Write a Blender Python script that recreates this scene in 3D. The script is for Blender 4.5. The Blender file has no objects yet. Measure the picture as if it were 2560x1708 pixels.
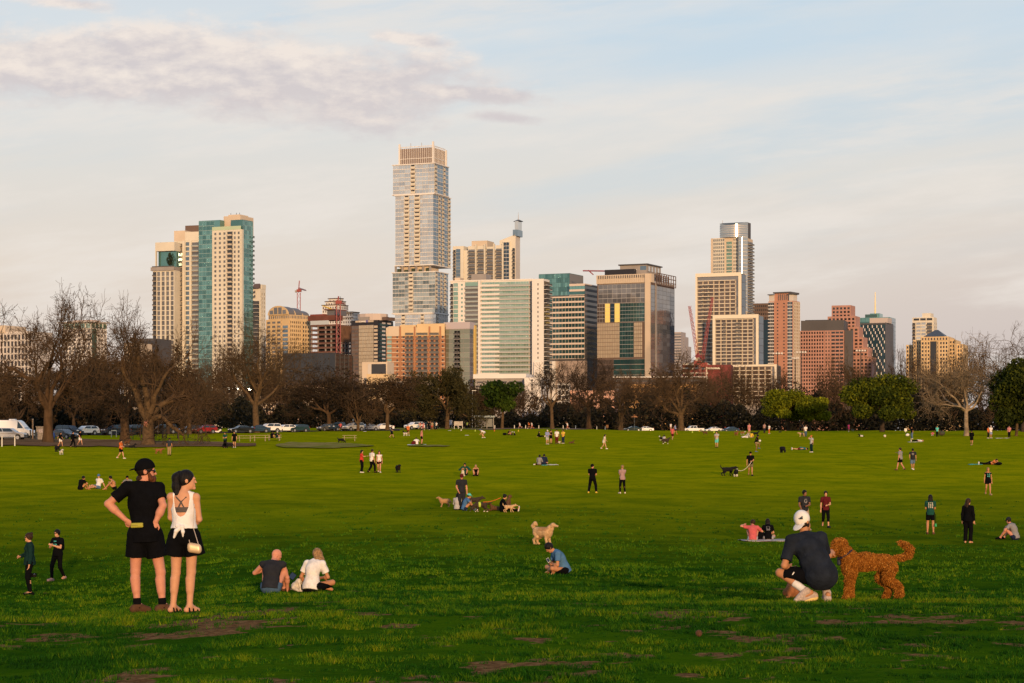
import bpy, math, random
import numpy as np
from mathutils import Vector, Matrix
R = math.radians
SC = bpy.context.scene
COL = SC.collection
F = 5000.0            # focal length in photo pixels (photo 2560 x 1708)
HY = 1095.0           # horizon row
CZ = 10.0             # camera height above datum

# ------------------------------------------------------------------ camera
cam = bpy.data.cameras.new("camera"); camo = bpy.data.objects.new("camera", cam); COL.objects.link(camo)
camo.location = (0, 0, CZ); camo.rotation_euler = (R(90), 0, 0)
cam.sensor_width = 36; cam.lens = 36 * F / 2560
cam.shift_y = (HY - 854) / 2560
cam.clip_start = 0.5; cam.clip_end = 30000
SC.camera = camo

# ------------------------------------------------------------------ light
SUN_AZ, SUN_EL = -9.0, 7.0           # behind the camera, to its right
sl = bpy.data.lights.new("sun", 'SUN'); so = bpy.data.objects.new("sun", sl); COL.objects.link(so)
sl.energy = 4.6; sl.color = (1.0, 0.64, 0.34); sl.angle = R(2.0)
sdir = Vector((-math.sin(R(SUN_AZ)) * math.cos(R(SUN_EL)), -math.cos(R(SUN_AZ)) * math.cos(R(SUN_EL)), math.sin(R(SUN_EL))))
so.rotation_euler = sdir.to_track_quat('Z', 'Y').to_euler()
SC.view_settings.view_transform = 'Standard'; SC.view_settings.look = 'None'
SC.view_settings.exposure = 0.0; SC.view_settings.gamma = 1.0
SC.cycles.max_bounces = 5; SC.cycles.diffuse_bounces = 2; SC.cycles.glossy_bounces = 3
SC.cycles.transmission_bounces = 2; SC.cycles.transparent_max_bounces = 6
SC.cycles.caustics_reflective = False; SC.cycles.caustics_refractive = False
SC.cycles.use_denoising = True

def lin(r, g=None, b=None):
 if g is None: r, g, b = r
 f = lambda c: (c / 255 / 12.92) if c / 255 <= 0.04045 else ((c / 255 + 0.055) / 1.055) ** 2.4
 return (f(r), f(g), f(b), 1.0)

class NT:
 """small helper to build node trees"""
 def __init__(s, tree): s.t = tree; s.n = tree.nodes; s.l = tree.links
 def add(s, typ, **kw):
  n = s.n.new(typ)
  for k, v in kw.items():
   if k == 'inp':
    for kk, vv in v.items(): s.set(n, kk, vv)
   else: setattr(n, k, v)
  return n
 def set(s, n, k, v):
  sock = n.inputs[k]
  if hasattr(v, 'is_linked') or isinstance(v, bpy.types.NodeSocket): s.l.new(v, sock)
  else: sock.default_value = v
 def math(s, op, a, b=0.0, clamp=False):
  n = s.add('ShaderNodeMath', operation=op, use_clamp=clamp); s.set(n, 0, a)
  if b is not None: s.set(n, 1, b)
  return n.outputs[0]
 def mix(s, f, a, b, mode='MIX'):
  n = s.add('ShaderNodeMix', data_type='RGBA', blend_type=mode)
  s.set(n, 0, f); s.set(n, 6, a); s.set(n, 7, b)
  return n.outputs[2]
 def ramp(s, f, stops, interp='LINEAR'):
  n = s.add('ShaderNodeValToRGB'); n.color_ramp.interpolation = interp
  e = n.color_ramp.elements
  while len(e) < len(stops): e.new(0.5)
  for i, (p, c) in enumerate(stops):
   e[i].position = p; e[i].color = c if len(c) == 4 else (*c, 1)
  s.set(n, 0, f); return n.outputs[0]
 def noise(s, vec, scale, detail=4, rough=0.5, dim='3D'):
  n = s.add('ShaderNodeTexNoise', noise_dimensions=dim)
  if vec is not None: s.set(n, 'Vector', vec)
  n.inputs['Scale'].default_value = scale; n.inputs['Detail'].default_value = detail
  n.inputs['Roughness'].default_value = rough
  return n.outputs[0]
 def comb(s, x, y, z):
  n = s.add('ShaderNodeCombineXYZ'); s.set(n, 0, x); s.set(n, 1, y); s.set(n, 2, z); return n.outputs[0]
 def smooth(s, v, a, b):
  n = s.add('ShaderNodeMapRange', interpolation_type='SMOOTHSTEP')
  s.set(n, 0, v); n.inputs[1].default_value = a; n.inputs[2].default_value = b
  return n.outputs[0]

# ------------------------------------------------------------------ sky
W = bpy.data.worlds.new("World"); SC.world = W; W.use_nodes = True
w = NT(W.node_tree); w.n.clear()
out = w.add('ShaderNodeOutputWorld')
tc = w.add('ShaderNodeTexCoord'); sep = w.add('ShaderNodeSeparateXYZ'); w.l.new(tc.outputs['Generated'], sep.inputs[0])
dx, dy, dz = sep.outputs[0], sep.outputs[1], sep.outputs[2]
ady = w.math('MAXIMUM', w.math('ABSOLUTE', dy), 0.05)
X = w.math('DIVIDE', dx, ady); Z = w.math('DIVIDE', dz, ady)
base = w.ramp(dz, [(0.0, lin(206, 188, 180)), (0.035, lin(221, 205, 194)), (0.085, lin(230, 218, 206)), (0.13, lin(226, 222, 216)),
                   (0.20, lin(218, 225, 230)), (0.35, lin(165, 195, 225)), (1.0, lin(120, 158, 205))])
# right side greyer mauve, left warmer
base = w.mix(w.math('MULTIPLY', w.smooth(X, 0.0, 0.3), w.smooth(Z, 0.14, 0.02)), base, lin(208, 196, 192))
# thin high cloud streaks over blue
sv = w.comb(w.math('MULTIPLY', X, 1.9), w.math('MULTIPLY', w.math('SUBTRACT', Z, w.math('MULTIPLY', X, 0.16)), 15.0), 3.7)
st = w.noise(sv, 1.6, 5, 0.55)
blue = w.ramp(dz, [(0.0, lin(214, 200, 192)), (0.06, lin(220, 212, 205)), (0.12, lin(202, 216, 224)), (0.22, lin(190, 214, 232)), (1.0, lin(90, 140, 205))])
gap = w.math('MULTIPLY', w.smooth(st, 0.56, 0.36), w.smooth(Z, 0.04, 0.15))
c = w.mix(w.math('MULTIPLY', gap, 0.55), base, blue)
sv2 = w.comb(w.math('MULTIPLY', X, 5.0), w.math('MULTIPLY', w.math('SUBTRACT', Z, w.math('MULTIPLY', X, 0.12)), 26.0), 9.1)
st2 = w.noise(sv2, 1.4, 6, 0.6)
c = w.mix(w.math('MULTIPLY', w.smooth(st2, 0.42, 0.68), 0.7), c, lin(238, 230, 222))
# the clear blue wedge at upper right
wd = w.math('SUBTRACT', Z, w.math('ADD', w.math('MULTIPLY', X, 0.13), 0.172))
wd = w.math('ADD', wd, w.math('MULTIPLY', w.math('SUBTRACT', st, 0.5), 0.05))
wedge = w.math('MULTIPLY', w.math('MULTIPLY', w.smooth(wd, -0.012, 0.012), w.smooth(wd, 0.045, 0.016)), w.smooth(X, -0.10, 0.10))
c = w.mix(w.math('MULTIPLY', wedge, 0.6), c, lin(190, 215, 233))
# heap cloud, upper left
cv = w.comb(w.math('MULTIPLY', X, 1.0), w.math('MULTIPLY', Z, 2.1), 0.0)
n1 = w.noise(cv, 17.0, 7, 0.62); n2 = w.noise(cv, 60.0, 4, 0.6)
def bump2(xc, xw, zc, zw, tilt=0.0):
 a = w.math('DIVIDE', w.math('SUBTRACT', X, xc), xw)
 b = w.math('DIVIDE', w.math('SUBTRACT', w.math('SUBTRACT', Z, zc), w.math('MULTIPLY', w.math('SUBTRACT', X, xc), tilt)), zw)
 return w.math('SUBTRACT', 1.0, w.math('SQRT', w.math('ADD', w.math('POWER', w.math('ABSOLUTE', a), 2.2), w.math('POWER', w.math('ABSOLUTE', b), 2.0))))
m = w.math('MAXIMUM', bump2(-0.185, 0.16, 0.187, 0.026, -0.02), bump2(-0.105, 0.105, 0.180, 0.029, -0.10))
for (a_, b_, c_, d_) in ((-0.03, 0.06, 0.173, 0.007), (-0.005, 0.03, 0.160, 0.005), (-0.22, 0.035, 0.217, 0.006), (-0.055, 0.03, 0.2, 0.006)):
 m = w.math('MAXIMUM', m, w.math('SUBTRACT', bump2(a_, b_, c_, d_, -0.1), 0.12))
dens = w.math('ADD', w.math('ADD', m, w.math('MULTIPLY', w.math('SUBTRACT', n1, 0.5), 2.0)), w.math('MULTIPLY', w.math('SUBTRACT', n2, 0.5), 0.7))
cl = w.smooth(dens, -0.10, 0.62)
# sunlit tops, mauve grey undersides
cvu = w.comb(w.math('ADD', X, 0.004), w.math('MULTIPLY', w.math('ADD', Z, 0.0045), 2.1), 0.0)
n1u = w.noise(cvu, 17.0, 7, 0.62)
lightf = w.math('ADD', w.math('MULTIPLY', w.math('SUBTRACT', n1, n1u), 5.0), w.math('ADD', 0.42, w.math('MULTIPLY', w.math('SUBTRACT', Z, 0.187), 16.0)), True)
ccol = w.mix(lightf, lin(213, 204, 205), lin(245, 232, 222))
c = w.mix(w.math('MULTIPLY', cl, 0.88), c, ccol)
# warm glow round the low sun behind the camera
dt = w.add('ShaderNodeVectorMath', operation='DOT_PRODUCT'); w.l.new(tc.outputs['Generated'], dt.inputs[0]); dt.inputs[1].default_value = sdir
glow = w.math('POWER', w.math('MAXIMUM', dt.outputs["Value"], 0.0), 30.0)
c = w.mix(w.math('MULTIPLY', glow, 0.9, True), c, (1.5, 0.86, 0.42, 1))
bg1 = w.add('ShaderNodeBackground'); w.set(bg1, 0, c); bg1.inputs[1].default_value = 1.03
sky = w.add('ShaderNodeTexSky', sky_type='NISHITA', sun_disc=False, sun_elevation=R(SUN_EL), sun_rotation=R(180 + SUN_AZ), air_density=1.0, dust_density=1.5)
bg2 = w.add('ShaderNodeBackground'); w.l.new(sky.outputs[0], bg2.inputs[0]); bg2.inputs[1].default_value = 0.06
mx = w.add('ShaderNodeMixShader'); mx.inputs[0].default_value = 0.06
w.l.new(bg1.outputs[0], mx.inputs[1]); w.l.new(bg2.outputs[0], mx.inputs[2]); w.l.new(mx.outputs[0], out.inputs[0])

# ------------------------------------------------------------------ general helpers
MATS = {}
def mat(name, col, rough=0.8, metal=0.0, spec=0.3, var=0.0, nscale=0.0, bump=0.0, col2=None, emit=None, sheen=0.0, stretch=None):
 if name in MATS: return MATS[name]
 m = bpy.data.materials.new(name); m.use_nodes = True; MATS[name] = m
 t = NT(m.node_tree); bs = t.n['Principled BSDF']
 c = col if len(col) == 4 else (*col, 1)
 bs.inputs['Base Color'].default_value = c
 bs.inputs['Roughness'].default_value = rough; bs.inputs['Metallic'].default_value = metal
 bs.inputs['Specular IOR Level'].default_value = spec
 if nscale:
  tcn = t.add('ShaderNodeTexCoord'); v = tcn.outputs['Object']
  if stretch:
   mp = t.add('ShaderNodeMapping'); t.l.new(v, mp.inputs[0]); mp.inputs['Scale'].default_value = stretch; v = mp.outputs[0]
  n = t.noise(v, nscale, 5, 0.6)
  c2 = col2 if col2 else tuple(min(1, x * (1 - var)) for x in c[:3])
  c2 = c2 if len(c2) == 4 else (*c2, 1)
  t.l.new(t.mix(t.smooth(n, 0.32, 0.68), c2, c), bs.inputs['Base Color'])
  if bump:
   b = t.add('ShaderNodeBump'); b.inputs['Strength'].default_value = bump; b.inputs['Distance'].default_value = 0.02
   t.l.new(n, b.inputs['Height']); t.l.new(b.outputs[0], bs.inputs['Normal'])
 if emit:
  bs.inputs['Emission Color'].default_value = (*emit[:3], 1); bs.inputs['Emission Strength'].default_value = emit[3]
 return m

def glass(name, dark, light, metal=0.55, rough=0.08, pbl=0.25, lit=None):
 """coated window glass: each pane differs a little (blinds, rooms behind), reflects the sky"""
 if name in MATS: return MATS[name]
 m = bpy.data.materials.new(name); m.use_nodes = True; MATS[name] = m
 t = NT(m.node_tree); bs = t.n['Principled BSDF']
 g = t.add('ShaderNodeNewGeometry'); oi = t.add('ShaderNodeObjectInfo')
 rnd = t.math('FRACT', t.math('ADD', t.math('ADD', g.outputs['Random Per Island'], oi.outputs['Random']), 0.0))
 tcn = t.add('ShaderNodeTexCoord')
 wn = t.noise(g.outputs['Position'], 0.16, 3, 0.6)
 mixf = t.math('ADD', t.math('MULTIPLY', rnd, 0.7), t.math('MULTIPLY', wn, 0.3))
 t.l.new(t.mix(mixf, (*dark[:3], 1), (*light[:3], 1)), bs.inputs['Base Color'])
 isbl = t.math('LESS_THAN', rnd, pbl)
 t.l.new(t.math('MULTIPLY', metal, t.math('SUBTRACT', 1.0, t.math('MULTIPLY', isbl, 0.45))), bs.inputs['Metallic'])
 bs.inputs['Roughness'].default_value = rough; bs.inputs['Specular IOR Level'].default_value = 0.8
 # slightly wavy panes
 b = t.add('ShaderNodeBump'); b.inputs['Strength'].default_value = 0.10; b.inputs['Distance'].default_value = 0.3
 t.l.new(t.noise(g.outputs['Position'], 0.35, 2, 0.5), b.inputs['Height']); t.l.new(b.outputs[0], bs.inputs['Normal'])
 return m

def link(o, parent=None):
 COL.objects.link(o)
 if parent is not None: o.parent = parent
 return o
def tag(o, label=None, cat=None, group=None, kind=None):
 if label: o["label"] = label
 if cat: o["category"] = cat
 if group: o["group"] = group
 if kind: o["kind"] = kind
 return o
def empty(name, loc, label, cat, group=None):
 o = bpy.data.objects.new(name, None); o.location = loc; o.empty_display_size = 0.3
 COL.objects.link(o); return tag(o, label, cat, group)

def mesh_np(name, V, Q=None, T=None, smooth=False):
 """mesh from numpy arrays of verts, quads, tris"""
 me = bpy.data.meshes.new(name)
 V = np.asarray(V, np.float32); me.vertices.add(len(V)); me.vertices.foreach_set('co', V.ravel())
 nq = 0 if Q is None else len(Q); nt = 0 if T is None else len(T)
 idx = []; ls = []; tot = []
 if nq: idx.append(np.asarray(Q, np.int32).ravel()); tot.append(np.full(nq, 4, np.int32))
 if nt: idx.append(np.asarray(T, np.int32).ravel()); tot.append(np.full(nt, 3, np.int32))
 idx = np.concatenate(idx); tot = np.concatenate(tot); st = np.concatenate([[0], np.cumsum(tot)[:-1]]).astype(np.int32)
 me.loops.add(len(idx)); me.loops.foreach_set('vertex_index', idx)
 me.polygons.add(nq + nt); me.polygons.foreach_set('loop_start', st); me.polygons.foreach_set('loop_total', tot)
 if smooth: me.polygons.foreach_set('use_smooth', np.ones(nq + nt, bool))
 me.update(calc_edges=True); me.validate(); return me
def obj_np(name, m, V, Q=None, T=None, parent=None, smooth=False):
 me = mesh_np(name, V, Q, T, smooth)
 for mm in (m if isinstance(m, (list, tuple)) else [m]): me.materials.append(mm)
 return link(bpy.data.objects.new(name, me), parent)

BOXQ = np.array([[0, 3, 2, 1], [4, 5, 6, 7], [0, 1, 5, 4], [1, 2, 6, 5], [2, 3, 7, 6], [3, 0, 4, 7]])
class MB:
 """collects boxes, tubes, prisms into one mesh (vertices, polygons)"""
 def __init__(s): s.v = []; s.f = []; s.mi = []
 def add(s, vs, fs, mi=0):
  o = len(s.v); s.v += [tuple(v) for v in vs]; s.f += [tuple(i + o for i in f) for f in fs]; s.mi += [mi] * len(fs)
 def box(s, x0, x1, y0, y1, z0, z1, mi=0, M=None):
  vs = [(x0, y0, z0), (x1, y0, z0), (x1, y1, z0), (x0, y1, z0), (x0, y0, z1), (x1, y0, z1), (x1, y1, z1), (x0, y1, z1)]
  if M is not None: vs = [M @ Vector(v) for v in vs]
  s.add(vs, BOXQ.tolist(), mi); return s
 def tube(s, a, b, ra, rb=None, n=8, mi=0, caps=True):
  rb = ra if rb is None else rb; a = Vector(a); b = Vector(b); d = (b - a).normalized()
  u = d.orthogonal().normalized(); v = d.cross(u)
  vs = [a + (u * math.cos(2 * math.pi * i / n) + v * math.sin(2 * math.pi * i / n)) * ra for i in range(n)]
  vs += [b + (u * math.cos(2 * math.pi * i / n) + v * math.sin(2 * math.pi * i / n)) * rb for i in range(n)]
  fs = [(i, (i + 1) % n, n + (i + 1) % n, n + i) for i in range(n)]
  if caps: fs += [tuple(range(n - 1, -1, -1)), tuple(range(n, 2 * n))]
  s.add(vs, fs, mi); return s
 def prism(s, pts, y0, y1, mi=0):
  """outline in x,z extruded along y"""
  n = len(pts); vs = [(x, y0, z) for x, z in pts] + [(x, y1, z) for x, z in pts]
  s.add(vs, [tuple(range(n)), tuple(range(2 * n - 1, n - 1, -1))] + [(i, n + i, n + (i + 1) % n, (i + 1) % n) for i in range(n)], mi); return s
 def build(s, name, m, parent=None, smooth=False, bevel=0.0):
  me = bpy.data.meshes.new(name); me.from_pydata(s.v, [], s.f)
  for mm in (m if isinstance(m, (list, tuple)) else [m]): me.materials.append(mm)
  if any(s.mi): me.polygons.foreach_set('material_index', s.mi)
  if smooth: me.polygons.foreach_set('use_smooth', [True] * len(s.f))
  me.update(); o = link(bpy.data.objects.new(name, me), parent)
  if bevel:
   bv = o.modifiers.new('bevel', 'BEVEL'); bv.width = bevel; bv.segments = 2; bv.limit_method = 'ANGLE'
  return o

# ------------------------------------------------------------------ terrain height
KD = [-400, -60, -20, 0, 16, 24, 30, 40, 50, 65, 85, 100, 115, 130, 150, 180, 220, 260, 350, 450, 555, 620, 760, 1000, 20000]
KZ = [-1.2, -1.3, -1.5, -1.65, -1.93, -2.1, -2.5, -3.05, -3.45, -3.9, -4.05, -3.8, -3.45, -3.2, -2.75, -2.0, -1.05, -0.45, 0.75, 1.9, 2.75, 2.9, 1.0, -3.0, -3.0]
KZR = [-1.2, -1.3, -1.5, -1.65, -1.93, -2.1, -2.5, -3.05, -3.45, -3.9, -4.05, -3.8, -3.45, -3.2, -2.75, -2.0, -1.05, -0.45, 0.75, 1.62, 1.45, 1.4, 0.6, -3.0, -3.0]
def _smooth_table():
 xs = np.concatenate([np.linspace(-400, 0, 100), np.geomspace(1, 20000, 900)]); xs = np.unique(xs)
 def sm(K):
  y = np.interp(xs, KD, K); k = np.ones(9) / 9
  return np.convolve(np.pad(y, 4, mode='edge'), k, mode='valid')
 return xs, sm(KZ), sm(KZR)
_TX, _TL, _TR = _smooth_table()
def ground_z(x, y):
 """height of the lawn at world x, y (numpy friendly)"""
 x = np.asarray(x, float); y = np.asarray(y, float)
 t = np.clip((x / np.maximum(np.abs(y), 20) - 0.02) / 0.06, 0, 1); t = t * t * (3 - 2 * t)
 z = np.interp(y, _TX, _TL) * (1 - t) + np.interp(y, _TX, _TR) * t
 # hollow on the left, gentle undulation
 z = z - 0.75 * np.exp(-((x / np.maximum(np.abs(y), 20) + 0.23) / 0.07) ** 2) * np.exp(-((y - 58) / 26) ** 2)
 a = np.clip((y - 20) / 60, 0.12, 1) * np.clip((700 - y) / 300, 0, 1)
 z = z + a * (0.10 * np.sin(x * 0.21 + y * 0.11) * np.sin(y * 0.17 - x * 0.05 + 1) + 0.06 * np.sin(x * 0.6 + 2) * np.sin(y * 0.43 + x * 0.1))
 return z + CZ
_GX = np.random.RandomState(3).rand(512, 512)
def vnoise(x, y, s):
 x = np.asarray(x, float) * s + 1000; y = np.asarray(y, float) * s + 1000; xi = np.floor(x).astype(int); yi = np.floor(y).astype(int); fx = x - xi; fy = y - yi
 fx = fx * fx * (3 - 2 * fx); fy = fy * fy * (3 - 2 * fy)
 a = _GX[xi % 512, yi % 512]; b = _GX[(xi + 1) % 512, yi % 512]; c = _GX[xi % 512, (yi + 1) % 512]; d = _GX[(xi + 1) % 512, (yi + 1) % 512]
 return (a * (1 - fx) + b * fx) * (1 - fy) + (c * (1 - fx) + d * fx) * fy
def bareness(x, y):
 """how worn the turf is, >0 means bare earth"""
 n = 0.27 * vnoise(x + 40, y * 0.6 + 11, 1.6) + 0.22 * vnoise(x + 7, y, 0.32) + 0.31 * vnoise(x, y + 5, 4.0) + 0.20 * vnoise(x, y, 9.0)
 for X_, Y_, a, b in BARE_AT: n = n + 0.19 * np.exp(-((x - X_) / a) ** 2 - ((y - Y_) / b) ** 2) * (0.3 + 1.4 * vnoise(x, y * 0.7, 3.1))
 return n - np.interp(y, [15, 20, 28, 38, 55, 70], [0.595, 0.605, 0.64, 0.70, 0.82, 1.0])
BARE_AT = []
def at(px, py, dmin=6.0, dmax=700.0):
 """point of the lawn seen at photo pixel px, py"""
 X = (px - 1280) / F
 ds = np.geomspace(dmin, dmax, 4000); z = ground_z(X * ds, ds)
 rows = HY - (z - CZ) * F / ds
 hit = np.where(rows <= py)[0]
 i = hit[0] if len(hit) else int(np.argmin(rows))
 d = ds[i]
 return Vector((X * d, d, float(ground_z(X * d, d)))), d
def P(px, py, d): return Vector(((px - 1280) * d / F, d, CZ + (HY - py) * d / F))

# ------------------------------------------------------------------ ground
def ground_material():
 m = bpy.data.materials.new("lawn"); m.use_nodes = True; t = NT(m.node_tree); bs = t.n['Principled BSDF']
 g = t.add('ShaderNodeNewGeometry'); pos = g.outputs['Position']
 sp = t.add('ShaderNodeSeparateXYZ'); t.l.new(pos, sp.inputs[0])
 y = sp.outputs[1]; x = sp.outputs[0]
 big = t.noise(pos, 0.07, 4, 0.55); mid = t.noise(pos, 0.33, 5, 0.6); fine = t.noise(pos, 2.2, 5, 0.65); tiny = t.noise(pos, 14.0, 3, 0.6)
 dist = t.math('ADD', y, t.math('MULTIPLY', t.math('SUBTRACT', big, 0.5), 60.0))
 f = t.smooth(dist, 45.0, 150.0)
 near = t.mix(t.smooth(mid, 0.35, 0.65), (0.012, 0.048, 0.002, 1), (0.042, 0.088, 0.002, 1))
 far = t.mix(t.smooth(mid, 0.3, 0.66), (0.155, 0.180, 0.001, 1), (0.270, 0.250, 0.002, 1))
 c = t.mix(f, near, far)  # darker near, yellower far: foreground shade and far sunlight put into the colour
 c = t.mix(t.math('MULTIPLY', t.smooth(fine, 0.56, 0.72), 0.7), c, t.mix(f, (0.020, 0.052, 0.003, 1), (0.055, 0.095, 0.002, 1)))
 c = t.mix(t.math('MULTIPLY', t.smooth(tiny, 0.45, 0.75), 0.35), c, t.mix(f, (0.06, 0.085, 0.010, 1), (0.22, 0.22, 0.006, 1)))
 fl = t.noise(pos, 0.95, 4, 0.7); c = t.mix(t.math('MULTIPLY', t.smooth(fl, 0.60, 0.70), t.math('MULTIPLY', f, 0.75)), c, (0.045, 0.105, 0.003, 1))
 # band of lusher grass in the hollow
 lush = t.math('MULTIPLY', t.smooth(big, 0.5, 0.68), t.smooth(y, 300.0, 150.0))
 c = t.mix(t.math('MULTIPLY', lush, 0.2), c, (0.060, 0.130, 0.003, 1))
 ba = t.add('ShaderNodeAttribute', attribute_name='bare')
 bm = t.smooth(t.math('ADD', ba.outputs['Fac'], t.math('MULTIPLY', t.math('SUBTRACT', tiny, 0.5), 0.10)), -0.02, 0.03)
 soil = t.mix(t.smooth(tiny, 0.35, 0.7), (0.10, 0.046, 0.018, 1), (0.23, 0.122, 0.050, 1))
 c = t.mix(bm, c, soil)
 # beyond the lawn the woods' floor: leaf litter
 c = t.mix(t.smooth(y, 590.0, 640.0), c, (0.035, 0.026, 0.014, 1))
 t.l.new(c, bs.inputs['Base Color']); bs.inputs['Roughness'].default_value = 0.95; bs.inputs['Specular IOR Level'].default_value = 0.0
 h = t.math('ADD', t.math('MULTIPLY', fine, 0.5), t.math('ADD', t.math('MULTIPLY', mid, 0.9), t.math('MULTIPLY', tiny, 0.12)))
 b = t.add('ShaderNodeBump'); b.inputs['Strength'].default_value = 0.8; b.inputs['Distance'].default_value = 0.16
 t.l.new(h, b.inputs['Height']); t.l.new(b.outputs[0], bs.inputs['Normal'])
 return m
for px_, py_, wx_, hy_ in ((437, 1644, 85, 9), (580, 1566, 45, 12), (714, 1547, 40, 8), (770, 1618, 100, 14), (1000, 1563, 45, 10), (1171, 1536, 40, 7), (715, 1702, 70, 10), (1390, 1682, 130, 32), (1215, 1668, 70, 30), (1824, 1581, 38, 9), (2010, 1588, 45, 8), (2150, 1516, 70, 8), (2290, 1503, 60, 7), (2060, 1547, 40, 8), (2440, 1500, 60, 7), (1330, 1600, 60, 10), (1560, 1640, 60, 12), (880, 1478, 40, 3), (1700, 1690, 60, 12)):
 p_, d_ = at(px_, py_); q_ = at(px_, py_ - hy_)[1]; BARE_AT.append((p_.x, d_, wx_ * d_ / F, max(q_ - d_, 0.25)))
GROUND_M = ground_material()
def grid_sheet(ys, us, xf):
 Y, U = np.meshgrid(ys, us, indexing='ij'); Xg = xf(Y, U)
 Zg = ground_z(Xg, Y); V = np.stack([Xg, Y, Zg], -1).reshape(-1, 3)
 nr, nc = len(ys), len(us); i = np.arange(nr * nc).reshape(nr, nc)
 Q = np.stack([i[:-1, :-1], i[:-1, 1:], i[1:, 1:], i[1:, :-1]], -1).reshape(-1, 4)
 return V, Q
ys = np.concatenate([np.linspace(-400, -5, 30), np.linspace(0, 14, 15), np.geomspace(14.3, 60, 190), np.geomspace(60.8, 700, 170), np.geomspace(720, 20000, 30)])
us = np.concatenate([np.linspace(-1, -0.3, 24)[:-1], np.linspace(-0.3, 0.3, 400), np.linspace(0.3, 1, 24)[1:]])
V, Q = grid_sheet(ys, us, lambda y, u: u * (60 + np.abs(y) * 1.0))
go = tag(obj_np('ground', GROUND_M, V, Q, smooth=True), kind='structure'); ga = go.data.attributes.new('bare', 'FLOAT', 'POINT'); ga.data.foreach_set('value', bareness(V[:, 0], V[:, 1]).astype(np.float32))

def ribbon(name, m, rows, n, lift=0.09, sub=40):
 """strip of ground given by photo rows at several columns [(px, py_far, py_near)]"""
 V = []; xs = np.linspace(rows[0][0], rows[-1][0], n)
 far = np.interp(xs, [r[0] for r in rows], [r[1] for r in rows]); nr = np.interp(xs, [r[0] for r in rows], [r[2] for r in rows])
 rg = np.random.RandomState(5); jf = np.interp(xs, np.linspace(xs[0], xs[-1], n // 3), rg.uniform(-1, 1, n // 3)); jn = np.interp(xs, np.linspace(xs[0], xs[-1], n // 3), rg.uniform(-1, 1, n // 3))
 for i, x in enumerate(xs):
  d0 = at(x, far[i] + jf[i] * 0.8)[1]; d1 = at(x, nr[i] + jn[i] * 1.2)[1]; X = (x - 1280) / F
  for k in range(9):
   d = d0 + (d1 - d0) * k / 8
   V.append((X * d, d, float(ground_z(X * d, d)) + lift))
 i = np.arange(n * 9).reshape(n, 9)
 Q = np.stack([i[:-1, :-1], i[:-1, 1:], i[1:, 1:], i[1:, :-1]], -1).reshape(-1, 4)
 return tag(obj_np(name, m, V, Q, smooth=True), kind='structure')
DIRT_M = mat('trodden_earth', (0.20, 0.115, 0.060), 0.95, nscale=0.25, col2=(0.125, 0.072, 0.036), spec=0.0)
STRAW_M = mat('worn_grass', (0.27, 0.195, 0.075), 0.95, nscale=0.35, col2=(0.13, 0.145, 0.012), spec=0.0)
ribbon('dirt_path', DIRT_M, [(-120, 1092, 1114), (0, 1096, 1115), (200, 1099, 1117), (330, 1102, 1119), (520, 1106, 1118), (640, 1110, 1116)], 90)
ribbon('worn_grass_patch', STRAW_M, [(690, 1113, 1117), (720, 1107, 1121), (840, 1108, 1122), (900, 1112, 1119), (935, 1115, 1117)], 40)
ribbon('worn_grass_patch', STRAW_M, [(1020, 1115, 1117), (1040, 1113, 1118), (1100, 1114, 1118), (1125, 1115.5, 1117)], 26)
ribbon('gravel_path', mat('gravel', (0.26, 0.17, 0.11), 0.95, nscale=0.5, col2=(0.17, 0.10, 0.06), spec=0.0), [(900, 1072.6, 1075), (1300, 1071.2, 1073.2), (1700, 1072.4, 1074.4)], 60, 0.05)
ribbon('parking_lot', mat('asphalt', (0.060, 0.048, 0.040), 0.95, nscale=0.4, var=0.3, spec=0.02), [(-150, 1084.0, 1100), (100, 1084.5, 1096), (180, 1084, 1089.5), (420, 1082.4, 1085.2), (760, 1078.0, 1080.2), (1000, 1074.0, 1076)], 60, 0.05)

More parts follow.
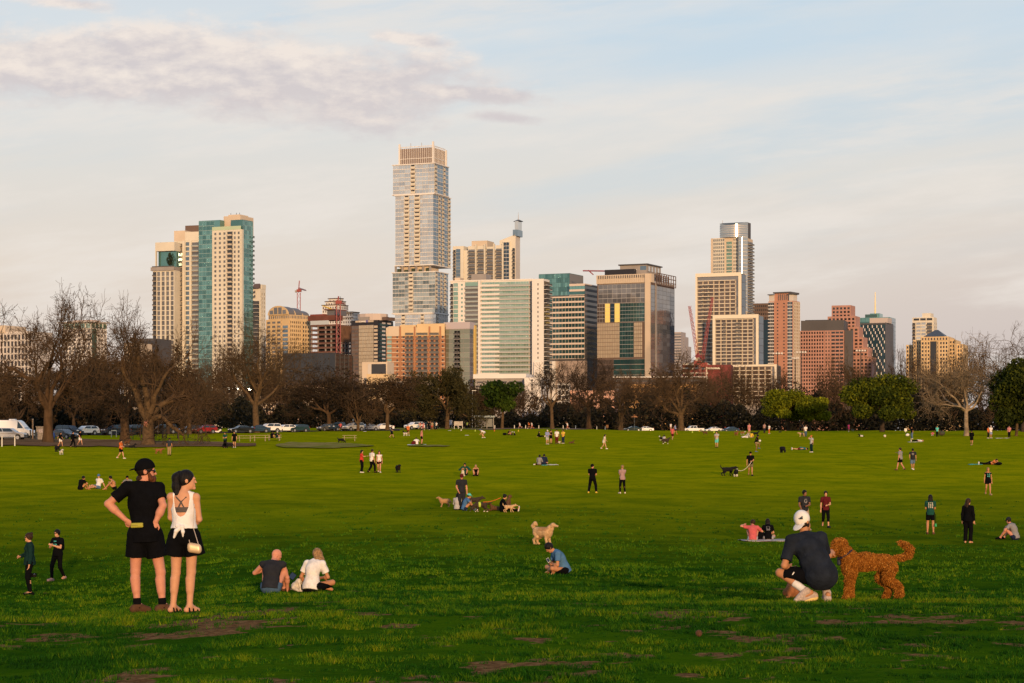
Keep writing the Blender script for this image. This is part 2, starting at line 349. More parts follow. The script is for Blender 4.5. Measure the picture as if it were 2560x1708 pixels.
# ------------------------------------------------------------------ grass
def grass():
 rg = np.random.RandomState(11); VV = []; TT = []; CC = []; off = 0
 for (d0, d1, dens, nb, hh, ww) in ((14, 22, 360, 7, 0.058, 0.010), (22, 32, 180, 7, 0.064, 0.014), (32, 48, 60, 6, 0.072, 0.021), (48, 75, 17, 6, 0.09, 0.034), (75, 120, 4.0, 6, 0.11, 0.05)):
  area = 0.5 * (d1 * d1 - d0 * d0) * 0.60; n = int(area * dens)
  d = np.sqrt(rg.uniform(d0 * d0, d1 * d1, n)); x = rg.uniform(-0.30, 0.30, n) * d
  cl = 0.5 * vnoise(x, d, 2.4) + 0.22 * vnoise(x, d, 0.8) + 0.28 * vnoise(x, d, 5.5)
  ba = bareness(x, d); fade = np.interp(d, [60, 112], [1, 0.0])
  keep = (rg.rand(n) < np.clip((cl - 0.34) * 4.5, 0.12, 1) * fade) & (rg.rand(n) < np.clip(0.85 - (ba + 0.02) / 0.10, 0.14, 1))
  x, d, cl = x[keep], d[keep], cl[keep]; n = len(x); z = ground_z(x, d)
  hs = hh * np.clip(0.22 + 2.5 * (cl - 0.36), 0.22, 1.6)
  tint = np.clip(rg.normal(0.5, 0.18, n) + (vnoise(x, d, 0.5) - 0.5) * 0.7 + (vnoise(x, d, 3.3) - 0.5) * 0.4 + (cl - 0.52) * 1.3 + np.interp(d, [16, 26, 60], [-0.26, -0.10, 0.16]), 0, 1) * np.interp(d, [16, 30, 60], [0.80, 0.80, 0.64])  # foreground shade and brighter tall clumps put into the blade tint
  for b in range(nb):
   a = rg.uniform(0, 2 * np.pi, n); sp = rg.uniform(0, 1, n) ** 0.7; r = ww * 2.2 * sp
   bx = x + np.cos(a) * r; by = d + np.sin(a) * r
   h = hs * rg.uniform(0.45, 1.1, n); lean = h * rg.uniform(0.25, 0.95, n); la = a + rg.normal(0, 0.9, n)
   pa = rg.uniform(0, np.pi, n); hw = ww * rg.uniform(0.35, 0.6, n)
   p0 = np.stack([bx - np.cos(pa) * hw, by - np.sin(pa) * hw, z - 0.01], -1); p1 = np.stack([bx + np.cos(pa) * hw, by + np.sin(pa) * hw, z - 0.01], -1)
   p2 = np.stack([bx + np.cos(la) * lean, by + np.sin(la) * lean, z + h], -1)
   VV.append(np.stack([p0, p1, p2], 1).reshape(-1, 3)); TT.append(np.arange(off, off + 3 * n).reshape(-1, 3)); off += 3 * n
   CC.append(np.repeat(np.clip(tint + rg.normal(0, 0.07, n), 0, 1), 3))
 m = bpy.data.materials.new("grass_blades"); m.use_nodes = True; t = NT(m.node_tree); bs = t.n['Principled BSDF']
 at_ = t.add('ShaderNodeAttribute', attribute_name='tint')
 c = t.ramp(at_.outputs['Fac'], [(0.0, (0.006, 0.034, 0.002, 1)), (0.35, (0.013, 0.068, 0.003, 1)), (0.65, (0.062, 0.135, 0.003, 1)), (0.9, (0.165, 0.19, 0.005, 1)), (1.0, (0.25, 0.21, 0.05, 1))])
 t.l.new(c, bs.inputs['Base Color']); bs.inputs['Roughness'].default_value = 0.7; bs.inputs['Specular IOR Level'].default_value = 0.04
 tr = t.add('ShaderNodeBsdfTranslucent'); t.l.new(c, tr.inputs[0]); mx = t.add('ShaderNodeMixShader'); mx.inputs[0].default_value = 0.15
 t.l.new(bs.outputs[0], mx.inputs[1]); t.l.new(tr.outputs[0], mx.inputs[2]); t.l.new(mx.outputs[0], t.n['Material Output'].inputs[0])
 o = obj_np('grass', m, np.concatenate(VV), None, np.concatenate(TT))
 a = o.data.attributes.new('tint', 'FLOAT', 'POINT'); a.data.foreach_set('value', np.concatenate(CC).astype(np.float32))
 tag(o, kind='stuff')
grass()

# ------------------------------------------------------------------ buildings: toolkit
MAXP = 96
class Bld:
 """one building = one Empty; its blocks, windows, balconies are parts"""
 def __init__(s, name, label, px, d, cat='tower', group='towers and offices of the skyline'):
  s.loc = Vector(((px - 1280) * d / F, d, 6.0)); s.e = empty(name, s.loc, label, cat, group); s.parts = {}; s.cache = {}
 def blk(s, d, x0, xc, x1=None, phi=20.0, depth=None): return Blk(s, d, x0, xc, x1, phi, depth)
 def finish(s):
  for name, items in s.parts.items():
   items.sort(key=lambda i: -i['z'])
   for it in items[:MAXP]:
    key = (name, it['key'])
    if key not in s.cache:
     mb = MB(); it['fn'](mb, Matrix.Identity(4)); o = mb.build(name, it['m'], s.e); s.cache[key] = o
    else:
     o = s.cache[key].copy(); COL.objects.link(o); o.parent = s.e
    o.matrix_local = it['M']
   rest = items[MAXP:]
   if rest:
    mats_ = []; mb = MB()
    for it in rest:
     ms = it['m'] if isinstance(it['m'], list) else [it['m']]
     for mm in ms:
      if mm not in mats_: mats_.append(mm)
     tmp = MB(); it['fn'](tmp, it['M'])
     for f, mi in zip(tmp.f, tmp.mi): pass
     mb.add(tmp.v, tmp.f, 0); mb.mi[-len(tmp.f):] = [mats_.index(ms[mi]) for mi in tmp.mi]
    mb.build(name, mats_, s.e)["kind"] = "stuff"
class Blk:
 def __init__(s, b, d, x0, xc, x1, phi, depth):
  s.b, s.d, s.phi = b, d, R(phi); c, sn = math.cos(s.phi), math.sin(s.phi); Xc = (xc - 1280) / F; X0 = (x0 - 1280) / F
  s.C = Vector((Xc * d, d, 0)); s.Xc = Xc; s.w1 = (Xc - X0) * d / (c + X0 * sn)
  if x1 is None or x1 <= xc: s.w2 = depth or 24.0
  else:
   X1 = (x1 - 1280) / F; den = sn - X1 * c; s.w2 = (X1 * d - Xc * d) / den if den > 0.01 else 40.0
   s.w2 = min(max(s.w2, 4.0), 90.0)
   if depth: s.w2 = depth
  s.ax = Vector((c, -sn, 0)); s.ay = Vector((sn, c, 0)); s.o = s.C - s.ax * s.w1
  s.M = Matrix.Translation(s.o - s.b.loc) @ Matrix.Rotation(-s.phi, 4, 'Z')       # local (s, t, z-6) -> parent space
 def s(s_, px):
  X = (px - 1280) / F; c, sn = math.cos(s_.phi), math.sin(s_.phi)
  return s_.w1 + (X * s_.d - s_.C.x) / (c + X * sn)
 def t(s, px):
  X = (px - 1280) / F; return min(max((X * s.d - s.C.x) / max(math.sin(s.phi) - X * math.cos(s.phi), 0.02), 0), s.w2)
 def z(s, py): return CZ + (HY - py) * s.d / F
 def put(s, mb, name, m, **kw):
  o = mb.build(name, m, s.b.e, **kw); o.matrix_local = s.M; return o
 def box(s, name, m, s0, s1, t0, t1, z0, z1, **kw): return s.put(MB().box(s0, s1, t0, t1, z0, z1), name, m, **kw)
 def body(s, name, m, py, pyb=1130): return s.box(name, m, 0, s.w1, 0, s.w2, s.z(pyb), s.z(py))
 def face(s, f):
  """matrix taking (u along face, v outward, z) to block space"""
  if f == 'F': return Matrix(((1, 0, 0, 0), (0, -1, 0, 0), (0, 0, 1, 0), (0, 0, 0, 1)))
  return Matrix(((0, 1, 0, s.w1), (1, 0, 0, 0), (0, 0, 1, 0), (0, 0, 0, 1)))
 def rng(s, f, p0, p1):
  if f == 'F': return s.s(p0), s.s(p1)
  return s.t(p0), s.t(p1)
 def queue(s, name, key, m, fn, M, z): s.b.parts.setdefault(name, []).append(dict(key=key, m=m, fn=fn, M=s.M @ M, z=z))
 def windows(s, f, p0, p1, y0, y1, rows, cols, gm, wm=None, wf=0.6, hf=0.6, name='window', fr=0.35, frame='facade_frame', off=0.0, up=0.5, mull=0, mm=None, skip=None, u=None):
  """grid of panes between photo columns p0..p1 and rows y0..y1, with piers and spandrels standing proud"""
  u0, u1 = u if u else s.rng(f, p0, p1); z1, z0 = s.z(y0), s.z(y1); cw = (u1 - u0) / cols; ch = (z1 - z0) / rows
  FM = s.face(f); pw, ph = cw * wf, ch * hf; key = (round(pw, 3), round(ph, 3), gm.name, mull)
  def fn(mb, M, pw=pw, ph=ph):
   mb.box(-pw / 2, pw / 2, -0.06, 0.06, -ph / 2, ph / 2, 0, M)
   for k in range(1, mull):
    x = -pw / 2 + pw * k / mull; mb.box(x - 0.07, x + 0.07, 0.06, 0.14, -ph / 2, ph / 2, 1, M)
  ms = [gm, mm or wm or gm] if mull else gm
  for r in range(rows):
   zc = z0 + (r + up) * ch
   for c in range(cols):
    if skip and skip(r, c): continue
    s.queue(name, key, ms, fn, FM @ Matrix.Translation((u0 + (c + 0.5) * cw, off, zc)), zc)
  if wm and fr:
   mb = MB(); lo = off
   if wf < 0.999:
    for c in range(cols + 1):
     hw = cw * (1 - wf) / 2; a = u0 + c * cw - (hw if c else 0); b_ = u0 + c * cw + (hw if c < cols else 0)
     if b_ - a > 0.01: mb.box(a, b_, lo - 0.05, lo + fr, z0, z1, 0, FM)
   if hf < 0.999:
    for r in range(rows + 1):
     a = z0 + (r - 1 + up) * ch + ph / 2 if r else z0; b_ = z0 + (r + up) * ch - ph / 2 if r < rows else z1
     if b_ - a > 0.01: mb.box(u0, u1, lo - 0.05, lo + fr - 0.05, a, b_, 0, FM)
   s.put(mb, frame, wm)
 def bands(s, f, p0, p1, y0, y1, rows, gm, wm=None, hf=0.8, name='window_band', fr=0.25, mull=0, mm=None, u=None, off=0.0, frame='floor_slabs', up=0.5):
  s.windows(f, p0, p1, y0, y1, rows, 1, gm, wm, 1.0, hf, name, fr, frame, off, up, mull, mm, None, u)
 def balconies(s, f, p0, p1, y0, y1, rows, sm, rm, depth=1.5, slab=0.3, rail=1.0, name='balcony', u=None, off=0.0, back=None):
  u0, u1 = u if u else s.rng(f, p0, p1); z1, z0 = s.z(y0), s.z(y1); ch = (z1 - z0) / rows; FM = s.face(f); wd = u1 - u0
  def fn(mb, M):
   mb.box(-wd / 2, wd / 2, -0.05, depth, 0, slab, 0, M)
   mb.box(-wd / 2, wd / 2, depth - 0.1, depth - 0.02, slab + 0.12, slab + rail, 1, M)
   mb.box(-wd / 2, wd / 2, depth - 0.14, depth + 0.02, slab + rail, slab + rail + 0.1, 1, M)
  for r in range(rows):
   z = z0 + r * ch
   s.queue(name, (round(wd, 3), depth, sm.name, slab, rail), [sm, rm], fn, FM @ Matrix.Translation(((u0 + u1) / 2, off, z)), z)
  if back: s.windows(f, p0, p1, y0, y1, rows, 1, back, None, 1.0, 0.9, 'balcony_door', 0, u=(u0, u1), off=off)
 def panel(s, name, m, f, p0, p1, y0, y1, v0=-0.1, v1=0.45, u=None):
  u0, u1 = u if u else s.rng(f, p0, p1); mb = MB().box(u0, u1, v0, v1, s.z(y1), s.z(y0), 0, s.face(f)); return s.put(mb, name, m)
# building materials
CREAM = mat('limestone_cream', (0.60, 0.55, 0.45), 0.9, nscale=0.05, var=0.10, spec=0.1)
CREAM2 = mat('stucco_tan', (0.55, 0.45, 0.34), 0.9, nscale=0.05, var=0.12, spec=0.1)
GOLDEN = mat('sandstone_gold', (0.60, 0.44, 0.25), 0.9, nscale=0.06, var=0.12, spec=0.1)
WHITE = mat('white_render', (0.66, 0.62, 0.57), 0.85, nscale=0.04, var=0.08, spec=0.15)
OFFW = mat('precast_offwhite', (0.52, 0.47, 0.42), 0.85, nscale=0.05, var=0.1, spec=0.15)
GREYC = mat('concrete_grey', (0.30, 0.27, 0.25), 0.9, nscale=0.08, var=0.2, spec=0.1)
DGREY = mat('dark_grey_cladding', (0.075, 0.07, 0.072), 0.6, nscale=0.05, var=0.2)
BLACKC = mat('black_cladding', (0.022, 0.02, 0.024), 0.5)
BRICK = mat('orange_brick', (0.36, 0.175, 0.095), 0.9, nscale=0.09, var=0.18, spec=0.1)
BRICK2 = mat('rose_brick', (0.44, 0.22, 0.15), 0.9, nscale=0.09, var=0.15, spec=0.1)
GRANITE = mat('pink_granite', (0.40, 0.215, 0.165), 0.8, nscale=0.07, var=0.14, spec=0.2)
BROWNC = mat('brown_cladding', (0.13, 0.085, 0.065), 0.7, nscale=0.05, var=0.2)
RUST = mat('red_formwork', (0.15, 0.055, 0.04), 0.8, nscale=0.15, var=0.3)
CRANE_R = mat('crane_red', (0.24, 0.045, 0.05), 0.5)
MULL = mat('mullion_silver', (0.45, 0.43, 0.41), 0.5, metal=0.3)
RAIL = mat('rail_dark', (0.09, 0.085, 0.08), 0.5, metal=0.3)
RAILG = mat('rail_glass', (0.30, 0.33, 0.31), 0.25, spec=0.6)
TANP = mat('tan_panel', (0.47, 0.38, 0.28), 0.7, nscale=0.05, var=0.1)
TEALM = mat('teal_metal', (0.06, 0.12, 0.12), 0.4, metal=0.4)
G_TEAL = glass('glass_teal', (0.02, 0.09, 0.10), (0.20, 0.40, 0.38), 0.65, pbl=0.15)
G_GREEN = glass('glass_seagreen', (0.14, 0.27, 0.23), (0.40, 0.52, 0.44), 0.6, pbl=0.35)
G_SILVER = glass('glass_silver', (0.34, 0.35, 0.37), (0.74, 0.72, 0.68), 0.80, pbl=0.15)
G_BLUE = glass('glass_blue', (0.06, 0.10, 0.15), (0.26, 0.34, 0.40), 0.65)
G_DARK = glass('glass_dark', (0.008, 0.009, 0.012), (0.055, 0.05, 0.05), 0.3, pbl=0.2)
G_GREY = glass('glass_grey', (0.055, 0.057, 0.063), (0.27, 0.255, 0.25), 0.5, pbl=0.35)
G_BRONZE = glass('glass_bronze', (0.045, 0.033, 0.028), (0.19, 0.14, 0.11), 0.5, pbl=0.3)
G_DTEAL = glass('glass_deep_teal', (0.008, 0.030, 0.034), (0.05, 0.13, 0.13), 0.5)
G_NAVY = glass('glass_navy', (0.012, 0.028, 0.055), (0.05, 0.09, 0.13), 0.5)

# ------------------------------------------------------------------ skyline, left to right
def towers_left():
 b = Bld('office_building', 'pink cream gridded office block cut off by the left edge behind the tallest bare tree', 10, 1300, 'office')
 k = b.blk(1300, -70, 80, None); k.body('wall', OFFW, 832); k.windows('F', -70, 80, 834, 1000, 10, 17, G_DARK, OFFW, 0.62, 0.76)
 k.box('parapet', CREAM2, -0.3, k.w1 * 0.56, -0.3, k.w2, k.z(832), k.z(812)); k.box('roof', OFFW, k.w1 * 0.56, k.w1, 0.5, k.w2, k.z(832), k.z(828)); b.finish()
 b = Bld('apartment_building', 'white and green glass apartment block with thin overhanging flat roof, left of the tall towers', 210, 1450, 'apartment block')
 k = b.blk(1450, 158, 228, 266, 28); k.body('wall', WHITE, 806)
 k.windows('F', 158, 228, 807, 821, 1, 5, G_GREEN, WHITE, 0.85, 0.86, name='penthouse_window'); k.windows('R', 228, 266, 807, 821, 1, 4, G_TEAL, WHITE, 0.85, 0.86, name='penthouse_window')
 k.windows('F', 158, 228, 823, 1000, 17, 6, G_GREY, WHITE, 0.5, 0.62); k.windows('R', 228, 266, 823, 1000, 17, 5, G_GREY, WHITE, 0.55, 0.7)
 k.panel('glass_corner', G_TEAL, 'R', 229, 240, 822, 1000)
 k.box('roof', OFFW, -3, k.w1 + 2, -3, k.w2 + 2, k.z(806) + 0.02, k.z(803.5)); k.box('roof_plant', mat('pink_roof', (0.5, 0.38, 0.33)), 6, k.w1 - 3, 4, k.w2 - 3, k.z(803.5), k.z(799)); b.finish()
 b = Bld('office_building', 'small beige block standing beside a dark one behind bare branches', 320, 1300, 'office')
 k = b.blk(1300, 310, 333, None); k.body('wall', CREAM2, 857); k.windows('F', 313, 332, 862, 1000, 12, 3, G_GREY, CREAM2, 0.5, 0.5); b.finish()
 b = Bld('office_building', 'dark flat roofed block at the foot of the cream tower behind bare branches', 358, 1350, 'office')
 k = b.blk(1350, 334, 384, None); k.body('wall', DGREY, 846); k.bands('F', 336, 384, 850, 1000, 12, G_DARK, DGREY, 0.55); b.finish()

 b = Bld('residential_tower', 'stepped cream tower with long vertical piers and a glazed roof terrace', 440, 1520)
 lo = b.blk(1520, 382, 437, None, 20, 30); mid = b.blk(1523, 436, 500, None, 20, 34); up = b.blk(1535, 463, 500, None, 20, 20)
 lo.body('wall', CREAM, 676); lo.box('terrace_slab', GREYC, -1.2, lo.w1, -1.2, lo.w2, lo.z(676), lo.z(667))
 lo.box('terrace_glass', G_TEAL, lo.s(391), lo.w1 - 0.4, 3.0, lo.w2, lo.z(667), lo.z(627)); lo.box('terrace_mullion', RAIL, lo.s(420), lo.s(421), 2.6, 3.0, lo.z(667), lo.z(627))
 lo.box('parapet', CREAM, lo.s(389), lo.w1, -0.6, lo.w2, lo.z(627), lo.z(605)); lo.box('terrace_column', CREAM, lo.s(389), lo.s(391.5), -0.6, 1.0, lo.z(667), lo.z(627))
 lo.box('terrace_rail', RAIL, 0, lo.w1, -1.2, -1.1, lo.z(667), lo.z(664.5))
 lo.windows('F', 392, 437, 678, 1010, 27, 4, G_GREY, CREAM, 0.66, 0.86, fr=0.7); lo.balconies('F', 382.5, 392, 678, 1010, 27, CREAM2, RAIL, 1.4, back=G_DARK)
 mid.body('wall', CREAM, 601); mid.box('parapet', CREAM2, -0.2, mid.s(463), -0.2, mid.w2, mid.z(601), mid.z(575)); mid.box('parapet', CREAM, mid.s(463) + 0.02, mid.w1, -0.2, mid.w2, mid.z(601), mid.z(579))
 mid.balconies('F', 443, 457, 607, 1010, 33, CREAM2, RAIL, 1.2, back=G_GREY); mid.windows('F', 463.5, 475, 603, 1010, 33, 1, G_BLUE, CREAM, 0.8, 0.72, fr=0.5)
 mid.balconies('F', 480, 498, 605, 1010, 33, CREAM2, RAILG, 1.3, back=G_GREY); mid.panel('pier', CREAM, 'F', 437, 443, 601, 1010, -.1, 0.9); mid.panel('pier', CREAM, 'F', 457, 463, 601, 1010, -.1, 0.9); mid.panel('pier', CREAM, 'F', 475.5, 479.5, 601, 1010, -.1, 0.8)
 up.box('roof_plant', BROWNC, 0, up.w1, 0, up.w2, up.z(600), up.z(563)); b.finish()
 t = empty('potted_tree', lo.o + lo.ax * lo.s(423) + lo.ay * 0.8 + Vector((0, 0, lo.z(667))), 'small dark tree on the terrace of the stepped cream tower', 'tree')
 rg = random.Random(3); mb = MB()
 for i in range(260):
  a, h = rg.uniform(0, 6.28), rg.uniform(1.5, 10.5); r = (1 - abs(h - 5.5) / 6) * 3.2 * rg.random() ** 0.5; s_ = rg.uniform(0.3, 0.7)
  c = Vector((math.cos(a) * r, math.sin(a) * r * 0.6, h)); u = Vector((rg.gauss(0, 1), rg.gauss(0, 1), rg.gauss(0, 1))).normalized() * s_; v = u.orthogonal().normalized() * s_
  mb.add([c - u, c + v, c + u, c - v], [(0, 1, 2, 3)])
 mb.build('crown', mat('terrace_leaf', (0.02, 0.03, 0.015)), t); MB().tube((0, 0, 0), (0, 0, 5), 0.3, 0.15).build('trunk', mat('bark_dark', (0.05, 0.035, 0.025)), t)

 b = Bld('residential_tower', 'tall teal glass tower with a cream window grid up its middle', 565, 1440)
 k = b.blk(1440, 497, 607, 632, 24); k.body('wall', TEALM, 586)
 k.box('glass_wing', G_TEAL, 0, k.s(550), 0, k.w2 * 0.8, k.z(586), k.z(547)); k.box('glass_wing', G_TEAL, k.s(577), k.w1, 0, k.w2, k.z(586), k.z(549))
 k.windows('F', 497, 535, 549, 1010, 40, 4, G_TEAL, mat('teal_slab', (0.20, 0.30, 0.30), 0.4), 0.985, 0.88, fr=0.15, mull=2, mm=TEALM, name='window_panel'); k.windows('R', 607, 632, 551, 1010, 40, 5, G_TEAL, MATS['teal_slab'], 0.985, 0.9, fr=0.15, name='window_panel')
 k.balconies('R', 628, 632, 580, 1010, 37, TEALM, RAIL, 1.6)
 k.box('wall', CREAM, k.s(534), k.w1 + 0.3, -2.0, 0.6, k.z(1130), k.z(574))
 k.windows('F', 537, 571, 577, 1010, 37, 3, G_GREY, CREAM, 0.46, 0.52, off=2.0); k.windows('F', 586, 606, 577, 1010, 37, 2, G_GREY, CREAM, 0.46, 0.56, off=2.0)
 k.balconies('F', 572, 585, 578, 1010, 37, CREAM, CREAM2, 1.3, rail=0.8, off=2.0, back=G_DARK)
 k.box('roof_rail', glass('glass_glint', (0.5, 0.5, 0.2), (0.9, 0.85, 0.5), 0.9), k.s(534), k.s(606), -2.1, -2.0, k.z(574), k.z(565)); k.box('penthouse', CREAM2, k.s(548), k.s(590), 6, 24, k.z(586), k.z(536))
 k.box('lift_housing', CREAM2, k.s(556), k.s(584), 8, 20, k.z(536), k.z(532))
 for p in (558, 572, 580): k.box('antenna', RAIL, k.s(p), k.s(p) + 0.25, 10, 10.25, k.z(532), k.z(527))
 b.finish()
 b = Bld('residential_tower', 'slim cream tower with brown hipped top, right of the teal glass tower', 650, 1620)
 k = b.blk(1620, 628, 651, 664, 26); k.box('wall', CREAM, 0, k.w1, 0, k.w2, k.z(1130), k.z(722)); k.box('wall', CREAM, k.s(648), k.w1 + 0.2, 2, k.w2 + 0.2, k.z(722), k.z(711))
 k.windows('F', 629, 640, 725, 745, 2, 2, G_BRONZE, CREAM, 0.6, 0.7); k.balconies('F', 629, 648, 752, 1010, 26, OFFW, RAIL, 1.6, back=G_DARK); k.windows('R', 652, 663, 730, 1010, 26, 2, G_GREY, CREAM, 0.35, 0.6)
 z0, z1 = k.z(722), k.z(708); mb = MB(); a = k.s(648); mb.add([(-1, -1, z0), (a, -1, z0), (a, k.w2, z0), (-1, k.w2, z0), (1, 4, z1), (a * .7, 4, z1), (a * .7, k.w2 - 3, z1), (1, k.w2 - 3, z1)], BOXQ.tolist()); k.put(mb, 'roof', BROWNC); b.finish()

 b = Bld('office_building', 'golden office block with barrel vaulted glass roofs beside a red crane', 722, 1500, 'office')
 k = b.blk(1500, 665, 722, 780, 38); k.body('wall', GOLDEN, 797)
 for p0, p1, z_ in ((667, 700, 762), (704, 722, 768)):
  pass
 k.windows('F', 666, 704, 800, 1010, 20, 3, G_GREY, GOLDEN, 0.72, 0.5, fr=0.5); k.windows('F', 706, 721, 812, 1010, 19, 1, G_BLUE, GOLDEN, 0.9, 0.7, fr=0.2); k.windows('R', 724, 752, 800, 1010, 20, 6, G_DARK, GOLDEN, 0.6, 0.55, fr=0.5); k.windows('R', 755, 779, 800, 1010, 20, 4, G_DARK, GOLDEN, 0.65, 0.55, fr=0.5)
 k.box('wall', GOLDEN, 1.5, k.w1 - 1.5, 1.5, k.w2 - 1.5, k.z(797), k.z(786)); k.windows('F', 668, 720, 787, 796, 1, 10, G_GREY, GOLDEN, 0.6, 0.8, fr=0.2, off=-1.5); k.windows('R', 725, 778, 787, 796, 1, 14, G_GREY, GOLDEN, 0.6, 0.8, fr=0.2, off=-1.5)
 for (t0, t1, top) in ((1.5, k.w2 * 0.34, 764), (k.w2 * 0.36, k.w2 * 0.66, 766), (k.w2 * 0.68, k.w2 - 1.5, 772)):
  n = 14; zb, zt = k.z(786), k.z(top); mb = MB(); gb = MB(); vs = []
  arc = [((1.5 + (k.w1 - 3) * (1 - math.cos(math.pi * i / n)) / 2), zb + (zt - zb) * math.sin(math.pi * i / n)) for i in range(n + 1)]
  mb.prism(arc, t0, t1); k.put(mb, 'vault_roof', mat('vault_slate', (0.13, 0.125, 0.13), 0.5))
  big = [(1.5 + (x - 1.5) * 1.02 - 0.3, zb + (z - zb) * 1.05) for x, z in arc]; rim = MB(); rim.prism(big, t0 - 1.0, t0); k.put(rim, 'gable', GOLDEN)
  for i in range(4):
   x0 = 3 + (k.w1 - 6) * (i + 0.1) / 4; x1 = 3 + (k.w1 - 6) * (i + 0.9) / 4; hh = min(math.sin(math.acos(1 - 2 * (x - 1.5) / (k.w1 - 3))) for x in (x0, x1)); gm = MB().box(x0, x1, t0 - 1.12, t0 - 0.9, zb + 0.6, zb + (zt - zb) * hh * 0.92); k.put(gm, 'gable_window', G_GREY)
 b.finish()

 b = Bld('unfinished_building', 'concrete frame under construction, open floors with red slab edges and orange netting', 832, 1480, 'construction site')
 k = b.blk(1480, 776, 850, 892, 30); k.box('core', BLACKC, 4, k.w1 - 4, 4, k.w2 - 4, k.z(1130), k.z(812))  # black block painted as the shaded interior behind the open floors
 for r in range(19):
  z = k.z(812 + r * 11.2); k.box('floor_slab', mat('slab_rust', (0.17, 0.10, 0.08), 0.9, nscale=0.2, var=0.4), 0, k.w1, 0, k.w2, z - 0.9, z)
  k.box('safety_net', RUST, 0.2, k.w1, -0.05, 0.05, z, z + 0.5)
 for p in (777, 793, 812, 826, 840): k.box('column', GREYC, k.s(p), k.s(p) + 0.9, 0.1, 1.0, k.z(1130), k.z(812))
 for i in range(5): t_ = k.w2 * (i + 0.5) / 5; k.box('column', GREYC, k.w1 - 1.0, k.w1 - 0.1, t_, t_ + 0.9, k.z(1130), k.z(812))
 k.box('safety_net', mat('orange_net', (0.17, 0.085, 0.045), 0.9, nscale=0.3, var=0.4), k.w1 + 0.02, k.w1 + 0.1, 0.5, k.w2 * 0.7, k.z(855), k.z(814)); k.box('edge_guard', mat('blue_white_guard', (0.42, 0.46, 0.50), 0.6), 0, k.w1 * 0.62, 0, 0.4, k.z(811), k.z(800))
 k.box('formwork', RUST, -3, k.s(836), 1, k.w2 * 0.5, k.z(800), k.z(787)); k.box('formwork', mat('red_deck', (0.19, 0.05, 0.04)), -1, k.s(808), 1, k.w2 * 0.4, k.z(787), k.z(783.5))
 k.box('lift_core', mat('core_blue_grey', (0.12, 0.12, 0.14)), k.s(812), k.s(835), 3, 16, k.z(787), k.z(774)); k.box('formwork', RUST, k.s(807), k.s(832), 1, 18, k.z(774), k.z(771.5))
 mb = MB().tube((k.s(824), 3, k.z(772)), (k.s(801), 3, k.z(762)), 0.5, 0.3); k.put(mb, 'concrete_boom', mat('boom_yellow', (0.6, 0.42, 0.05))); b.finish()

 b = Bld('office_building', 'stepped cream tower of several tiers, each with a dark brown roof edge', 858, 1950, 'office')
 for d, x0, xc, x1, y, rows, c1, c2 in ((1950, 806, 842, 870, 763, 24, 6, 7), (1955, 814, 845, 864, 754, 1, 5, 5), (1960, 822, 847, 858, 747, 1, 3, 3), (1940, 846, 880, 898, 781, 20, 6, 4)):
  k = b.blk(d, x0, xc, x1, 32); k.body('wall', WHITE, y); k.box('roof_edge', BROWNC, -0.8, k.w1 + 0.8, -0.8, k.w2, k.z(y), k.z(y - 2.0))
  yy = y + 1.5; k.windows('F', x0, xc, yy, yy + 9.2 * rows, rows, c1, G_BRONZE, WHITE, 0.5, 0.55); k.windows('R', xc, x1, yy, yy + 9.2 * rows, rows, c2, G_BRONZE, WHITE, 0.5, 0.55)
 for yy in (783, 793.5): k.box('roof_edge', BROWNC, -0.9, k.w1 + 0.9, -0.9, 1, k.z(yy + 1.6), k.z(yy))
 k.box('antenna', RAIL, k.s(838), k.s(838.5), 8, 8.4, k.z(781), k.z(738)); b.finish()

 b = Bld('office_building', 'dark glass office with tan grid front, rounded plant room and a white roof sign', 930, 1400, 'office')
 k = b.blk(1400, 878, 945, 983, 28); k.body('wall', BLACKC, 800)
 n = 12; mb = MB(); cx, cy, rx, ry = k.w1 * 0.52, k.w2 * 0.5, k.w1 * 0.50, k.w2 * 0.48
 ring = [(cx + rx * math.cos(2 * math.pi * i / n), cy + ry * math.sin(2 * math.pi * i / n)) for i in range(n)]; mb.add([(x, y, k.z(800)) for x, y in ring] + [(x, y, k.z(783)) for x, y in ring], [(i, (i + 1) % n, n + (i + 1) % n, n + i) for i in range(n)] + [tuple(range(n, 2 * n))]); k.put(mb, 'plant_room', mat('drum_pink', (0.46, 0.38, 0.33)))
 k.box('louvre', GREYC, k.s(896), k.s(922), -0.0, 3, k.z(800), k.z(791)); k.panel('top_band', TANP, 'F', 889, 934, 800.5, 805, -.1, .3)
 k.windows('F', 897, 934, 812, 1010, 21, 14, glass('glass_tan', (0.40, 0.31, 0.20), (0.62, 0.50, 0.34), 0.55, 0.2), mat('tan_joint', (0.22, 0.15, 0.11)), 0.86, 0.9, fr=0.05, name='facade_panel')
 k.windows('F', 879, 896, 813, 1010, 21, 2, G_BRONZE, BROWNC, 0.85, 0.62, fr=0.1); k.bands('F', 935, 944, 812, 1010, 21, MATS['tan_panel'], BLACKC, 0.6, name='facade_panel', fr=0.1); k.bands('R', 946, 983, 806, 1010, 21, G_NAVY, BLACKC, 0.7, fr=0.1)
 for a, b_ in ((955, 963), (968, 977)):
  k.bands('R', a, b_, 802, 1010, 21, mat('white_strip', (0.50, 0.47, 0.47)), None, 0.38, name='light_panel', off=0.12); u0, u1 = k.rng('R', a, b_); k.put(MB().box(u0, u1, 0.2, 3.5, k.z(800), k.z(791.5), 0, k.face('R')), 'roof_canopy', BROWNC)
 cu = bpy.data.curves.new('sign', 'FONT'); cu.body = 'CHASE'; cu.size = 1.0; cu.extrude = 0.08; o = bpy.data.objects.new('roof_sign', cu); COL.objects.link(o); dg = bpy.context.evaluated_depsgraph_get(); me = bpy.data.meshes.new_from_object(o.evaluated_get(dg)); bpy.data.objects.remove(o)
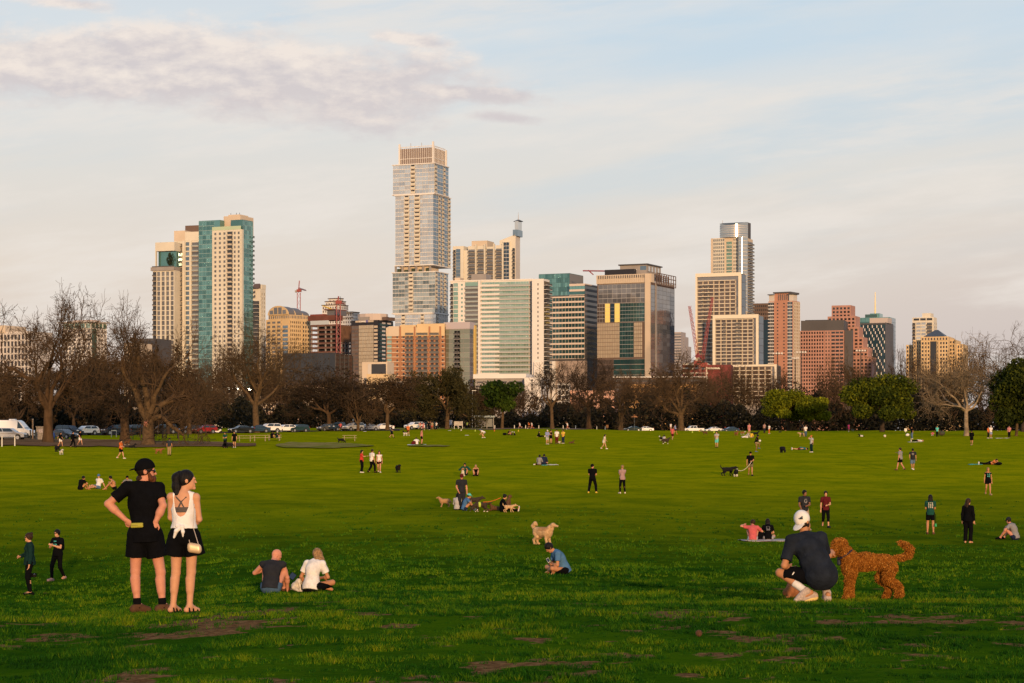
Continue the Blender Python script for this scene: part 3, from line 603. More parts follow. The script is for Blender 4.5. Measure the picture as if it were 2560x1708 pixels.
 xs = [v.co.x for v in me.vertices]; wdt = max(xs) - min(xs); sc = (k.s(915) - k.s(900)) / wdt; me.materials.clear(); me.materials.append(mat('sign_white', (0.8, 0.8, 0.82))); so_ = link(bpy.data.objects.new('roof_sign', me), b.e); so_.matrix_local = k.M @ Matrix.Translation((k.s(900), -0.45, k.z(804.6))) @ Matrix.Rotation(R(90), 4, 'X') @ Matrix.Diagonal((sc, sc * 0.85, 1, 1))
 mk = MB(); c0 = Vector((k.s(918.5), -0.45, k.z(802.6)))
 for q in range(4):
  Mq = Matrix.Translation(c0) @ Matrix.Rotation(q * math.pi / 2, 4, 'Y'); mk.add([Mq @ Vector(p) for p in ((-0.25, -.08, .35), (0.75, -.08, .35), (0.3, -.08, .9), (-0.25, -.08, .9))], [(0, 1, 2, 3)])
 k.put(mk, 'sign_emblem', mat('emblem_blue', (0.03, 0.05, 0.35))); b.finish()

 b = Bld('office_building', 'long low black glass box with thin pale vertical mullions behind the treetops', 790, 1150, 'office')
 k = b.blk(1150, 708, 838, 882, 14); k.body('wall', BLACKC, 882); k.windows('F', 708, 838, 884, 960, 1, 9, glass('glass_black', (0.006, 0.007, 0.010), (0.018, 0.017, 0.018), 0.05, pbl=0.0), DGREY, 0.985, 1.0, fr=0.4, name='glass_panel'); k.windows('R', 838, 882, 884, 960, 1, 4, MATS['glass_black'], DGREY, 0.985, 1.0, fr=0.4, name='glass_panel'); b.finish()
 b = Bld('pavilion', 'low tan building with a large dark framed opening, below the dark glass office', 948, 1120, 'building')
 k = b.blk(1120, 905, 968, 985, 18); k.body('wall', CREAM2, 905); k.panel('glass_wall', G_DARK, 'F', 929, 965, 910, 945, -.1, .12); k.panel('pier', OFFW, 'F', 920, 928.5, 910, 945, -.1, .3); k.box('wall', GOLDEN, k.s(940), k.w1 + 6, -14, -2, k.z(1130), k.z(937)); b.finish()
towers_left()

def lattice_crane(name, label, base, top, w, n, jib=None, cabz=None):
 e = empty(name, base, label, 'crane', 'red construction cranes of the skyline'); mb = MB(); h = top
 cs = [(-w, -w), (w, -w), (w, w), (-w, w)]
 for x, y in cs: mb.tube((x, y, 0), (x, y, h), 0.22, n=4)
 for i in range(n):
  z0, z1 = h * i / n, h * (i + 1) / n
  for j in range(4): a, b_ = cs[j], cs[(j + 1) % 4]; mb.tube((a[0], a[1], z0), (b_[0], b_[1], z1), 0.13, n=4, caps=False)
 mb.build('mast', CRANE_R, e)
 if jib:
  for nm, (ax, ay, az), (bx, by, bz), jw in jib:
   mb = MB(); a = Vector((ax, ay, az)); c = Vector((bx, by, bz)); d = (c - a); side = d.cross(Vector((0, 0, 1))).normalized() * jw; upv = side.cross(d).normalized() * jw * 1.6; m_ = 12
   for off in (side, -side, upv): mb.tube(a + off, c + off * 0.5, 0.2, n=4)
   for i in range(m_):
    p, q = a + d * i / m_, a + d * (i + 1) / m_; mb.tube(p + side, q + upv, 0.12, n=4, caps=False); mb.tube(p + upv, q - side, 0.12, n=4, caps=False); mb.tube(p - side, q + side, 0.12, n=4, caps=False)
   mb.build(nm, CRANE_R if nm != 'counterweight' else GREYC, e)
 if cabz: MB().box(-w * 1.3, w * 1.7, -w * 1.3, w * 1.3, cabz, cabz + w * 1.6).build('cab', mat('cab_red', (0.25, 0.06, 0.05)), e); MB().box(-w * 2.4, -w * 1.3, -w, w, cabz - 0.5, cabz + w).build('counterweight', GREYC, e)
 return e
p = P(747, 1100, 1800)
lattice_crane('tower_crane', 'red lattice tower crane rising behind the golden barrel roofed office', Vector((p.x, p.y, 4)), (HY - 732) * .36 + 6, 1.4, 22, [('apex', (0, 0, (HY - 732) * .36 + 6), (0.8, 0, (HY - 702) * .36 + 6), 0.5), ('jib', (0, 0, (HY - 722) * .36 + 6), (1.2, 50, (HY - 717) * .36 + 6), 0.7)], (HY - 730) * .36 + 6)
p = P(846, 1100, 1475)
lattice_crane('tower_crane', 'dark red crane mast rising in front of the stepped cream tiers beside the unfinished frame', Vector((p.x, p.y, 4)), (HY - 752) * .295 + 6, 1.5, 20, [('apex', (0, 0, (HY - 752) * .295 + 6), (0.5, 0, (HY - 741) * .295 + 6), 0.5), ('jib', (0, 0, (HY - 756) * .295 + 6), (1, 40, (HY - 752) * .295 + 6), 0.6)], (HY - 760) * .295 + 6)

def towers_mid():
 b = Bld('skyscraper', 'tallest tower, offset stacked glass boxes under a brown lattice crown', 1050, 1466)
 def cut(x0, xc, x1, y0, y1, rows, bf, br, gm, m1=10, lw=0.3, d=1466):
  k = b.blk(d, x0, xc, x1, 22); k.box('wall', OFFW, 0.3, k.w1 - 0.3, 0.3, k.w2 - 0.3, k.z(y1), k.z(y0))
  k.windows('F', x0, xc, y0, y1, rows, 7, gm, WHITE, 0.99, 0.87, fr=0.28, mull=2, mm=MULL, name='window_panel'); k.bands('R', xc, x1, y0, y1, rows, G_BLUE, WHITE, 0.88, fr=0.28, mull=5, mm=MULL)
  for f, a, c in [('F', *q) for q in bf] + [('R', *q) for q in br]:
   k.panel('balcony_recess', CREAM, f, a, c, y0, y1, -0.1, 0.18); k.balconies(f, a, c, y0 + 1, y1 + 1, rows, CREAM2, CREAM, 0.75, slab=0.5, rail=1.0)
   u0, u1 = k.rng(f, a, c); k.windows(f, a, c, y0, y1, rows, 1, G_DARK, None, 0.75, 0.35, 'balcony_door', 0, off=0.25, up=0.78)
  k.box('roof_slab', WHITE, -0.8, k.w1 + 0.8, -0.8, k.w2, k.z(y0) , k.z(y0 - 2.2)); k.box('floor_slab', WHITE, -0.8, k.w1 + 0.8, -0.8, k.w2, k.z(y1 + 2.2), k.z(y1)); return k
 cut(983, 1086, 1121, 409, 482, 7, [(1027, 1038)], [(1086.5, 1091), (1109, 1112)], G_SILVER)
 cut(989, 1083, 1126, 486, 661, 17, [(1011, 1023), (1036, 1050)], [(1096, 1100), (1105, 1109), (1120, 1125)], G_SILVER)
 k = b.blk(1466, 986, 1081, 1113, 22); k.box('terrace_wall', CREAM2, 3, k.w1 - 4, 3, k.w2 - 3, k.z(679), k.z(662))
 for i in range(6): k.box('terrace_column', GREYC, k.w1 * i / 5.5, k.w1 * i / 5.5 + 1.2, 0.4, 1.6, k.z(677), k.z(663))
 for i in range(5): k.box('terrace_planting', mat('terrace_green', (0.06, 0.08, 0.05), nscale=2, var=0.6), k.s(990 + i * 18), k.s(999 + i * 18), 1.8, 3.5, k.z(677), k.z(669 + i % 2 * 3))
 cut(982, 1088, 1120, 680, 781, 10, [(1022, 1033)], [(1088.5, 1092), (1101, 1104), (1110, 1114)], glass('glass_mixed', (0.05, 0.08, 0.09), (0.62, 0.62, 0.55), 0.8, pbl=0.1))  # darker greenish panes: tree reflections put into the glass colour
 cut(988, 1090, 1120, 785, 905, 12, [(1004, 1013), (1052, 1060)], [(1091, 1095)], G_SILVER)
 k = b.blk(1466, 998, 1083, 1113, 22); z0, z1 = k.z(407), k.z(364); k.box('plant_room', mat('plant_brown', (0.22, 0.16, 0.13)), 5, k.w1 - 5, 5, k.w2 - 5, z0, k.z(372)); k.box('plant_room', mat('plant_brown2', (0.28, 0.2, 0.16)), k.w1 * .45, k.w1 - 2, 3, k.w2 - 4, z0, k.z(385))
 mb = MB(); scr = MB()
 for i in range(17): x = k.w1 * i / 16; mb.box(x - 0.12, x + 0.12, -0.15, 0.15, z0, z1 - 0.0 * i)
 for i in range(10): y = k.w2 * i / 9; mb.box(k.w1 - 0.15, k.w1 + 0.15, y - 0.12, y + 0.12, z0, k.z(364))
 for f in (0.3, 1.0): z = z0 + (z1 - z0) * f; mb.box(0, k.w1, -0.2, 0.2, z - 0.2, z + 0.2); mb.box(k.w1 - 0.2, k.w1 + 0.2, 0, k.w2, z - 0.2, z + 0.2)
 k.put(mb, 'crown_lattice', WHITE); scr.box(0, k.w1, 0.3, 0.6, z0, k.z(368)); scr.box(k.w1 - 0.6, k.w1 - 0.3, 0.6, k.w2, z0, k.z(368)); k.put(scr, 'crown_screen', glass('glass_brown', (0.16, 0.11, 0.085), (0.30, 0.22, 0.17), 0.35, 0.3))
 for x, y, h in ((-0.4, 0, 356), (k.w1 - 0.6, -0.4, 354), (k.w1, k.w2, 366)): k.box('crown_post', WHITE, x, x + 1.2, y - 0.3, y + 0.9, z0, k.z(h))
 for i in (0.3, 0.62): k.box('antenna', MULL, k.w1 * i, k.w1 * i + 0.3, 2, 2.3, z1, k.z(354))
 b.finish()

 b = Bld('residential_tower', 'golden balcony fronted tower with a glass lantern and needle spire', 1215, 1750)
 k = b.blk(1750, 1133, 1287, 1299, 20); k.body('wall', CREAM, 622)
 k.box('wing', CREAM, 0, k.s(1160), -1, k.w2, k.z(1000), k.z(611)); k.bands('F', 1141, 1152, 618, 740, 14, G_BLUE, None, 0.94, fr=0, off=1.1); k.balconies('F', 1134, 1140, 620, 740, 13, CREAM2, RAIL, 1.4, off=1.0, back=G_DARK)
 k.box('penthouse', CREAM2, k.s(1176), k.s(1215), 3, 20, k.z(622), k.z(598))
 for i, (a, c) in enumerate(((1172, 1188), (1195, 1210), (1218, 1233), (1241, 1255))):
  k.box('bay', CREAM, k.s(a - 1), k.s(c + 1), -0.9, 1, k.z(1000), k.z(612 + (i == 2) * 3)); k.balconies('F', a, c, 620, 740, 13, CREAM2, RAIL, 1.7, off=0.9, back=G_GREY); k.panel('pier', CREAM, 'F', c + 2, c + 5, 608, 740, -.1, 2.0)
 k.bands('F', 1259, 1273, 605, 740, 14, G_NAVY, WHITE, 0.9, fr=0.3, mull=2, mm=CREAM, off=0.5); k.box('wall', CREAM, k.s(1257), k.s(1274), -0.5, 8, k.z(1000), k.z(603)); k.balconies('F', 1281, 1287, 620, 740, 13, CREAM2, RAIL, 1.4, back=G_DARK)
 z = k.z; mb = MB(); a0, a1 = k.s(1248), k.w1; mb.add([(a0, 1, z(640)), (a1, 1, z(640)), (a1, 9, z(640)), (a0, 9, z(640)), (a0, 1, z(600)), (a1, 1, z(586)), (a1, 9, z(586)), (a0, 9, z(600))], BOXQ.tolist()); k.put(mb, 'fin_wall', CREAM); k.panel('side_wall', OFFW, 'R', 1288, 1299, 590, 1000)
 k.box('spire_base', G_BLUE, k.s(1281), k.s(1293), 1, 14, z(590), z(574)); k.box('spire_lantern', G_SILVER, k.s(1284), k.s(1293), 3, 12, z(574), z(552)); mx_, my_ = (k.s(1284) + k.s(1293)) / 2, 7.5; mb = MB().tube((mx_, my_, z(552)), (mx_, my_, z(547.5)), 4.6, 1.0, 8); k.put(mb, 'spire_cap', DGREY); mb = MB().tube((mx_, my_, z(549)), (mx_, my_, z(528)), 0.45, 0.12, 6); k.put(mb, 'needle', MULL); b.finish()

 b = Bld('apartment_tower', 'white slab tower with long balcony bands over seagreen glass', 1250, 1350)
 k = b.blk(1350, 1126, 1332, 1358, 16); k.body('wall', WHITE, 700)
 k.box('parapet', WHITE, -0.5, k.w1 + 0.3, -0.5, k.w2, k.z(700), k.z(697)); k.box('roof_plant', GREYC, k.s(1172), k.s(1209), 6, 18, k.z(697), k.z(680)); k.box('roof_plant', CREAM2, k.s(1130), k.s(1144), 6, 14, k.z(697), k.z(688))
 k.windows('F', 1204, 1322, 703, 936, 21, 9, G_GREEN, None, 0.985, 0.78, fr=0, mull=2, mm=MULL, up=0.58, name='window_panel'); k.balconies('F', 1203, 1327, 704, 937, 21, WHITE, RAILG, 1.6, slab=0.35, rail=1.0)
 k.balconies('F', 1203, 1250, 704, 937, 21, WHITE, WHITE, 1.75, slab=0.3, rail=1.15, name='solid_balcony'); k.panel('pier', WHITE, 'F', 1197, 1203, 698, 960, -.1, 1.9); k.panel('recess', GREYC, 'F', 1323, 1329, 703, 936, -.1, 0.2)
 k.windows('F', 1133, 1146, 703, 936, 21, 1, G_GREEN, WHITE, 0.9, 0.85, fr=0.2); k.windows('F', 1148, 1162, 703, 936, 21, 1, G_GREEN, WHITE, 0.35, 0.45, fr=0.3); k.balconies('F', 1126, 1133, 705, 936, 21, WHITE, RAIL, 1.4, back=G_DARK); k.balconies('F', 1163, 1196, 709, 936, 20, GREYC, RAILG, 1.3, back=G_GREY)
 k.panel('glass_head', G_GREEN, 'F', 1163, 1196, 702, 712, -.1, .2)
 q = b.blk(1340, 1330, 1359, 1374, 20); q.body('shear_wall', WHITE, 697); q.windows('F', 1342, 1348, 705, 900, 17, 1, G_DARK, None, 0.4, 0.45, fr=0); q.balconies('R', 1360, 1374, 702, 936, 21, WHITE, RAIL, 2.0, back=G_DARK)
 q.box('stair_tower', WHITE, q.s(1337), q.s(1350), -2, 2, q.z(1130), q.z(905)); b.finish()
 b = Bld('parking_garage', 'white and grey garage podium at the foot of the white slab tower', 1260, 1200, 'garage')
 k = b.blk(1200, 1188, 1312, None, 12); k.body('wall', GREYC, 946); k.box('parapet', WHITE, -1, k.w1 + 1, -1, k.w2, k.z(946), k.z(935)); k.windows('F', 1190, 1310, 950, 1010, 6, 6, G_DARK, None, 0.75, 0.3, fr=0)
 q = b.blk(1190, 1311, 1352, None, 12); q.body('stair_wall', WHITE, 944); q.windows('F', 1326, 1334, 946, 1010, 6, 1, G_DARK, None, 0.6, 0.4, fr=0); b.finish()

 b = Bld('apartment_building', 'orange brick apartment block with balconies and a greenish glass corner', 1070, 1230, 'apartment block')
 k = b.blk(1230, 966, 1112, None, 8); k.body('wall', BRICK, 838)
 k.box('top_storey', CREAM2, -0.2, k.w1, -0.2, k.w2, k.z(840), k.z(818)); k.box('parapet', GOLDEN, k.s(1000), k.s(1040), -0.6, 6, k.z(840), k.z(812)); k.box('parapet', GOLDEN, k.s(1042), k.w1, -0.4, 6, k.z(840), k.z(809)); k.box('parapet', CREAM2, k.s(972), k.s(998), -0.6, 8, k.z(840), k.z(815))
 for a, c, n in ((1014, 1034, 2), (1042, 1070, 2), (1075, 1098, 2)): k.balconies('F', a, c, 826, 1010, 16, GREYC, RAIL, 1.5); k.windows('F', a, c, 826, 1010, 16, n, G_DARK, BRICK, 0.62, 0.82, fr=0.15, name='balcony_door')
 k.windows('F', 967, 980, 826, 1010, 16, 1, G_GREEN, BRICK, 0.9, 0.8, fr=0.2); k.windows('F', 988, 998, 826, 1010, 16, 1, G_DARK, None, 0.35, 0.55, fr=0); k.windows('F', 1005, 1013, 826, 1010, 16, 1, G_DARK, None, 0.6, 0.55, fr=0); k.windows('F', 1103, 1111, 826, 1010, 16, 1, G_DARK, None, 0.5, 0.55, fr=0)
 for p_ in (999, 1035, 1072, 1099): k.panel('pier', BRICK, 'F', p_, p_ + 4, 816, 1010, -.1, 0.8)
 for r in range(16): z = k.z(834 + r * 11.6); k.box('string_course', CREAM2, 0, k.w1, -0.12, 0.02, z - 0.2, z + 0.2)
 q = b.blk(1228, 1111, 1174, 1189, 20); q.body('corner_wall', GREYC, 822); q.box('corner_parapet', mat('lavender_grey', (0.40, 0.35, 0.36)), -0.3, q.w1 + 0.3, -0.3, q.w2 * 0.8, q.z(822), q.z(805)); q.bands('F', 1112, 1174, 823, 1010, 16, glass('glass_olive', (0.16, 0.17, 0.13), (0.32, 0.33, 0.25), 0.55), GREYC, 0.92, fr=0.12, mull=4, mm=GREYC)
 q.balconies('F', 1136, 1150, 826, 1010, 16, GREYC, RAIL, 1.3, back=G_DARK); q.bands('R', 1175, 1184, 823, 1010, 16, G_BLUE, GREYC, 0.93, fr=0.1); q.panel('corner_pier', mat('ochre_panel', (0.62, 0.42, 0.12)), 'R', 1184, 1189, 812, 1010, -.1, .6); b.finish()

 b = Bld('office_tower', 'dark green glass office with pale floor bands and a teal upper box', 1420, 1450)
 u_ = b.blk(1462, 1347, 1424, 1458, 24); u_.box('upper_wall', TEALM, 0.2, u_.w1, 0.2, u_.w2, u_.z(900), u_.z(683)); u_.windows('F', 1347, 1424, 683.5, 740, 5, 14, G_TEAL, TEALM, 0.93, 0.95, fr=0.1); u_.windows('R', 1424, 1458, 684, 740, 3, 1, mat('grey_panel', (0.16, 0.155, 0.155)), None, 1.0, 0.97, fr=0, name='side_panel')
 k = b.blk(1450, 1366, 1462, 1493, 24); k.box('wall', DGREY, 0.2, k.w1, 0.2, k.w2, k.z(1130), k.z(737)); k.box('wall', DGREY, k.s(1424), k.w1, 0.2, k.w2, k.z(737), k.z(711)); wb = mat('warm_spandrel', (0.56, 0.47, 0.40), 0.85)
 k.windows('F', 1366, 1462, 740, 897, 12, 12, G_DTEAL, wb, 0.985, 0.66, fr=0.7, up=0.42, name='window_panel'); k.bands('F', 1424, 1462, 711, 738, 2, G_TEAL, wb, 0.62, fr=0.6, mull=5, mm=TEALM, up=0.42); k.bands('R', 1462, 1493, 711, 897, 14, G_DARK, DGREY, 0.55, fr=0.4); k.box('parapet', wb, k.s(1424), k.w1 + 0.5, -0.6, k.w2, k.z(711.5), k.z(709))
 k.box('base_wall', mat('base_pinkgrey', (0.33, 0.26, 0.22), 0.9, nscale=0.05, var=0.1), 0.5, k.w1 + .3, -0.4, 4, k.z(1130), k.z(902))
 for p0, p1 in ((1367, 1377), (1382, 1391)): k.box('base_column', WHITE, k.s(p0), k.s(p1), -2.4, 0.5, k.z(1130), k.z(902))
 b.finish()

 b = Bld('office_tower', 'broad bronze glass tower with two panels coloured as gold reflections and a louvred parapet', 1590, 1400)
 k = b.blk(1400, 1493, 1627, 1686, 25); k.body('wall', BROWNC, 706); k.box('side_parapet', mat('grey_par', (0.32, 0.30, 0.30)), k.w1 - 6, k.w1 + 0.2, 2, k.w2, k.z(706), k.z(701))
 k.box('parapet', CREAM2, -0.4, k.w1 + 0.6, -0.6, 5, k.z(706), k.z(684)); k.windows('F', 1495, 1613, 685.5, 694, 1, 26, G_DARK, CREAM2, 0.5, 0.9, name='louvre', fr=0.2, off=0.6); k.windows('F', 1495, 1613, 695, 705, 1, 26, TANP, CREAM2, 0.6, 0.9, name='parapet_panel', fr=0.2, off=0.6)
 k.windows('F', 1496, 1613, 708, 755, 4, 10, G_GREY, MULL, 0.97, 0.92, fr=0.15); k.windows('F', 1493, 1512, 756, 803, 5, 3, G_BRONZE, MULL, 0.95, 0.9, fr=0.12)
 for a, c in ((1513, 1525), (1537, 1549.5)): k.bands('F', a, c, 756, 804, 5, mat('gold_reflection_paint', (0.92, 0.72, 0.22), 0.35, metal=0.25), MULL, 0.95, name='reflection_panel', fr=0.1, off=0.2)  # yellow sun reflection put into the colour of these panels
 k.bands('F', 1526, 1536, 756, 803, 5, G_NAVY, MULL, 0.94, fr=0.12); k.windows('F', 1550, 1612, 756, 803, 5, 9, G_DTEAL, MULL, 0.985, 0.92, fr=0.14, name='window_panel')
 k.windows('F', 1493, 1549, 805, 893, 9, 13, glass('glass_tan2', (0.38, 0.30, 0.21), (0.50, 0.41, 0.29), 0.3, 0.3), BROWNC, 0.9, 0.9, fr=0.08, name='facade_panel'); k.windows('F', 1549, 1584, 805, 893, 8, 5, G_DTEAL, MULL, 0.985, 0.93, fr=0.12, name='window_panel'); k.windows('F', 1585, 1606, 805, 893, 9, 4, MATS['glass_tan2'], BROWNC, 0.85, 0.85, fr=0.1, name='facade_panel')
 k.bands('F', 1534, 1612, 897, 990, 7, G_DTEAL, GREYC, 0.9, fr=0.15, mull=9, mm=BLACKC); k.bands('F', 1493, 1533, 897, 990, 7, G_BRONZE, BROWNC, 0.9, fr=0.1); k.panel('stone_pier', CREAM2, 'F', 1614, 1627, 684, 1010, -.1, 1.6)
 k.windows('R', 1627, 1686, 712, 990, 26, 6, glass('glass_bluegrey', (0.15, 0.155, 0.17), (0.30, 0.30, 0.31), 0.7, 0.04), DGREY, 0.985, 0.94, fr=0.1, name='window_panel'); k.panel('side_pier', GREYC, 'R', 1638, 1641, 706, 1000, -.1, .5)
 q = b.blk(1412, 1550, 1617, 1652, 25); q.box('penthouse', GREYC, 0, q.w1, 0, q.w2, q.z(706), q.z(662)); q.box('penthouse_roof', DGREY, -1, q.w1 + 1, -1, q.w2 + 1, q.z(662), q.z(659)); q.windows('F', 1600, 1616, 664, 675, 1, 1, G_BLUE, None, 0.95, 0.95, fr=0); q.windows('R', 1619, 1650, 664, 678, 1, 4, G_SILVER, GREYC, 0.6, 0.9, fr=0.3); q.box('plant_box', BLACKC, -8, 14, -9, -4, q.z(690), q.z(674))
 mb = MB().tube((-8, -6, q.z(676)), (-26, -6, q.z(673)), 0.5, n=5); mb.tube((-18, -6, q.z(684)), (-22, -6, q.z(672)), 0.4, n=5); q.put(mb, 'roof_hoist', CRANE_R)
 mb = MB(); z0, z1 = k.z(709), k.z(680); 
 for i in range(9):
  y = k.w2 * (0.2 + 0.8 * i / 8)
  for x in (k.w1 - 5, k.w1 + 1.0): mb.box(x - .25, x + .25, y - .25, y + .25, z0, z1)
 for f in (0, 0.33, 0.66, 1): z = z0 + (z1 - z0) * f; mb.box(k.w1 + 0.8, k.w1 + 1.2, k.w2 * .2, k.w2, z - .25, z + .25); mb.box(k.w1 - 5.2, k.w1 - 4.8, k.w2 * .2, k.w2, z - .25, z + .25)
 k.put(mb, 'roof_frame', BROWNC); b.finish()
 b = Bld('office_tower', 'distant pale grey tower with a stepped right side behind the bronze glass tower', 1698, 2300)
 for d, x0, xc, y in ((2300, 1655, 1703, 830), (2310, 1660, 1710, 842), (2320, 1660, 1717, 866)):
  k = b.blk(d, x0, xc, None, 20, 20); k.body('wall', mat('pale_grey_stone', (0.34, 0.30, 0.29)), y); k.bands('F', x0, xc, y + 2, y + 100, 14, G_GREY, MATS['pale_grey_stone'], 0.45, fr=0.2)
 b.finish()
towers_mid()

def towers_right():
 b = Bld('skyscraper', 'rounded glass tower with a shining drum and scooped blue top', 1829, 1750)
 k = b.blk(1750, 1777, 1860, 1882, 24); k.body('wall', CREAM2, 593)
 def oval(name, m, px0, px1, y0, y1, ry, rows, mm, dy=0.0, concave=0, nseg=28, mf=0.1):
  cx = k.s((px0 + px1) / 2); rx = (k.s(px1) - k.s(px0)) / 2; z1, z0 = k.z(y0), k.z(y1); th = [math.pi * (1 + i / nseg) for i in range(nseg + 1)]
  ring = [(cx + rx * math.cos(a), dy + ry * math.sin(a)) for a in th]
  for r in range(rows):
   za, zb = z0 + (z1 - z0) * r / rows, z0 + (z1 - z0) * (r + 1) / rows; mb = MB(); n = len(ring)
   mb.add([(x, y, za + (zb - za) * mf) for x, y in ring] + [(x, y, zb) for x, y in ring], [(i, i + 1, n + i + 1, n + i) for i in range(n - 1)])
   o = k.put(mb, name, m, smooth=True)
  sl_ = MB(); n = len(ring)
  for r in range(rows + 1):
   z = z0 + (z1 - z0) * r / rows; sl_.add([(cx + (x - cx) * 1.01, y * 1.012, z - 0.2) for x, y in ring] + [(cx + (x - cx) * 1.01, y * 1.012, z + 0.3) for x, y in ring], [(i, i + 1, n + i + 1, n + i) for i in range(n - 1)])
  k.put(sl_, 'floor_slabs', mm); return ring, z1
 gs = glass('glass_curved', (0.30, 0.33, 0.36), (0.52, 0.50, 0.45), 0.85, 0.16)
 for px0, px1, wm in ((1782, 1811, 0), (1811, 1829, 1)):
  pass
 k.windows('F', 1783, 1812, 594, 775, 20, 6, G_BLUE, CREAM, 0.6, 0.7, fr=0.4); k.bands('F', 1816, 1830, 602, 775, 19, G_GREEN, CREAM, 0.8, fr=0.3); k.windows('F', 1833, 1852, 594, 775, 20, 4, G_BRONZE, CREAM, 0.5, 0.6, fr=0.3)
 oval('curved_window_band', gs, 1846, 1869, 594, 780, 7.0, 20, CREAM, 0.0); k.balconies('R', 1868, 1882, 600, 790, 21, CREAM, RAIL, 1.6, back=G_BRONZE)
 oval('drum_window_band', gs, 1793, 1862, 563, 592, 12.0, 5, MULL, 9.0); k.box('drum_core', DGREY, k.s(1795), k.s(1860), 9.5, 20, k.z(593), k.z(553))
 cx = k.s(1827.5); rx = k.s(1862) - cx; n = 24; mb = MB(); zt = k.z(553); zb = k.z(563.2); low = []; top = []
 for i in range(n + 1):
  a = math.pi * (1 + i / n); x, y = cx + rx * math.cos(a), 9 + 12 * math.sin(a); u = (x - cx) / rx; low.append((x, y, zb)); top.append((x, y, zb + (zt - zb) * (0.15 + 0.85 * u * u)))
 mb.add(low + top, [(i, i + 1, n + 2 + i, n + 1 + i) for i in range(n)]); k.put(mb, 'crown_rim', gs, smooth=True); k.put(MB().box(k.s(1797), k.s(1858), 8.6, 9.2, k.z(563), k.z(553)), 'crown_louvre', mat('louvre_blue', (0.06, 0.09, 0.14), 0.4)); k.box('mast', MULL, k.s(1798), k.s(1798) + .3, 9, 9.3, k.z(553), k.z(546)); b.finish()

 def framed(b, d, x0, xc, x1, y, g0, g1, gy, rows, cols, yb=1010, th=9):
  k = b.blk(d, x0, xc, x1, 22); k.box('wall', GREYC, 0.5, k.w1 - .3, 0.5, k.w2, k.z(1130), k.z(y + 2)); fm = mat('cream_frame', (0.66, 0.58, 0.45), 0.85)
  k.put(MB().box(0, k.w1, -1.4, 0.4, k.z(y + th), k.z(y)), 'frame_beam', fm); k.put(MB().box(0, k.s(g0), -1.38, 0.4, k.z(1130), k.z(y + th)), 'frame_post', fm); k.put(MB().box(k.s(g1), k.w1, -1.38, 0.4, k.z(1130), k.z(y + th)), 'frame_post', fm)
  k.windows('F', g0, g1 - 8, gy, yb, rows, cols, G_BRONZE, None, 0.68, 0.80, fr=0); k.windows('F', g0, g1 - 8, gy, yb, rows, cols, TANP, None, 0.22, 0.72, fr=0, name='mullion_panel', u=(k.s(g0) + (k.s(g1 - 8) - k.s(g0)) / cols / 2, k.s(g1 - 8) + (k.s(g1 - 8) - k.s(g0)) / cols / 2), off=0.05)
  for r in range(rows + 1): z = k.z(yb) + (k.z(gy) - k.z(yb)) * r / rows; k.box('floor_edge', fm, k.s(g0), k.s(g1 - 8), -0.7, 0.5, z - 0.22, z + 0.22)
  k.windows('F', g1 - 8, g1, gy, yb, rows, 1, G_GREY, GREYC, 0.95, 0.95, fr=0.1); k.panel('glass_head', G_GREY, 'F', g0, g1, y + th, gy, -.1, .1); k.windows('R', xc, x1, y + 4, yb, max(3, rows // 2), 1, G_NAVY, DGREY, 0.9, 0.95, fr=0.1, name='side_window'); return k
 b = Bld('hotel_tower', 'pair of interlocked cream framed glass slabs with thin bright floor lines', 1820, 1330)
 k = framed(b, 1350, 1740, 1854, 1864, 681, 1744, 1847, 700, 32, 7); k.balconies('F', 1754, 1760, 706, 1010, 31, GREYC, RAIL, 1.0); k.balconies('F', 1768, 1775, 706, 1010, 31, GREYC, RAIL, 1.0)
 k = framed(b, 1322, 1783, 1897, 1909, 786, 1789, 1891, 797, 24, 7); k.balconies('F', 1808, 1816, 802, 1010, 23, GREYC, RAIL, 1.0); k.balconies('F', 1840, 1852, 802, 1010, 23, GREYC, RAIL, 1.0)
 framed(b, 1280, 1827, 1942, 1952, 911, 1833, 1937, 915, 9, 6, th=5); b.finish()
 b = Bld('office_tower', 'plain dark brown slab half hidden behind the brick apartment tower', 1902, 1850)
 k = b.blk(1850, 1880, 1926, None, 20, 25); k.body('wall', BROWNC, 758); k.windows('F', 1882, 1925, 760, 900, 14, 9, G_DARK, BROWNC, 0.55, 0.5, fr=0.2); k.box('glass_wall', G_NAVY, k.s(1908), k.w1 + 1, -8, -2, k.z(1000), k.z(800)); b.finish()
 b = Bld('residential_tower', 'orange brick and white banded apartment tower with small dark roof canopies', 1960, 1450)
 k = b.blk(1450, 1921, 1983, 1999, 30); k.body('wall', BRICK2, 752)
 k.box('roof_block', BRICK2, k.s(1934), k.s(1972), 2, 16, k.z(752), k.z(732)); k.box('roof_canopy', DGREY, k.s(1931), k.s(1975), 1, 18, k.z(732), k.z(728.5)); k.box('corner_block', OFFW, k.s(1922), k.s(1934), .5, 10, k.z(752), k.z(736)); k.box('roof_canopy', DGREY, k.s(1920), k.s(1934), -1, 12, k.z(736), k.z(734)); k.box('corner_block', OFFW, k.s(1972), k.w1, .5, k.w2 * .6, k.z(752), k.z(736)); k.box('roof_canopy', DGREY, k.s(1972), k.w1 + 1.5, -1, k.w2 * .6, k.z(736), k.z(733.5))
 k.windows('F', 1942, 1970, 733, 751, 1, 6, G_BRONZE, BRICK2, 0.6, 0.85, fr=0.2, off=-2); bw = WHITE
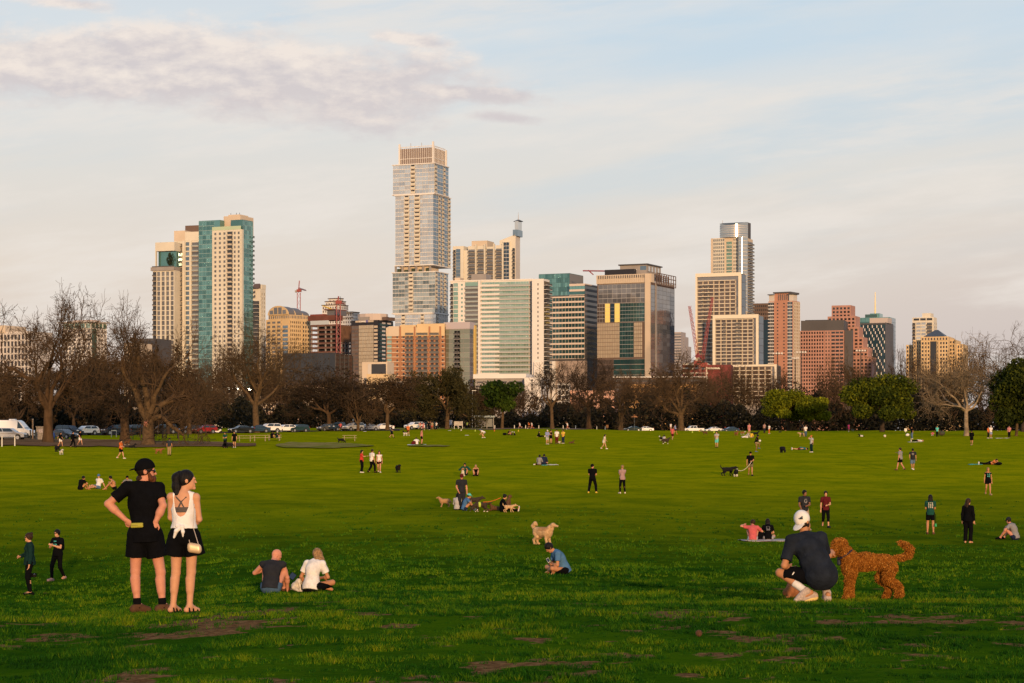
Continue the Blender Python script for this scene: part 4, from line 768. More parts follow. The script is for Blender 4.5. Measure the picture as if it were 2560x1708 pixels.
 k.bands('F', 1921, 1935, 754, 1010, 30, G_DARK, bw, 0.75, fr=0.9, mull=3, mm=bw); k.bands('F', 1969, 1981, 754, 1010, 30, G_NAVY, bw, 0.78, fr=0.9, mull=3, mm=bw); k.windows('F', 1936, 1968, 754, 1010, 30, 2, G_DARK, None, 0.22, 0.36, fr=0); k.windows('R', 1983, 1999, 754, 1010, 30, 4, G_BRONZE, CREAM2, 0.5, 0.6, fr=0.4); b.finish()

 b = Bld('office_building', 'wide pink granite office with a dark plant storey and a stepped right wing', 2095, 1520, 'office')
 k = b.blk(1520, 2000, 2110, None, 16, 30); k.body('wall', GRANITE, 826); k.box('plant_storey', DGREY, 0.5, k.w1 - 0.2, 1.5, 28, k.z(826), k.z(800)); k.box('plant_roof', BLACKC, k.s(2012), k.s(2070), 2, 20, k.z(800), k.z(798.5))
 k.windows('F', 2001, 2060, 827, 1010, 20, 9, G_DARK, GRANITE, 0.60, 0.60, fr=0.5); k.windows('F', 2062, 2076, 827, 1010, 20, 2, G_BRONZE, GRANITE, 0.5, 0.55, fr=0.5); k.windows('F', 2078, 2109, 827, 1010, 20, 3, G_DARK, GRANITE, 0.86, 0.55, fr=0.5)
 k.box('glass_bay', DGREY, k.w1 + .2, k.w1 + 6, 2, 8, k.z(1130), k.z(826)); lav = mat('lavender_granite', (0.37, 0.24, 0.21), 0.85)
 for i, (x0, xc, x1, y) in enumerate(((2079, 2127, 2132, 763), (2069, 2139, 2142, 790), (2112, 2147, 2152, 817), (2112, 2158, 2163, 843), (2112, 2170, 2174, 869), (2112, 2180, 2185, 893))):
  q = b.blk(1556 - i * 5, x0, xc, x1, 22, 16); q.body('wall', GRANITE, y); nr = max(3, int((1000 - y) / 9.2)); nc = max(3, int((xc - x0) / 9.5)); q.windows('F', x0 + 1, xc - 1, y + 3, y + 3 + nr * 9.2, nr, nc, G_DARK, None, 0.58, 0.58, fr=0)
 b.finish()
 b = Bld('hotel_tower', 'dark tower chequered with small white panels, blank slate strip on its right', 2190, 1700)
 k = b.blk(1700, 2152, 2213, 2236, 24); k.body('wall', G_NAVY, 809); k.panel('blank_wall', mat('slate_panel', (0.085, 0.085, 0.10), 0.6), 'R', 2213.5, 2232, 806, 1000, -.1, .4); k.box('parapet', DGREY, -.3, k.w1 + .3, -.3, k.w2 * .8, k.z(811), k.z(807)); k.box('plant_room', mat('plant_mauve', (0.42, 0.36, 0.33)), k.s(2172), k.s(2217), 3, 18, k.z(807), k.z(794)); rg = random.Random(9)
 pat = {(r, c): rg.random() for r in range(24) for c in range(16)}
 k.windows('F', 2153, 2213, 812, 1000, 24, 16, mat('white_panel', (0.66, 0.60, 0.54)), None, 0.5, 0.85, fr=0, name='white_panel', off=0.15, skip=lambda r, c: ((r // 1 + c) % 3 != 0) or pat[(r, c)] < 0.12); k.windows('F', 2153, 2213, 812, 1000, 24, 16, G_DTEAL, None, 0.55, 0.86, fr=0, skip=lambda r, c: (r + c) % 2); b.finish()
 b = Bld('office_tower', 'teal glass tower rising behind the chequered one, topped by a golden mast', 2190, 1850)
 k = b.blk(1850, 2143, 2225, 2239, 22); k.body('wall', G_TEAL, 793); k.bands('F', 2143, 2225, 794, 1000, 20, G_TEAL, TEALM, 0.9, fr=0.1, mull=8, mm=TEALM); k.bands('R', 2225, 2239, 794, 1000, 20, G_BLUE, TEALM, 0.9, fr=0.1); k.box('upper_storey', TEALM, k.s(2161), k.s(2190), 3, 20, k.z(793), k.z(784.5)); k.box('upper_storey', G_TEAL, k.s(2172), k.s(2196), 5, 20, k.z(793), k.z(782)); mb = MB().tube((k.s(2183.5), 8, k.z(784)), (k.s(2183.5), 8, k.z(728)), 0.9, 0.35, 6); k.put(mb, 'mast', mat('mast_gold', (0.75, 0.6, 0.3), 0.5)); b.finish()
 b = Bld('residential_tower', 'cream condominium tower standing behind the pyramid roofed office', 2311, 1720)
 k = b.blk(1720, 2281, 2334, 2342, 24); k.body('wall', CREAM, 793); k.box('penthouse', CREAM, k.s(2303), k.s(2324), 4, 16, k.z(793), k.z(782)); k.windows('F', 2283, 2332, 795, 801, 1, 3, G_DARK, CREAM, 0.85, 0.9, fr=0.2); k.balconies('F', 2281, 2288, 806, 1000, 22, CREAM2, RAIL, 1.4, back=G_DARK); k.windows('F', 2290, 2315, 804, 1000, 22, 2, G_SILVER, CREAM, 0.85, 0.6, fr=0.3); k.balconies('F', 2317, 2330, 806, 1000, 22, CREAM2, RAIL, 1.2, back=G_GREY); k.windows('R', 2334, 2342, 804, 1000, 22, 2, G_GREY, CREAM, 0.5, 0.5, fr=0.2); b.finish()
 b = Bld('office_building', 'golden office with a dark pyramid roof and a glass strip down its centre', 2335, 1420, 'office')
 for i, (d, x0, xc, y) in enumerate(((1420, 2302, 2371, 841), (1426, 2283, 2388, 849), (1432, 2265, 2407, 860))):
  k = b.blk(d, x0, xc, None, 20, 34 - i * 2); k.body('wall', GOLDEN, y); 
  if i == 0:
   k.windows('F', 2303, 2370, 843, 851, 1, 9, G_BRONZE, GOLDEN, 0.55, 0.75, fr=0.4); k.windows('F', 2303, 2325, 853, 1000, 15, 3, G_DARK, GOLDEN, 0.56, 0.6, fr=0.4); k.windows('F', 2342, 2370, 853, 1000, 15, 4, G_DARK, GOLDEN, 0.56, 0.6, fr=0.4); k.panel('glass_strip', G_DARK, 'F', 2326, 2341, 853, 1000, -.1, .3)
   for p_ in (2311, 2318, 2346): k.panel('pier', GOLDEN, 'F', p_, p_ + 2, 853, 1000, -.1, 1.0)
   za, zb_ = k.z(841), k.z(822); a, c = k.s(2309), k.s(2362); mb = MB(); m_ = (a + c) / 2; mb.add([(a, -0.5, za + .02), (c, -0.5, za + .02), (c, 28, za + .02), (a, 28, za + .02), (m_ - 1, 13, zb_), (m_ + 1, 13, zb_)], [(0, 1, 5, 4), (1, 2, 5), (2, 3, 4, 5), (3, 0, 4), (3, 2, 1, 0)]); k.put(mb, 'pyramid_roof', mat('roof_slate', (0.05, 0.055, 0.065), 0.5))
  else: k.windows('F', x0 + 1, xc - 1, y + 2, 1000, int((1000 - y) / 9.4), int((xc - x0) / 6.4), G_DARK, GOLDEN, 0.56, 0.6, fr=0.4)
 b.finish()
 # lower buildings glimpsed between the trees
 b = Bld('apartment_building', 'low orange stone block with dark openings glimpsed through bare trees', 1650, 1050, 'apartment block')
 k = b.blk(1050, 1560, 1742, None, 10, 20); k.body('wall', mat('orange_stone', (0.52, 0.29, 0.11), 0.9, nscale=0.08, var=0.2), 960); k.windows('F', 1562, 1740, 966, 1030, 5, 14, G_DARK, None, 0.6, 0.5, fr=0); k.panel('glass_wall', G_DTEAL, 'F', 1657, 1673, 950, 1000); b.finish()
 b = Bld('office_building', 'long low building with a thin white roof edge, below the bronze glass tower', 1640, 1180, 'office')
 k = b.blk(1180, 1535, 1765, None, 6, 20); k.body('wall', BROWNC, 944); k.box('roof_edge', WHITE, -1, k.w1 + 1, -2, 12, k.z(944), k.z(941)); k.bands('F', 1536, 1764, 946, 1000, 5, G_GREY, BROWNC, 0.6, fr=0.2); b.finish()
 b = Bld('apartment_building', 'pale red low block between bare trees, right of the white garage', 1500, 1080, 'apartment block')
 k = b.blk(1080, 1412, 1556, None, 8, 18); k.body('wall', mat('salmon_render', (0.52, 0.30, 0.22), 0.9), 976); k.windows('F', 1414, 1554, 980, 1030, 4, 12, G_DARK, None, 0.4, 0.5, fr=0); k.box('balcony_frame', WHITE, k.s(1395), k.s(1425), -3, 2, k.z(1060), k.z(958)); k.windows('F', 1396, 1424, 960, 1030, 5, 3, G_DARK, None, 0.7, 0.6, fr=0, off=3.02); b.finish()
 b = Bld('construction_podium', 'half built podium with red shoring and cream slab edges beside the framed towers', 1775, 1240, 'construction site')
 k = b.blk(1240, 1706, 1828, None, 10, 20); k.body('wall', mat('red_shoring', (0.20, 0.05, 0.045), 0.9, nscale=0.15, var=0.5), 912)
 for y in (908, 919, 931, 944): k.box('floor_slab', CREAM, k.s(1708), k.s(1770 + (y == 919) * 30), -1.5, 18, k.z(y + 4), k.z(y))
 k.box('pier', CREAM, k.s(1763), k.s(1768), -1.2, 1, k.z(1000), k.z(912)); b.finish()
 b = Bld('apartment_building', 'low pink roofed blocks glimpsed below the golden office through bare twigs', 700, 1060, 'apartment block')
 k = b.blk(1060, 640, 830, None, 10, 20); k.body('wall', mat('blush_render', (0.26, 0.17, 0.13), 0.9, nscale=0.1, var=0.3), 962); k.windows('F', 642, 828, 968, 1030, 5, 16, G_DARK, CREAM2, 0.55, 0.55, fr=0.3); b.finish()
 b = Bld('apartment_building', 'white balconied low block under the orange brick apartments, behind the dense tree', 1010, 1100, 'apartment block')
 k = b.blk(1100, 950, 1080, None, 10, 20); k.body('wall', CREAM2, 952); k.windows('F', 990, 1028, 955, 1010, 4, 2, G_DARK, WHITE, 0.9, 0.9, fr=0.5); k.windows('F', 1030, 1078, 956, 1010, 4, 5, G_GREY, None, 0.5, 0.6, fr=0); b.finish()
towers_right()
for px, d, hb, tx, lab in ((1758, 1235, 790, 1781, 'red luffing crane whose jib leans right across the framed tower'), (1742, 1230, 900, 1723, 'red luffing crane whose jib leans left against the open sky')):
 p = P(px, 1100, d); u = d / F; top = (HY - hb) * u + 6 if hb > 850 else (HY - 905) * u + 6; tipz = (HY - (745 if tx > px else 765)) * u + 6
 e = lattice_crane('luffing_crane', lab, Vector((p.x, p.y, 4)), top, 1.5, 12, [('jib', (0, 0, top + 2), ((tx - px) * u, -4 if tx > px else 3, tipz), 1.1), ('counter_jib', (0, 0, top + 1), ((px - tx) * u * 0.45, 0, top + 3), 1.2)], top - 3)

# ------------------------------------------------------------------ trees
def tubes(segs, sides):
 """segs: (n,8) p0 p1 r0 r1 -> verts, quads"""
 S = np.asarray(segs, float); p0, p1, r0, r1 = S[:, 0:3], S[:, 3:6], S[:, 6], S[:, 7]
 d = p1 - p0; d /= np.maximum(np.linalg.norm(d, axis=1, keepdims=True), 1e-9)
 a = np.where(np.abs(d[:, 2:3]) < 0.9, [[0, 0, 1.0]], [[1.0, 0, 0]]); u = np.cross(d, a); u /= np.linalg.norm(u, axis=1, keepdims=True); v = np.cross(d, u)
 V = []
 for p, r in ((p0, r0), (p1, r1)):
  for k in range(sides):
   t = 2 * np.pi * k / sides; V.append(p + (u * np.cos(t) + v * np.sin(t)) * r[:, None])
 V = np.stack(V, 1).reshape(-1, 3); b = np.arange(len(S))[:, None] * (2 * sides)
 k = np.arange(sides); q = np.stack([k, (k + 1) % sides, sides + (k + 1) % sides, sides + k], -1).reshape(-1)
 Q = (b + q[None]).reshape(-1, 4); return V, Q
def skeleton(rg, split=0.2, nl=5, levels=4, wob=0.27, up=0.06, spread=0.85, kids=(4, 4, 4, 4), lean=(0, 0), droop=0.22):
 """normalised bare tree, returns list per level of segments (p0,p1,r0,r1)"""
 out = [[] for _ in range(levels + 1)]
 def grow(p, d, L, r, lev):
  ns = (6, 5, 5, 4, 3)[lev]; node = []
  for i in range(ns):
   d = d + rg.normal(0, wob, 3); d[2] += up * (1 - droop * lev); d /= np.linalg.norm(d)
   q = p + d * L / ns; r1 = r * (0.86 if lev < 2 else 0.8); out[lev].append((*p, *q, r, r1)); p, r = q, r1; node.append((p.copy(), d.copy(), r))
  if lev < levels:
   n = kids[lev]
   for j in range(n):
    k = min(ns - 1, int(ns * (0.25 + 0.75 * (j + rg.rand()) / n))); p_, d_, r_ = node[k]
    ax = rg.normal(0, 1, 3); ax -= d_ * ax.dot(d_); ax /= np.linalg.norm(ax); an = rg.uniform(0.45, 1.05)
    grow(p_.copy(), d_ * math.cos(an) + ax * math.sin(an), L * rg.uniform(0.48, 0.72), r_ * rg.uniform(0.5, 0.7), lev + 1)
 tr = np.array([0.0, 0.0, 0.0]); r = 1.0; d = np.array([lean[0], lean[1], 1.0]); n = 4; base = []
 for i in range(n):
  q = tr + (d + np.append(rg.normal(0, 0.05, 2), 0)) * split / n; base.append((*tr, *q, r * (1.45 if i == 0 else 1.0), r * (1.02 if i == 0 else 0.95))); r *= 0.95 if i else 1; tr = q
 off = rg.uniform(0, 6.28)
 for j in range(nl):
  a = off + 2 * math.pi * j / nl + rg.uniform(-0.4, 0.4); s = rg.uniform(0.55, 1.0) * spread if j else 0.15
  dd = np.array([math.cos(a) * s, math.sin(a) * s * 0.8, 1.0 - 0.55 * s * rg.rand()]); dd /= np.linalg.norm(dd)
  grow(tr.copy(), dd, rg.uniform(0.42, 0.6), r * rg.uniform(0.5, 0.68), 0)
 return base, out
BARKS = {'brown': mat('bark_brown', (0.085, 0.052, 0.028), 0.95, nscale=2.0, var=0.45, spec=0.05, stretch=(1, 1, 0.3)), 'dark': mat('bark_dark2', (0.06, 0.042, 0.03), 0.95, nscale=2.0, var=0.4, spec=0.05),
         'pale': mat('bark_pale', (0.30, 0.23, 0.16), 0.95, nscale=1.2, var=0.5, spec=0.05), 'tan': mat('bark_tan', (0.105, 0.068, 0.036), 0.95, nscale=2.0, var=0.4, spec=0.05)}
TWIGS = {'brown': mat('twig_brown', (0.078, 0.050, 0.029), 0.95, spec=0.02), 'dark': mat('twig_dark', (0.036, 0.025, 0.017), 0.95, spec=0.02), 'pale': mat('twig_pale', (0.17, 0.125, 0.08), 0.95, spec=0.02), 'tan': mat('twig_tan', (0.075, 0.050, 0.028), 0.95, spec=0.02), 'olive': mat('twig_olive', (0.060, 0.050, 0.018), 0.95, spec=0.02)}
def leaf_mat(name, stops):
 if name in MATS: return MATS[name]
 m = bpy.data.materials.new(name); m.use_nodes = True; MATS[name] = m; t = NT(m.node_tree); bs = t.n['Principled BSDF']
 a = t.add('ShaderNodeAttribute', attribute_name='tint'); c = t.ramp(a.outputs['Fac'], stops); t.l.new(c, bs.inputs['Base Color']); bs.inputs['Roughness'].default_value = 0.8; bs.inputs['Specular IOR Level'].default_value = 0.1
 tr = t.add('ShaderNodeBsdfTranslucent'); t.l.new(c, tr.inputs[0]); mx = t.add('ShaderNodeMixShader'); mx.inputs[0].default_value = 0.2
 t.l.new(bs.outputs[0], mx.inputs[1]); t.l.new(tr.outputs[0], mx.inputs[2]); t.l.new(mx.outputs[0], t.n['Material Output'].inputs[0]); return m
LEAF = {'lime': leaf_mat('leaf_lime', [(0, (0.05, 0.062, 0.003)), (0.5, (0.125, 0.14, 0.005)), (1, (0.22, 0.22, 0.008))]), 'green': leaf_mat('leaf_green', [(0, (0.018, 0.028, 0.003)), (0.5, (0.056, 0.072, 0.004)), (1, (0.14, 0.145, 0.007))]),
  'bright': leaf_mat('leaf_bright', [(0, (0.010, 0.022, 0.003)), (0.5, (0.026, 0.050, 0.004)), (1, (0.055, 0.085, 0.008))]), 'shade': leaf_mat('leaf_shade', [(0, (0.010, 0.016, 0.003)), (0.6, (0.030, 0.040, 0.004)), (1, (0.075, 0.085, 0.006))]), 'dark': leaf_mat('leaf_dark', [(0, (0.010, 0.016, 0.005)), (1, (0.035, 0.045, 0.010))]),
  'dead': leaf_mat('leaf_dead', [(0, (0.020, 0.013, 0.006)), (1, (0.055, 0.037, 0.018))]), 'olive': leaf_mat('leaf_olive', [(0, (0.022, 0.019, 0.006)), (1, (0.062, 0.052, 0.016))]),
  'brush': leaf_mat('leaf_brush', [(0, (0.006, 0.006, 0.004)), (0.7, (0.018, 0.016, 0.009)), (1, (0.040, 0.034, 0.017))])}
def cards(name, m, C, size, tint, rg, parent=None, flat=0.0):
 """many small leaf faces at points C"""
 n = len(C); u = rg.normal(0, 1, (n, 3)); u[:, 2] *= (1 - flat); u /= np.linalg.norm(u, axis=1, keepdims=True); w_ = rg.normal(0, 1, (n, 3)); v = np.cross(u, w_); v /= np.maximum(np.linalg.norm(v, axis=1, keepdims=True), 1e-6)
 s = (size * rg.uniform(0.5, 1.3, n))[:, None]; k = rg.uniform(0.35, 0.8, n)[:, None]
 V = np.stack([C - u * s, C + v * s * k, C + u * s, C - v * s * k], 1).reshape(-1, 3); Q = np.arange(4 * n).reshape(-1, 4)
 o = obj_np(name, m, V, Q, None, parent); a = o.data.attributes.new('tint', 'FLOAT', 'POINT'); a.data.foreach_set('value', np.repeat(np.clip(tint, 0, 1), 4).astype(np.float32)); return o
def bare_tree(label, px, pyb, top, pxl, pxr, seed, bark='brown', twig='brown', d=None, split=0.22, nl=5, tr=0.45, tw=0.028, kids=(5, 5, 5, 4), leaf=None, nleaf=0, lsize=0.35, name='bare_tree', group='bare trees round the lawn', **kw):
 rg = np.random.RandomState(seed)
 if d is None: base, d = at(px, pyb)
 else:
  X = (px - 1280) / F * d; base = Vector((X, d, float(ground_z(X, d))))
 bs, lv = skeleton(rg, split, nl, 4, kids=kids, **kw)
 allp = np.concatenate([np.array(l) for l in lv]); ends = allp[:, 3:6]
 H = (HY - top) * d / F + CZ - base.z; wl, wr = (px - pxl) * d / F, (pxr - px) * d / F
 q = lambda a, p: np.percentile(a, p)
 zmax = q(ends[:, 2], 99.6); xl, xr = -q(ends[:, 0], 1.0), q(ends[:, 0], 99.0); ym = max(q(ends[:, 1], 99), -q(ends[:, 1], 1))
 def sc(P_):
  P_ = P_.copy(); x = P_[:, 0]; P_[:, 0] = np.where(x < 0, x * wl / max(xl, 0.05), x * wr / max(xr, 0.05)); P_[:, 1] *= 0.5 * (wl + wr) / max(ym, 0.05); P_[:, 2] *= H / zmax; return P_
 def fin(l, rmin):
  l = np.array(l); s_ = np.zeros_like(l); s_[:, 0:3] = sc(l[:, 0:3]); s_[:, 3:6] = sc(l[:, 3:6]); s_[:, 6] = np.maximum(l[:, 6] * tr, rmin); s_[:, 7] = np.maximum(l[:, 7] * tr, rmin * 0.8); return s_
 e = empty(name, base, label, 'tree', group)
 b0 = fin(bs, 0.1); b0[0, 2] -= 0.4
 V1, Q1 = tubes(b0, 9); l0 = fin(lv[0], 0.08); l0[:, 6:8] *= 1.25; V2, Q2 = tubes(l0, 6); obj_np('trunk', BARKS[bark], np.concatenate([V1, V2]), np.concatenate([Q1, Q2 + len(V1)]), None, e, True)
 V1, Q1 = tubes(np.concatenate([fin(lv[1], tw * 2.8), fin(lv[2], tw * 1.7)]), 4); V2, Q2 = tubes(np.concatenate([fin(lv[3], tw), fin(lv[4], tw * 0.75)]), 3); Q2 = Q2 + len(V1)
 obj_np('crown', TWIGS[twig], np.concatenate([V1, V2]), np.concatenate([Q1, Q2]), None, e)
 if leaf:
  src = np.array(lv[3] + lv[4])[:, 3:6]; C = sc(src[rg.randint(0, len(src), nleaf)]) + rg.normal(0, 0.12, (nleaf, 3)); h = C[:, 2] / H
  cards('foliage', LEAF[leaf], C, lsize, rg.normal(0.45, 0.25, nleaf), rg, e)
 return e
def leafy_tree(label, px, pyb, top, pxl, pxr, ybot, seed, leaf, n=9000, size=0.42, bark='brown', tr=0.35, name='green_tree', d=None, lobes=16, group=None, fork=0.5):
 rg = np.random.RandomState(seed); 
 if d is None: base, d = at(px, pyb)
 else: X = (px - 1280) / F * d; base = Vector((X, d, float(ground_z(X, d))))
 u = d / F; e = empty(name, base, label, 'tree', group); zt = (HY - top) * u + CZ - base.z; zb = (HY - ybot) * u + CZ - base.z; cx = ((pxl + pxr) / 2 - px) * u; rx = (pxr - pxl) / 2 * u; rz = (zt - zb) / 2; cz = (zt + zb) / 2
 ctr = []
 for i in range(lobes):
  v = rg.normal(0, 1, 3); v /= np.linalg.norm(v); v[2] = v[2] * 0.8 + 0.12 if i > lobes * 0.55 else abs(v[2]); low = i % 4 == 3; v = np.array([v[0], v[1], -0.75]) if low else v; ctr.append((v * np.array([rx, rx, rz]) * (rg.uniform(0.55, 0.85) if low else rg.uniform(0.35, 0.72)), rg.uniform(0.24, 0.36) if low else rg.uniform(0.30, 0.48)))
 Cs, Ts = [], []
 for c_, r_ in ctr:
  m_ = n // lobes; v = rg.normal(0, 1, (m_, 3)); v /= np.linalg.norm(v, axis=1, keepdims=True); rad = rg.rand(m_)[:, None] ** 0.38; P_ = c_ + v * rad * np.array([rx, rx, rz]) * r_
  sub = np.sin(P_[:, 0] * 1.7 + c_[0]) * np.sin(P_[:, 2] * 2.1 + c_[2]) * np.sin(P_[:, 1] * 1.9); Cs.append(P_); Ts.append(np.clip(rg.normal(0.46, 0.2, m_) + 0.25 * sub + rg.normal(0, 0.16), 0, 1))
 C = np.concatenate(Cs); T = np.concatenate(Ts); C[:, 2] = np.maximum(C[:, 2], -rz * (1.0 - 0.12 * rg.rand(len(C)))); C += np.array([cx, 0, cz])
 keep = rg.rand(len(C)) < 0.9; cards('crown', LEAF[leaf], C[keep], size, T[keep], rg, e)
 sg = []; hz = zb + (cz - zb) * fork; p = np.array([0, 0, -0.4]); q_ = np.array([cx * 0.3, 0, hz])
 for i in range(4): sg.append((*(p + (q_ - p) * i / 4), *(p + (q_ - p) * (i + 1) / 4), tr * (1.25 if i == 0 else 1 - 0.06 * i), tr * (1 - 0.06 * (i + 1))))
 for c_, r_ in ctr[:9]:
  t_ = c_ * 0.9 + np.array([cx, 0, cz]); m_ = (q_ + t_) / 2 + rg.normal(0, 0.5, 3); sg += [(*q_, *m_, tr * 0.5, tr * 0.3), (*m_, *t_, tr * 0.3, tr * 0.1)]
 V1, Q1 = tubes(sg, 7); obj_np('trunk', BARKS[bark], V1, Q1, None, e, True); return e
def trees():
 G = 'bare trees round the lawn'
 bare_tree('huge bare pecan with a thick forked trunk beside the white van, tallest on the left', 120, 1107, 727, -45, 245, 21, 'brown', 'brown', split=0.26, nl=5, tr=0.62, tw=0.024, kids=(5, 5, 6, 5), wob=0.30, spread=1.05, leaf='dead', nleaf=900, lsize=0.10)
 bare_tree('bare pecan whose trunk base spreads behind the person in the orange vest', 312, 1103, 810, 190, 430, 22, 'brown', 'brown', split=0.24, nl=5, tr=0.62, tw=0.022, kids=(5, 5, 5, 5), spread=1.1, leaf='dead', nleaf=4500, lsize=0.13)
 bare_tree('broad bare pecan with a child climbing in its low fork', 370, 1113, 762, 262, 548, 23, 'tan', 'brown', split=0.2, nl=6, tr=0.72, tw=0.021, kids=(5, 5, 6, 5), wob=0.26, spread=1.15, leaf='dead', nleaf=1500, lsize=0.10)
 bare_tree('small spreading bare tree with low crooked branches beside the red car', 472, 1085, 905, 405, 575, 24, 'tan', 'tan', split=0.3, nl=5, tr=0.42, tw=0.022, spread=1.2, up=0.04)
 bare_tree('vase shaped bare tree in front of the teal glass tower with a straight pale trunk', 640, 1082, 805, 520, 775, 25, 'tan', 'tan', split=0.30, nl=7, tr=0.62, tw=0.026, kids=(5, 5, 5, 4), spread=0.75, up=0.13, droop=0.1)
 bare_tree('wide dark bare tree before the black glass box, beside parked cars', 822, 1077, 915, 705, 935, 26, 'brown', 'dark', split=0.34, nl=6, tr=0.5, tw=0.03, kids=(5, 5, 6, 5), spread=1.1, leaf='dead', nleaf=7000, lsize=0.2)
 bare_tree('thin bare tree forking low between two parked silver cars', 895, 1078, 965, 850, 955, 27, 'tan', 'brown', split=0.16, nl=4, tr=0.32, tw=0.028, spread=1.0, leaf='dead', nleaf=1800, lsize=0.2)
 bare_tree('rounded brown tree with thin twigs standing right behind the white hatchback', 968, 1076, 938, 895, 1045, 28, 'tan', 'brown', split=0.42, nl=6, tr=0.42, tw=0.03, kids=(5, 5, 6, 4), leaf='dead', nleaf=5500, lsize=0.2)
 bare_tree('dense olive brown tree in front of the glass corner of the orange brick block', 1118, 1073, 922, 1012, 1205, 29, 'tan', 'olive', split=0.30, nl=8, tr=0.5, tw=0.03, kids=(5, 6, 6, 4), leaf='olive', nleaf=15000, lsize=0.22)
 bare_tree('dark bare tree with twisting limbs in front of the white garage', 1381, 1072, 905, 1318, 1462, 30, 'tan', 'dark', split=0.38, nl=5, tr=0.45, tw=0.032, kids=(5, 5, 4, 3), wob=0.3, spread=0.85)
 bare_tree('tall dark bare tree in front of the green glass office, trunk in deep shade', 1472, 1071, 888, 1395, 1568, 31, 'brown', 'dark', split=0.36, nl=6, tr=0.62, tw=0.034, kids=(5, 5, 5, 4), wob=0.26)
 bare_tree('bare tree splitting into a wide fork close above the ground', 1552, 1073, 925, 1478, 1640, 32, 'tan', 'brown', split=0.18, nl=5, tr=0.6, tw=0.032, wob=0.28, spread=0.95)
 bare_tree('large bare tree with a thick trunk just left of the white pickup truck', 1703, 1076, 878, 1592, 1800, 33, 'tan', 'brown', split=0.26, nl=6, tr=0.72, tw=0.034, kids=(5, 5, 5, 4), wob=0.26)
 bare_tree('pale barked sycamore with long level limbs on the right', 2416, 1090, 845, 2290, 2535, 34, 'pale', 'pale', split=0.34, nl=8, tr=0.36, tw=0.024, kids=(4, 4, 5, 4), spread=1.15, up=0.06)
 bare_tree('bare tree whose top branches reach past the right edge', 2560, 1085, 815, 2440, 2700, 35, 'dark', 'brown', d=400, split=0.3, nl=6, tr=0.5, tw=0.026)
 leafy_tree('medium tree with dark green crown above the bus shelter', 1255, 1072, 937, 1190, 1335, 1035, 41, 'bright', 6500, 0.40, 'tan', 0.40, lobes=14, fork=0.2)
 leafy_tree('large lime green domed tree, left one of the pair', 1972, 1077, 962, 1888, 2045, 1056, 42, 'lime', 15000, 0.27, 'dark', 0.4, lobes=20)
 leafy_tree('smaller lime green domed tree, right one of the pair', 2024, 1078, 982, 1975, 2078, 1058, 43, 'lime', 11000, 0.27, 'dark', 0.28, lobes=16)
 leafy_tree('biggest broad green tree with a full rounded crown, left of the pale sycamore', 2205, 1079, 930, 2108, 2312, 1058, 44, 'green', 26000, 0.29, 'dark', 0.5, lobes=24)
 leafy_tree('dark green tree cut off by the right edge of the picture', 2540, 1090, 905, 2470, 2640, 1082, 45, 'shade', 15000, 0.30, 'tan', 0.25, lobes=18)  # 'shade' key is a deep green leaf, the crown's own colour
 # second row, further back
 rows = [(-60, 890, -150, 40, 'dead'), (45, 905, -60, 135, 'dead'), (185, 878, 100, 275, 'dead'), (262, 882, 190, 350, 'dead'), (420, 862, 330, 500, 'dead'), (520, 880, 440, 610, None), (585, 900, 530, 660, None), (675, 925, 610, 740, 'dead'), (712, 905, 640, 790, None), (770, 925, 700, 850, None), (870, 940, 800, 940, 'dead'), (1050, 945, 985, 1110, 'dead'), (1200, 965, 1140, 1260, 'dead'), (1315, 960, 1270, 1370, None), (1440, 975, 1380, 1500, None), (1600, 935, 1540, 1670, None),
   (1655, 915, 1600, 1720, None), (1760, 935, 1690, 1830, None), (1838, 912, 1760, 1915, None), (1925, 925, 1850, 1990, None), (2075, 905, 2000, 2140, None), (2130, 880, 2060, 2200, None), (2262, 868, 2210, 2330, None), (2340, 880, 2280, 2400, None), (2385, 862, 2320, 2450, None), (2455, 845, 2390, 2525, None), (2520, 870, 2450, 2600, None), (2640, 860, 2560, 2740, None)]
 where = ['far left behind the van', 'behind the tallest pecan', 'left of the glass roofed apartment block', 'between the two left pecans', 'at the foot of the cream tower', 'before the teal tower', 'left of the vase shaped tree', 'just behind the vase shaped trunk', 'right of the vase shaped tree', 'before the black glass box', 'behind the thin low forked tree', 'left of the dense olive tree', 'behind the bus shelter', 'left of the twisting dark tree', 'right of the twisting dark tree', 'behind the wide fork tree', 'left of the pickup truck',
             'above the white pickup truck', 'before the framed glass slabs', 'left of the lime green pair', 'right of the lime green pair', 'left of the biggest green tree', 'behind the biggest green tree', 'before the pyramid roofed office', 'left of the sycamore top', 'right of the sycamore top', 'before the right edge green tree', 'outermost at the right edge']
 for i, ((px, top, l, r, lf), wh) in enumerate(zip(rows, where)):
  bare_tree('grey brown bare tree of the back row, ' + wh, px, 0, top, l, r, 60 + i, 'dark', 'brown' if i % 3 else 'tan', d=(330 + 12 * (i % 3)) if i < 5 else 600 + 14 * (i % 4), split=0.2, nl=6, tr=0.34, tw=0.026 if i < 5 else 0.036, kids=(5, 5, 5, 4), leaf=lf, nleaf=7000 if lf else 0, lsize=0.2 if i < 5 else 0.28, group='back row of bare trees')
 # brush under and behind the trees, their shade put into its dark tint: one mass nobody could count
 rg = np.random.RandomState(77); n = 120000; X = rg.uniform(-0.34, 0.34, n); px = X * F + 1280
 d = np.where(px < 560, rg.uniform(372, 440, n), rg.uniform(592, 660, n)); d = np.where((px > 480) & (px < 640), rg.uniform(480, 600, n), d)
 topy = 1005 + 16 * np.sin(px * 0.021) + 12 * np.sin(px * 0.057 + 1) + 8 * np.sin(px * 0.13 + 2); topy = np.where(px < 560, topy - 8, topy); topy = np.where((px > 1230) & (px < 1500), topy + 22, topy)
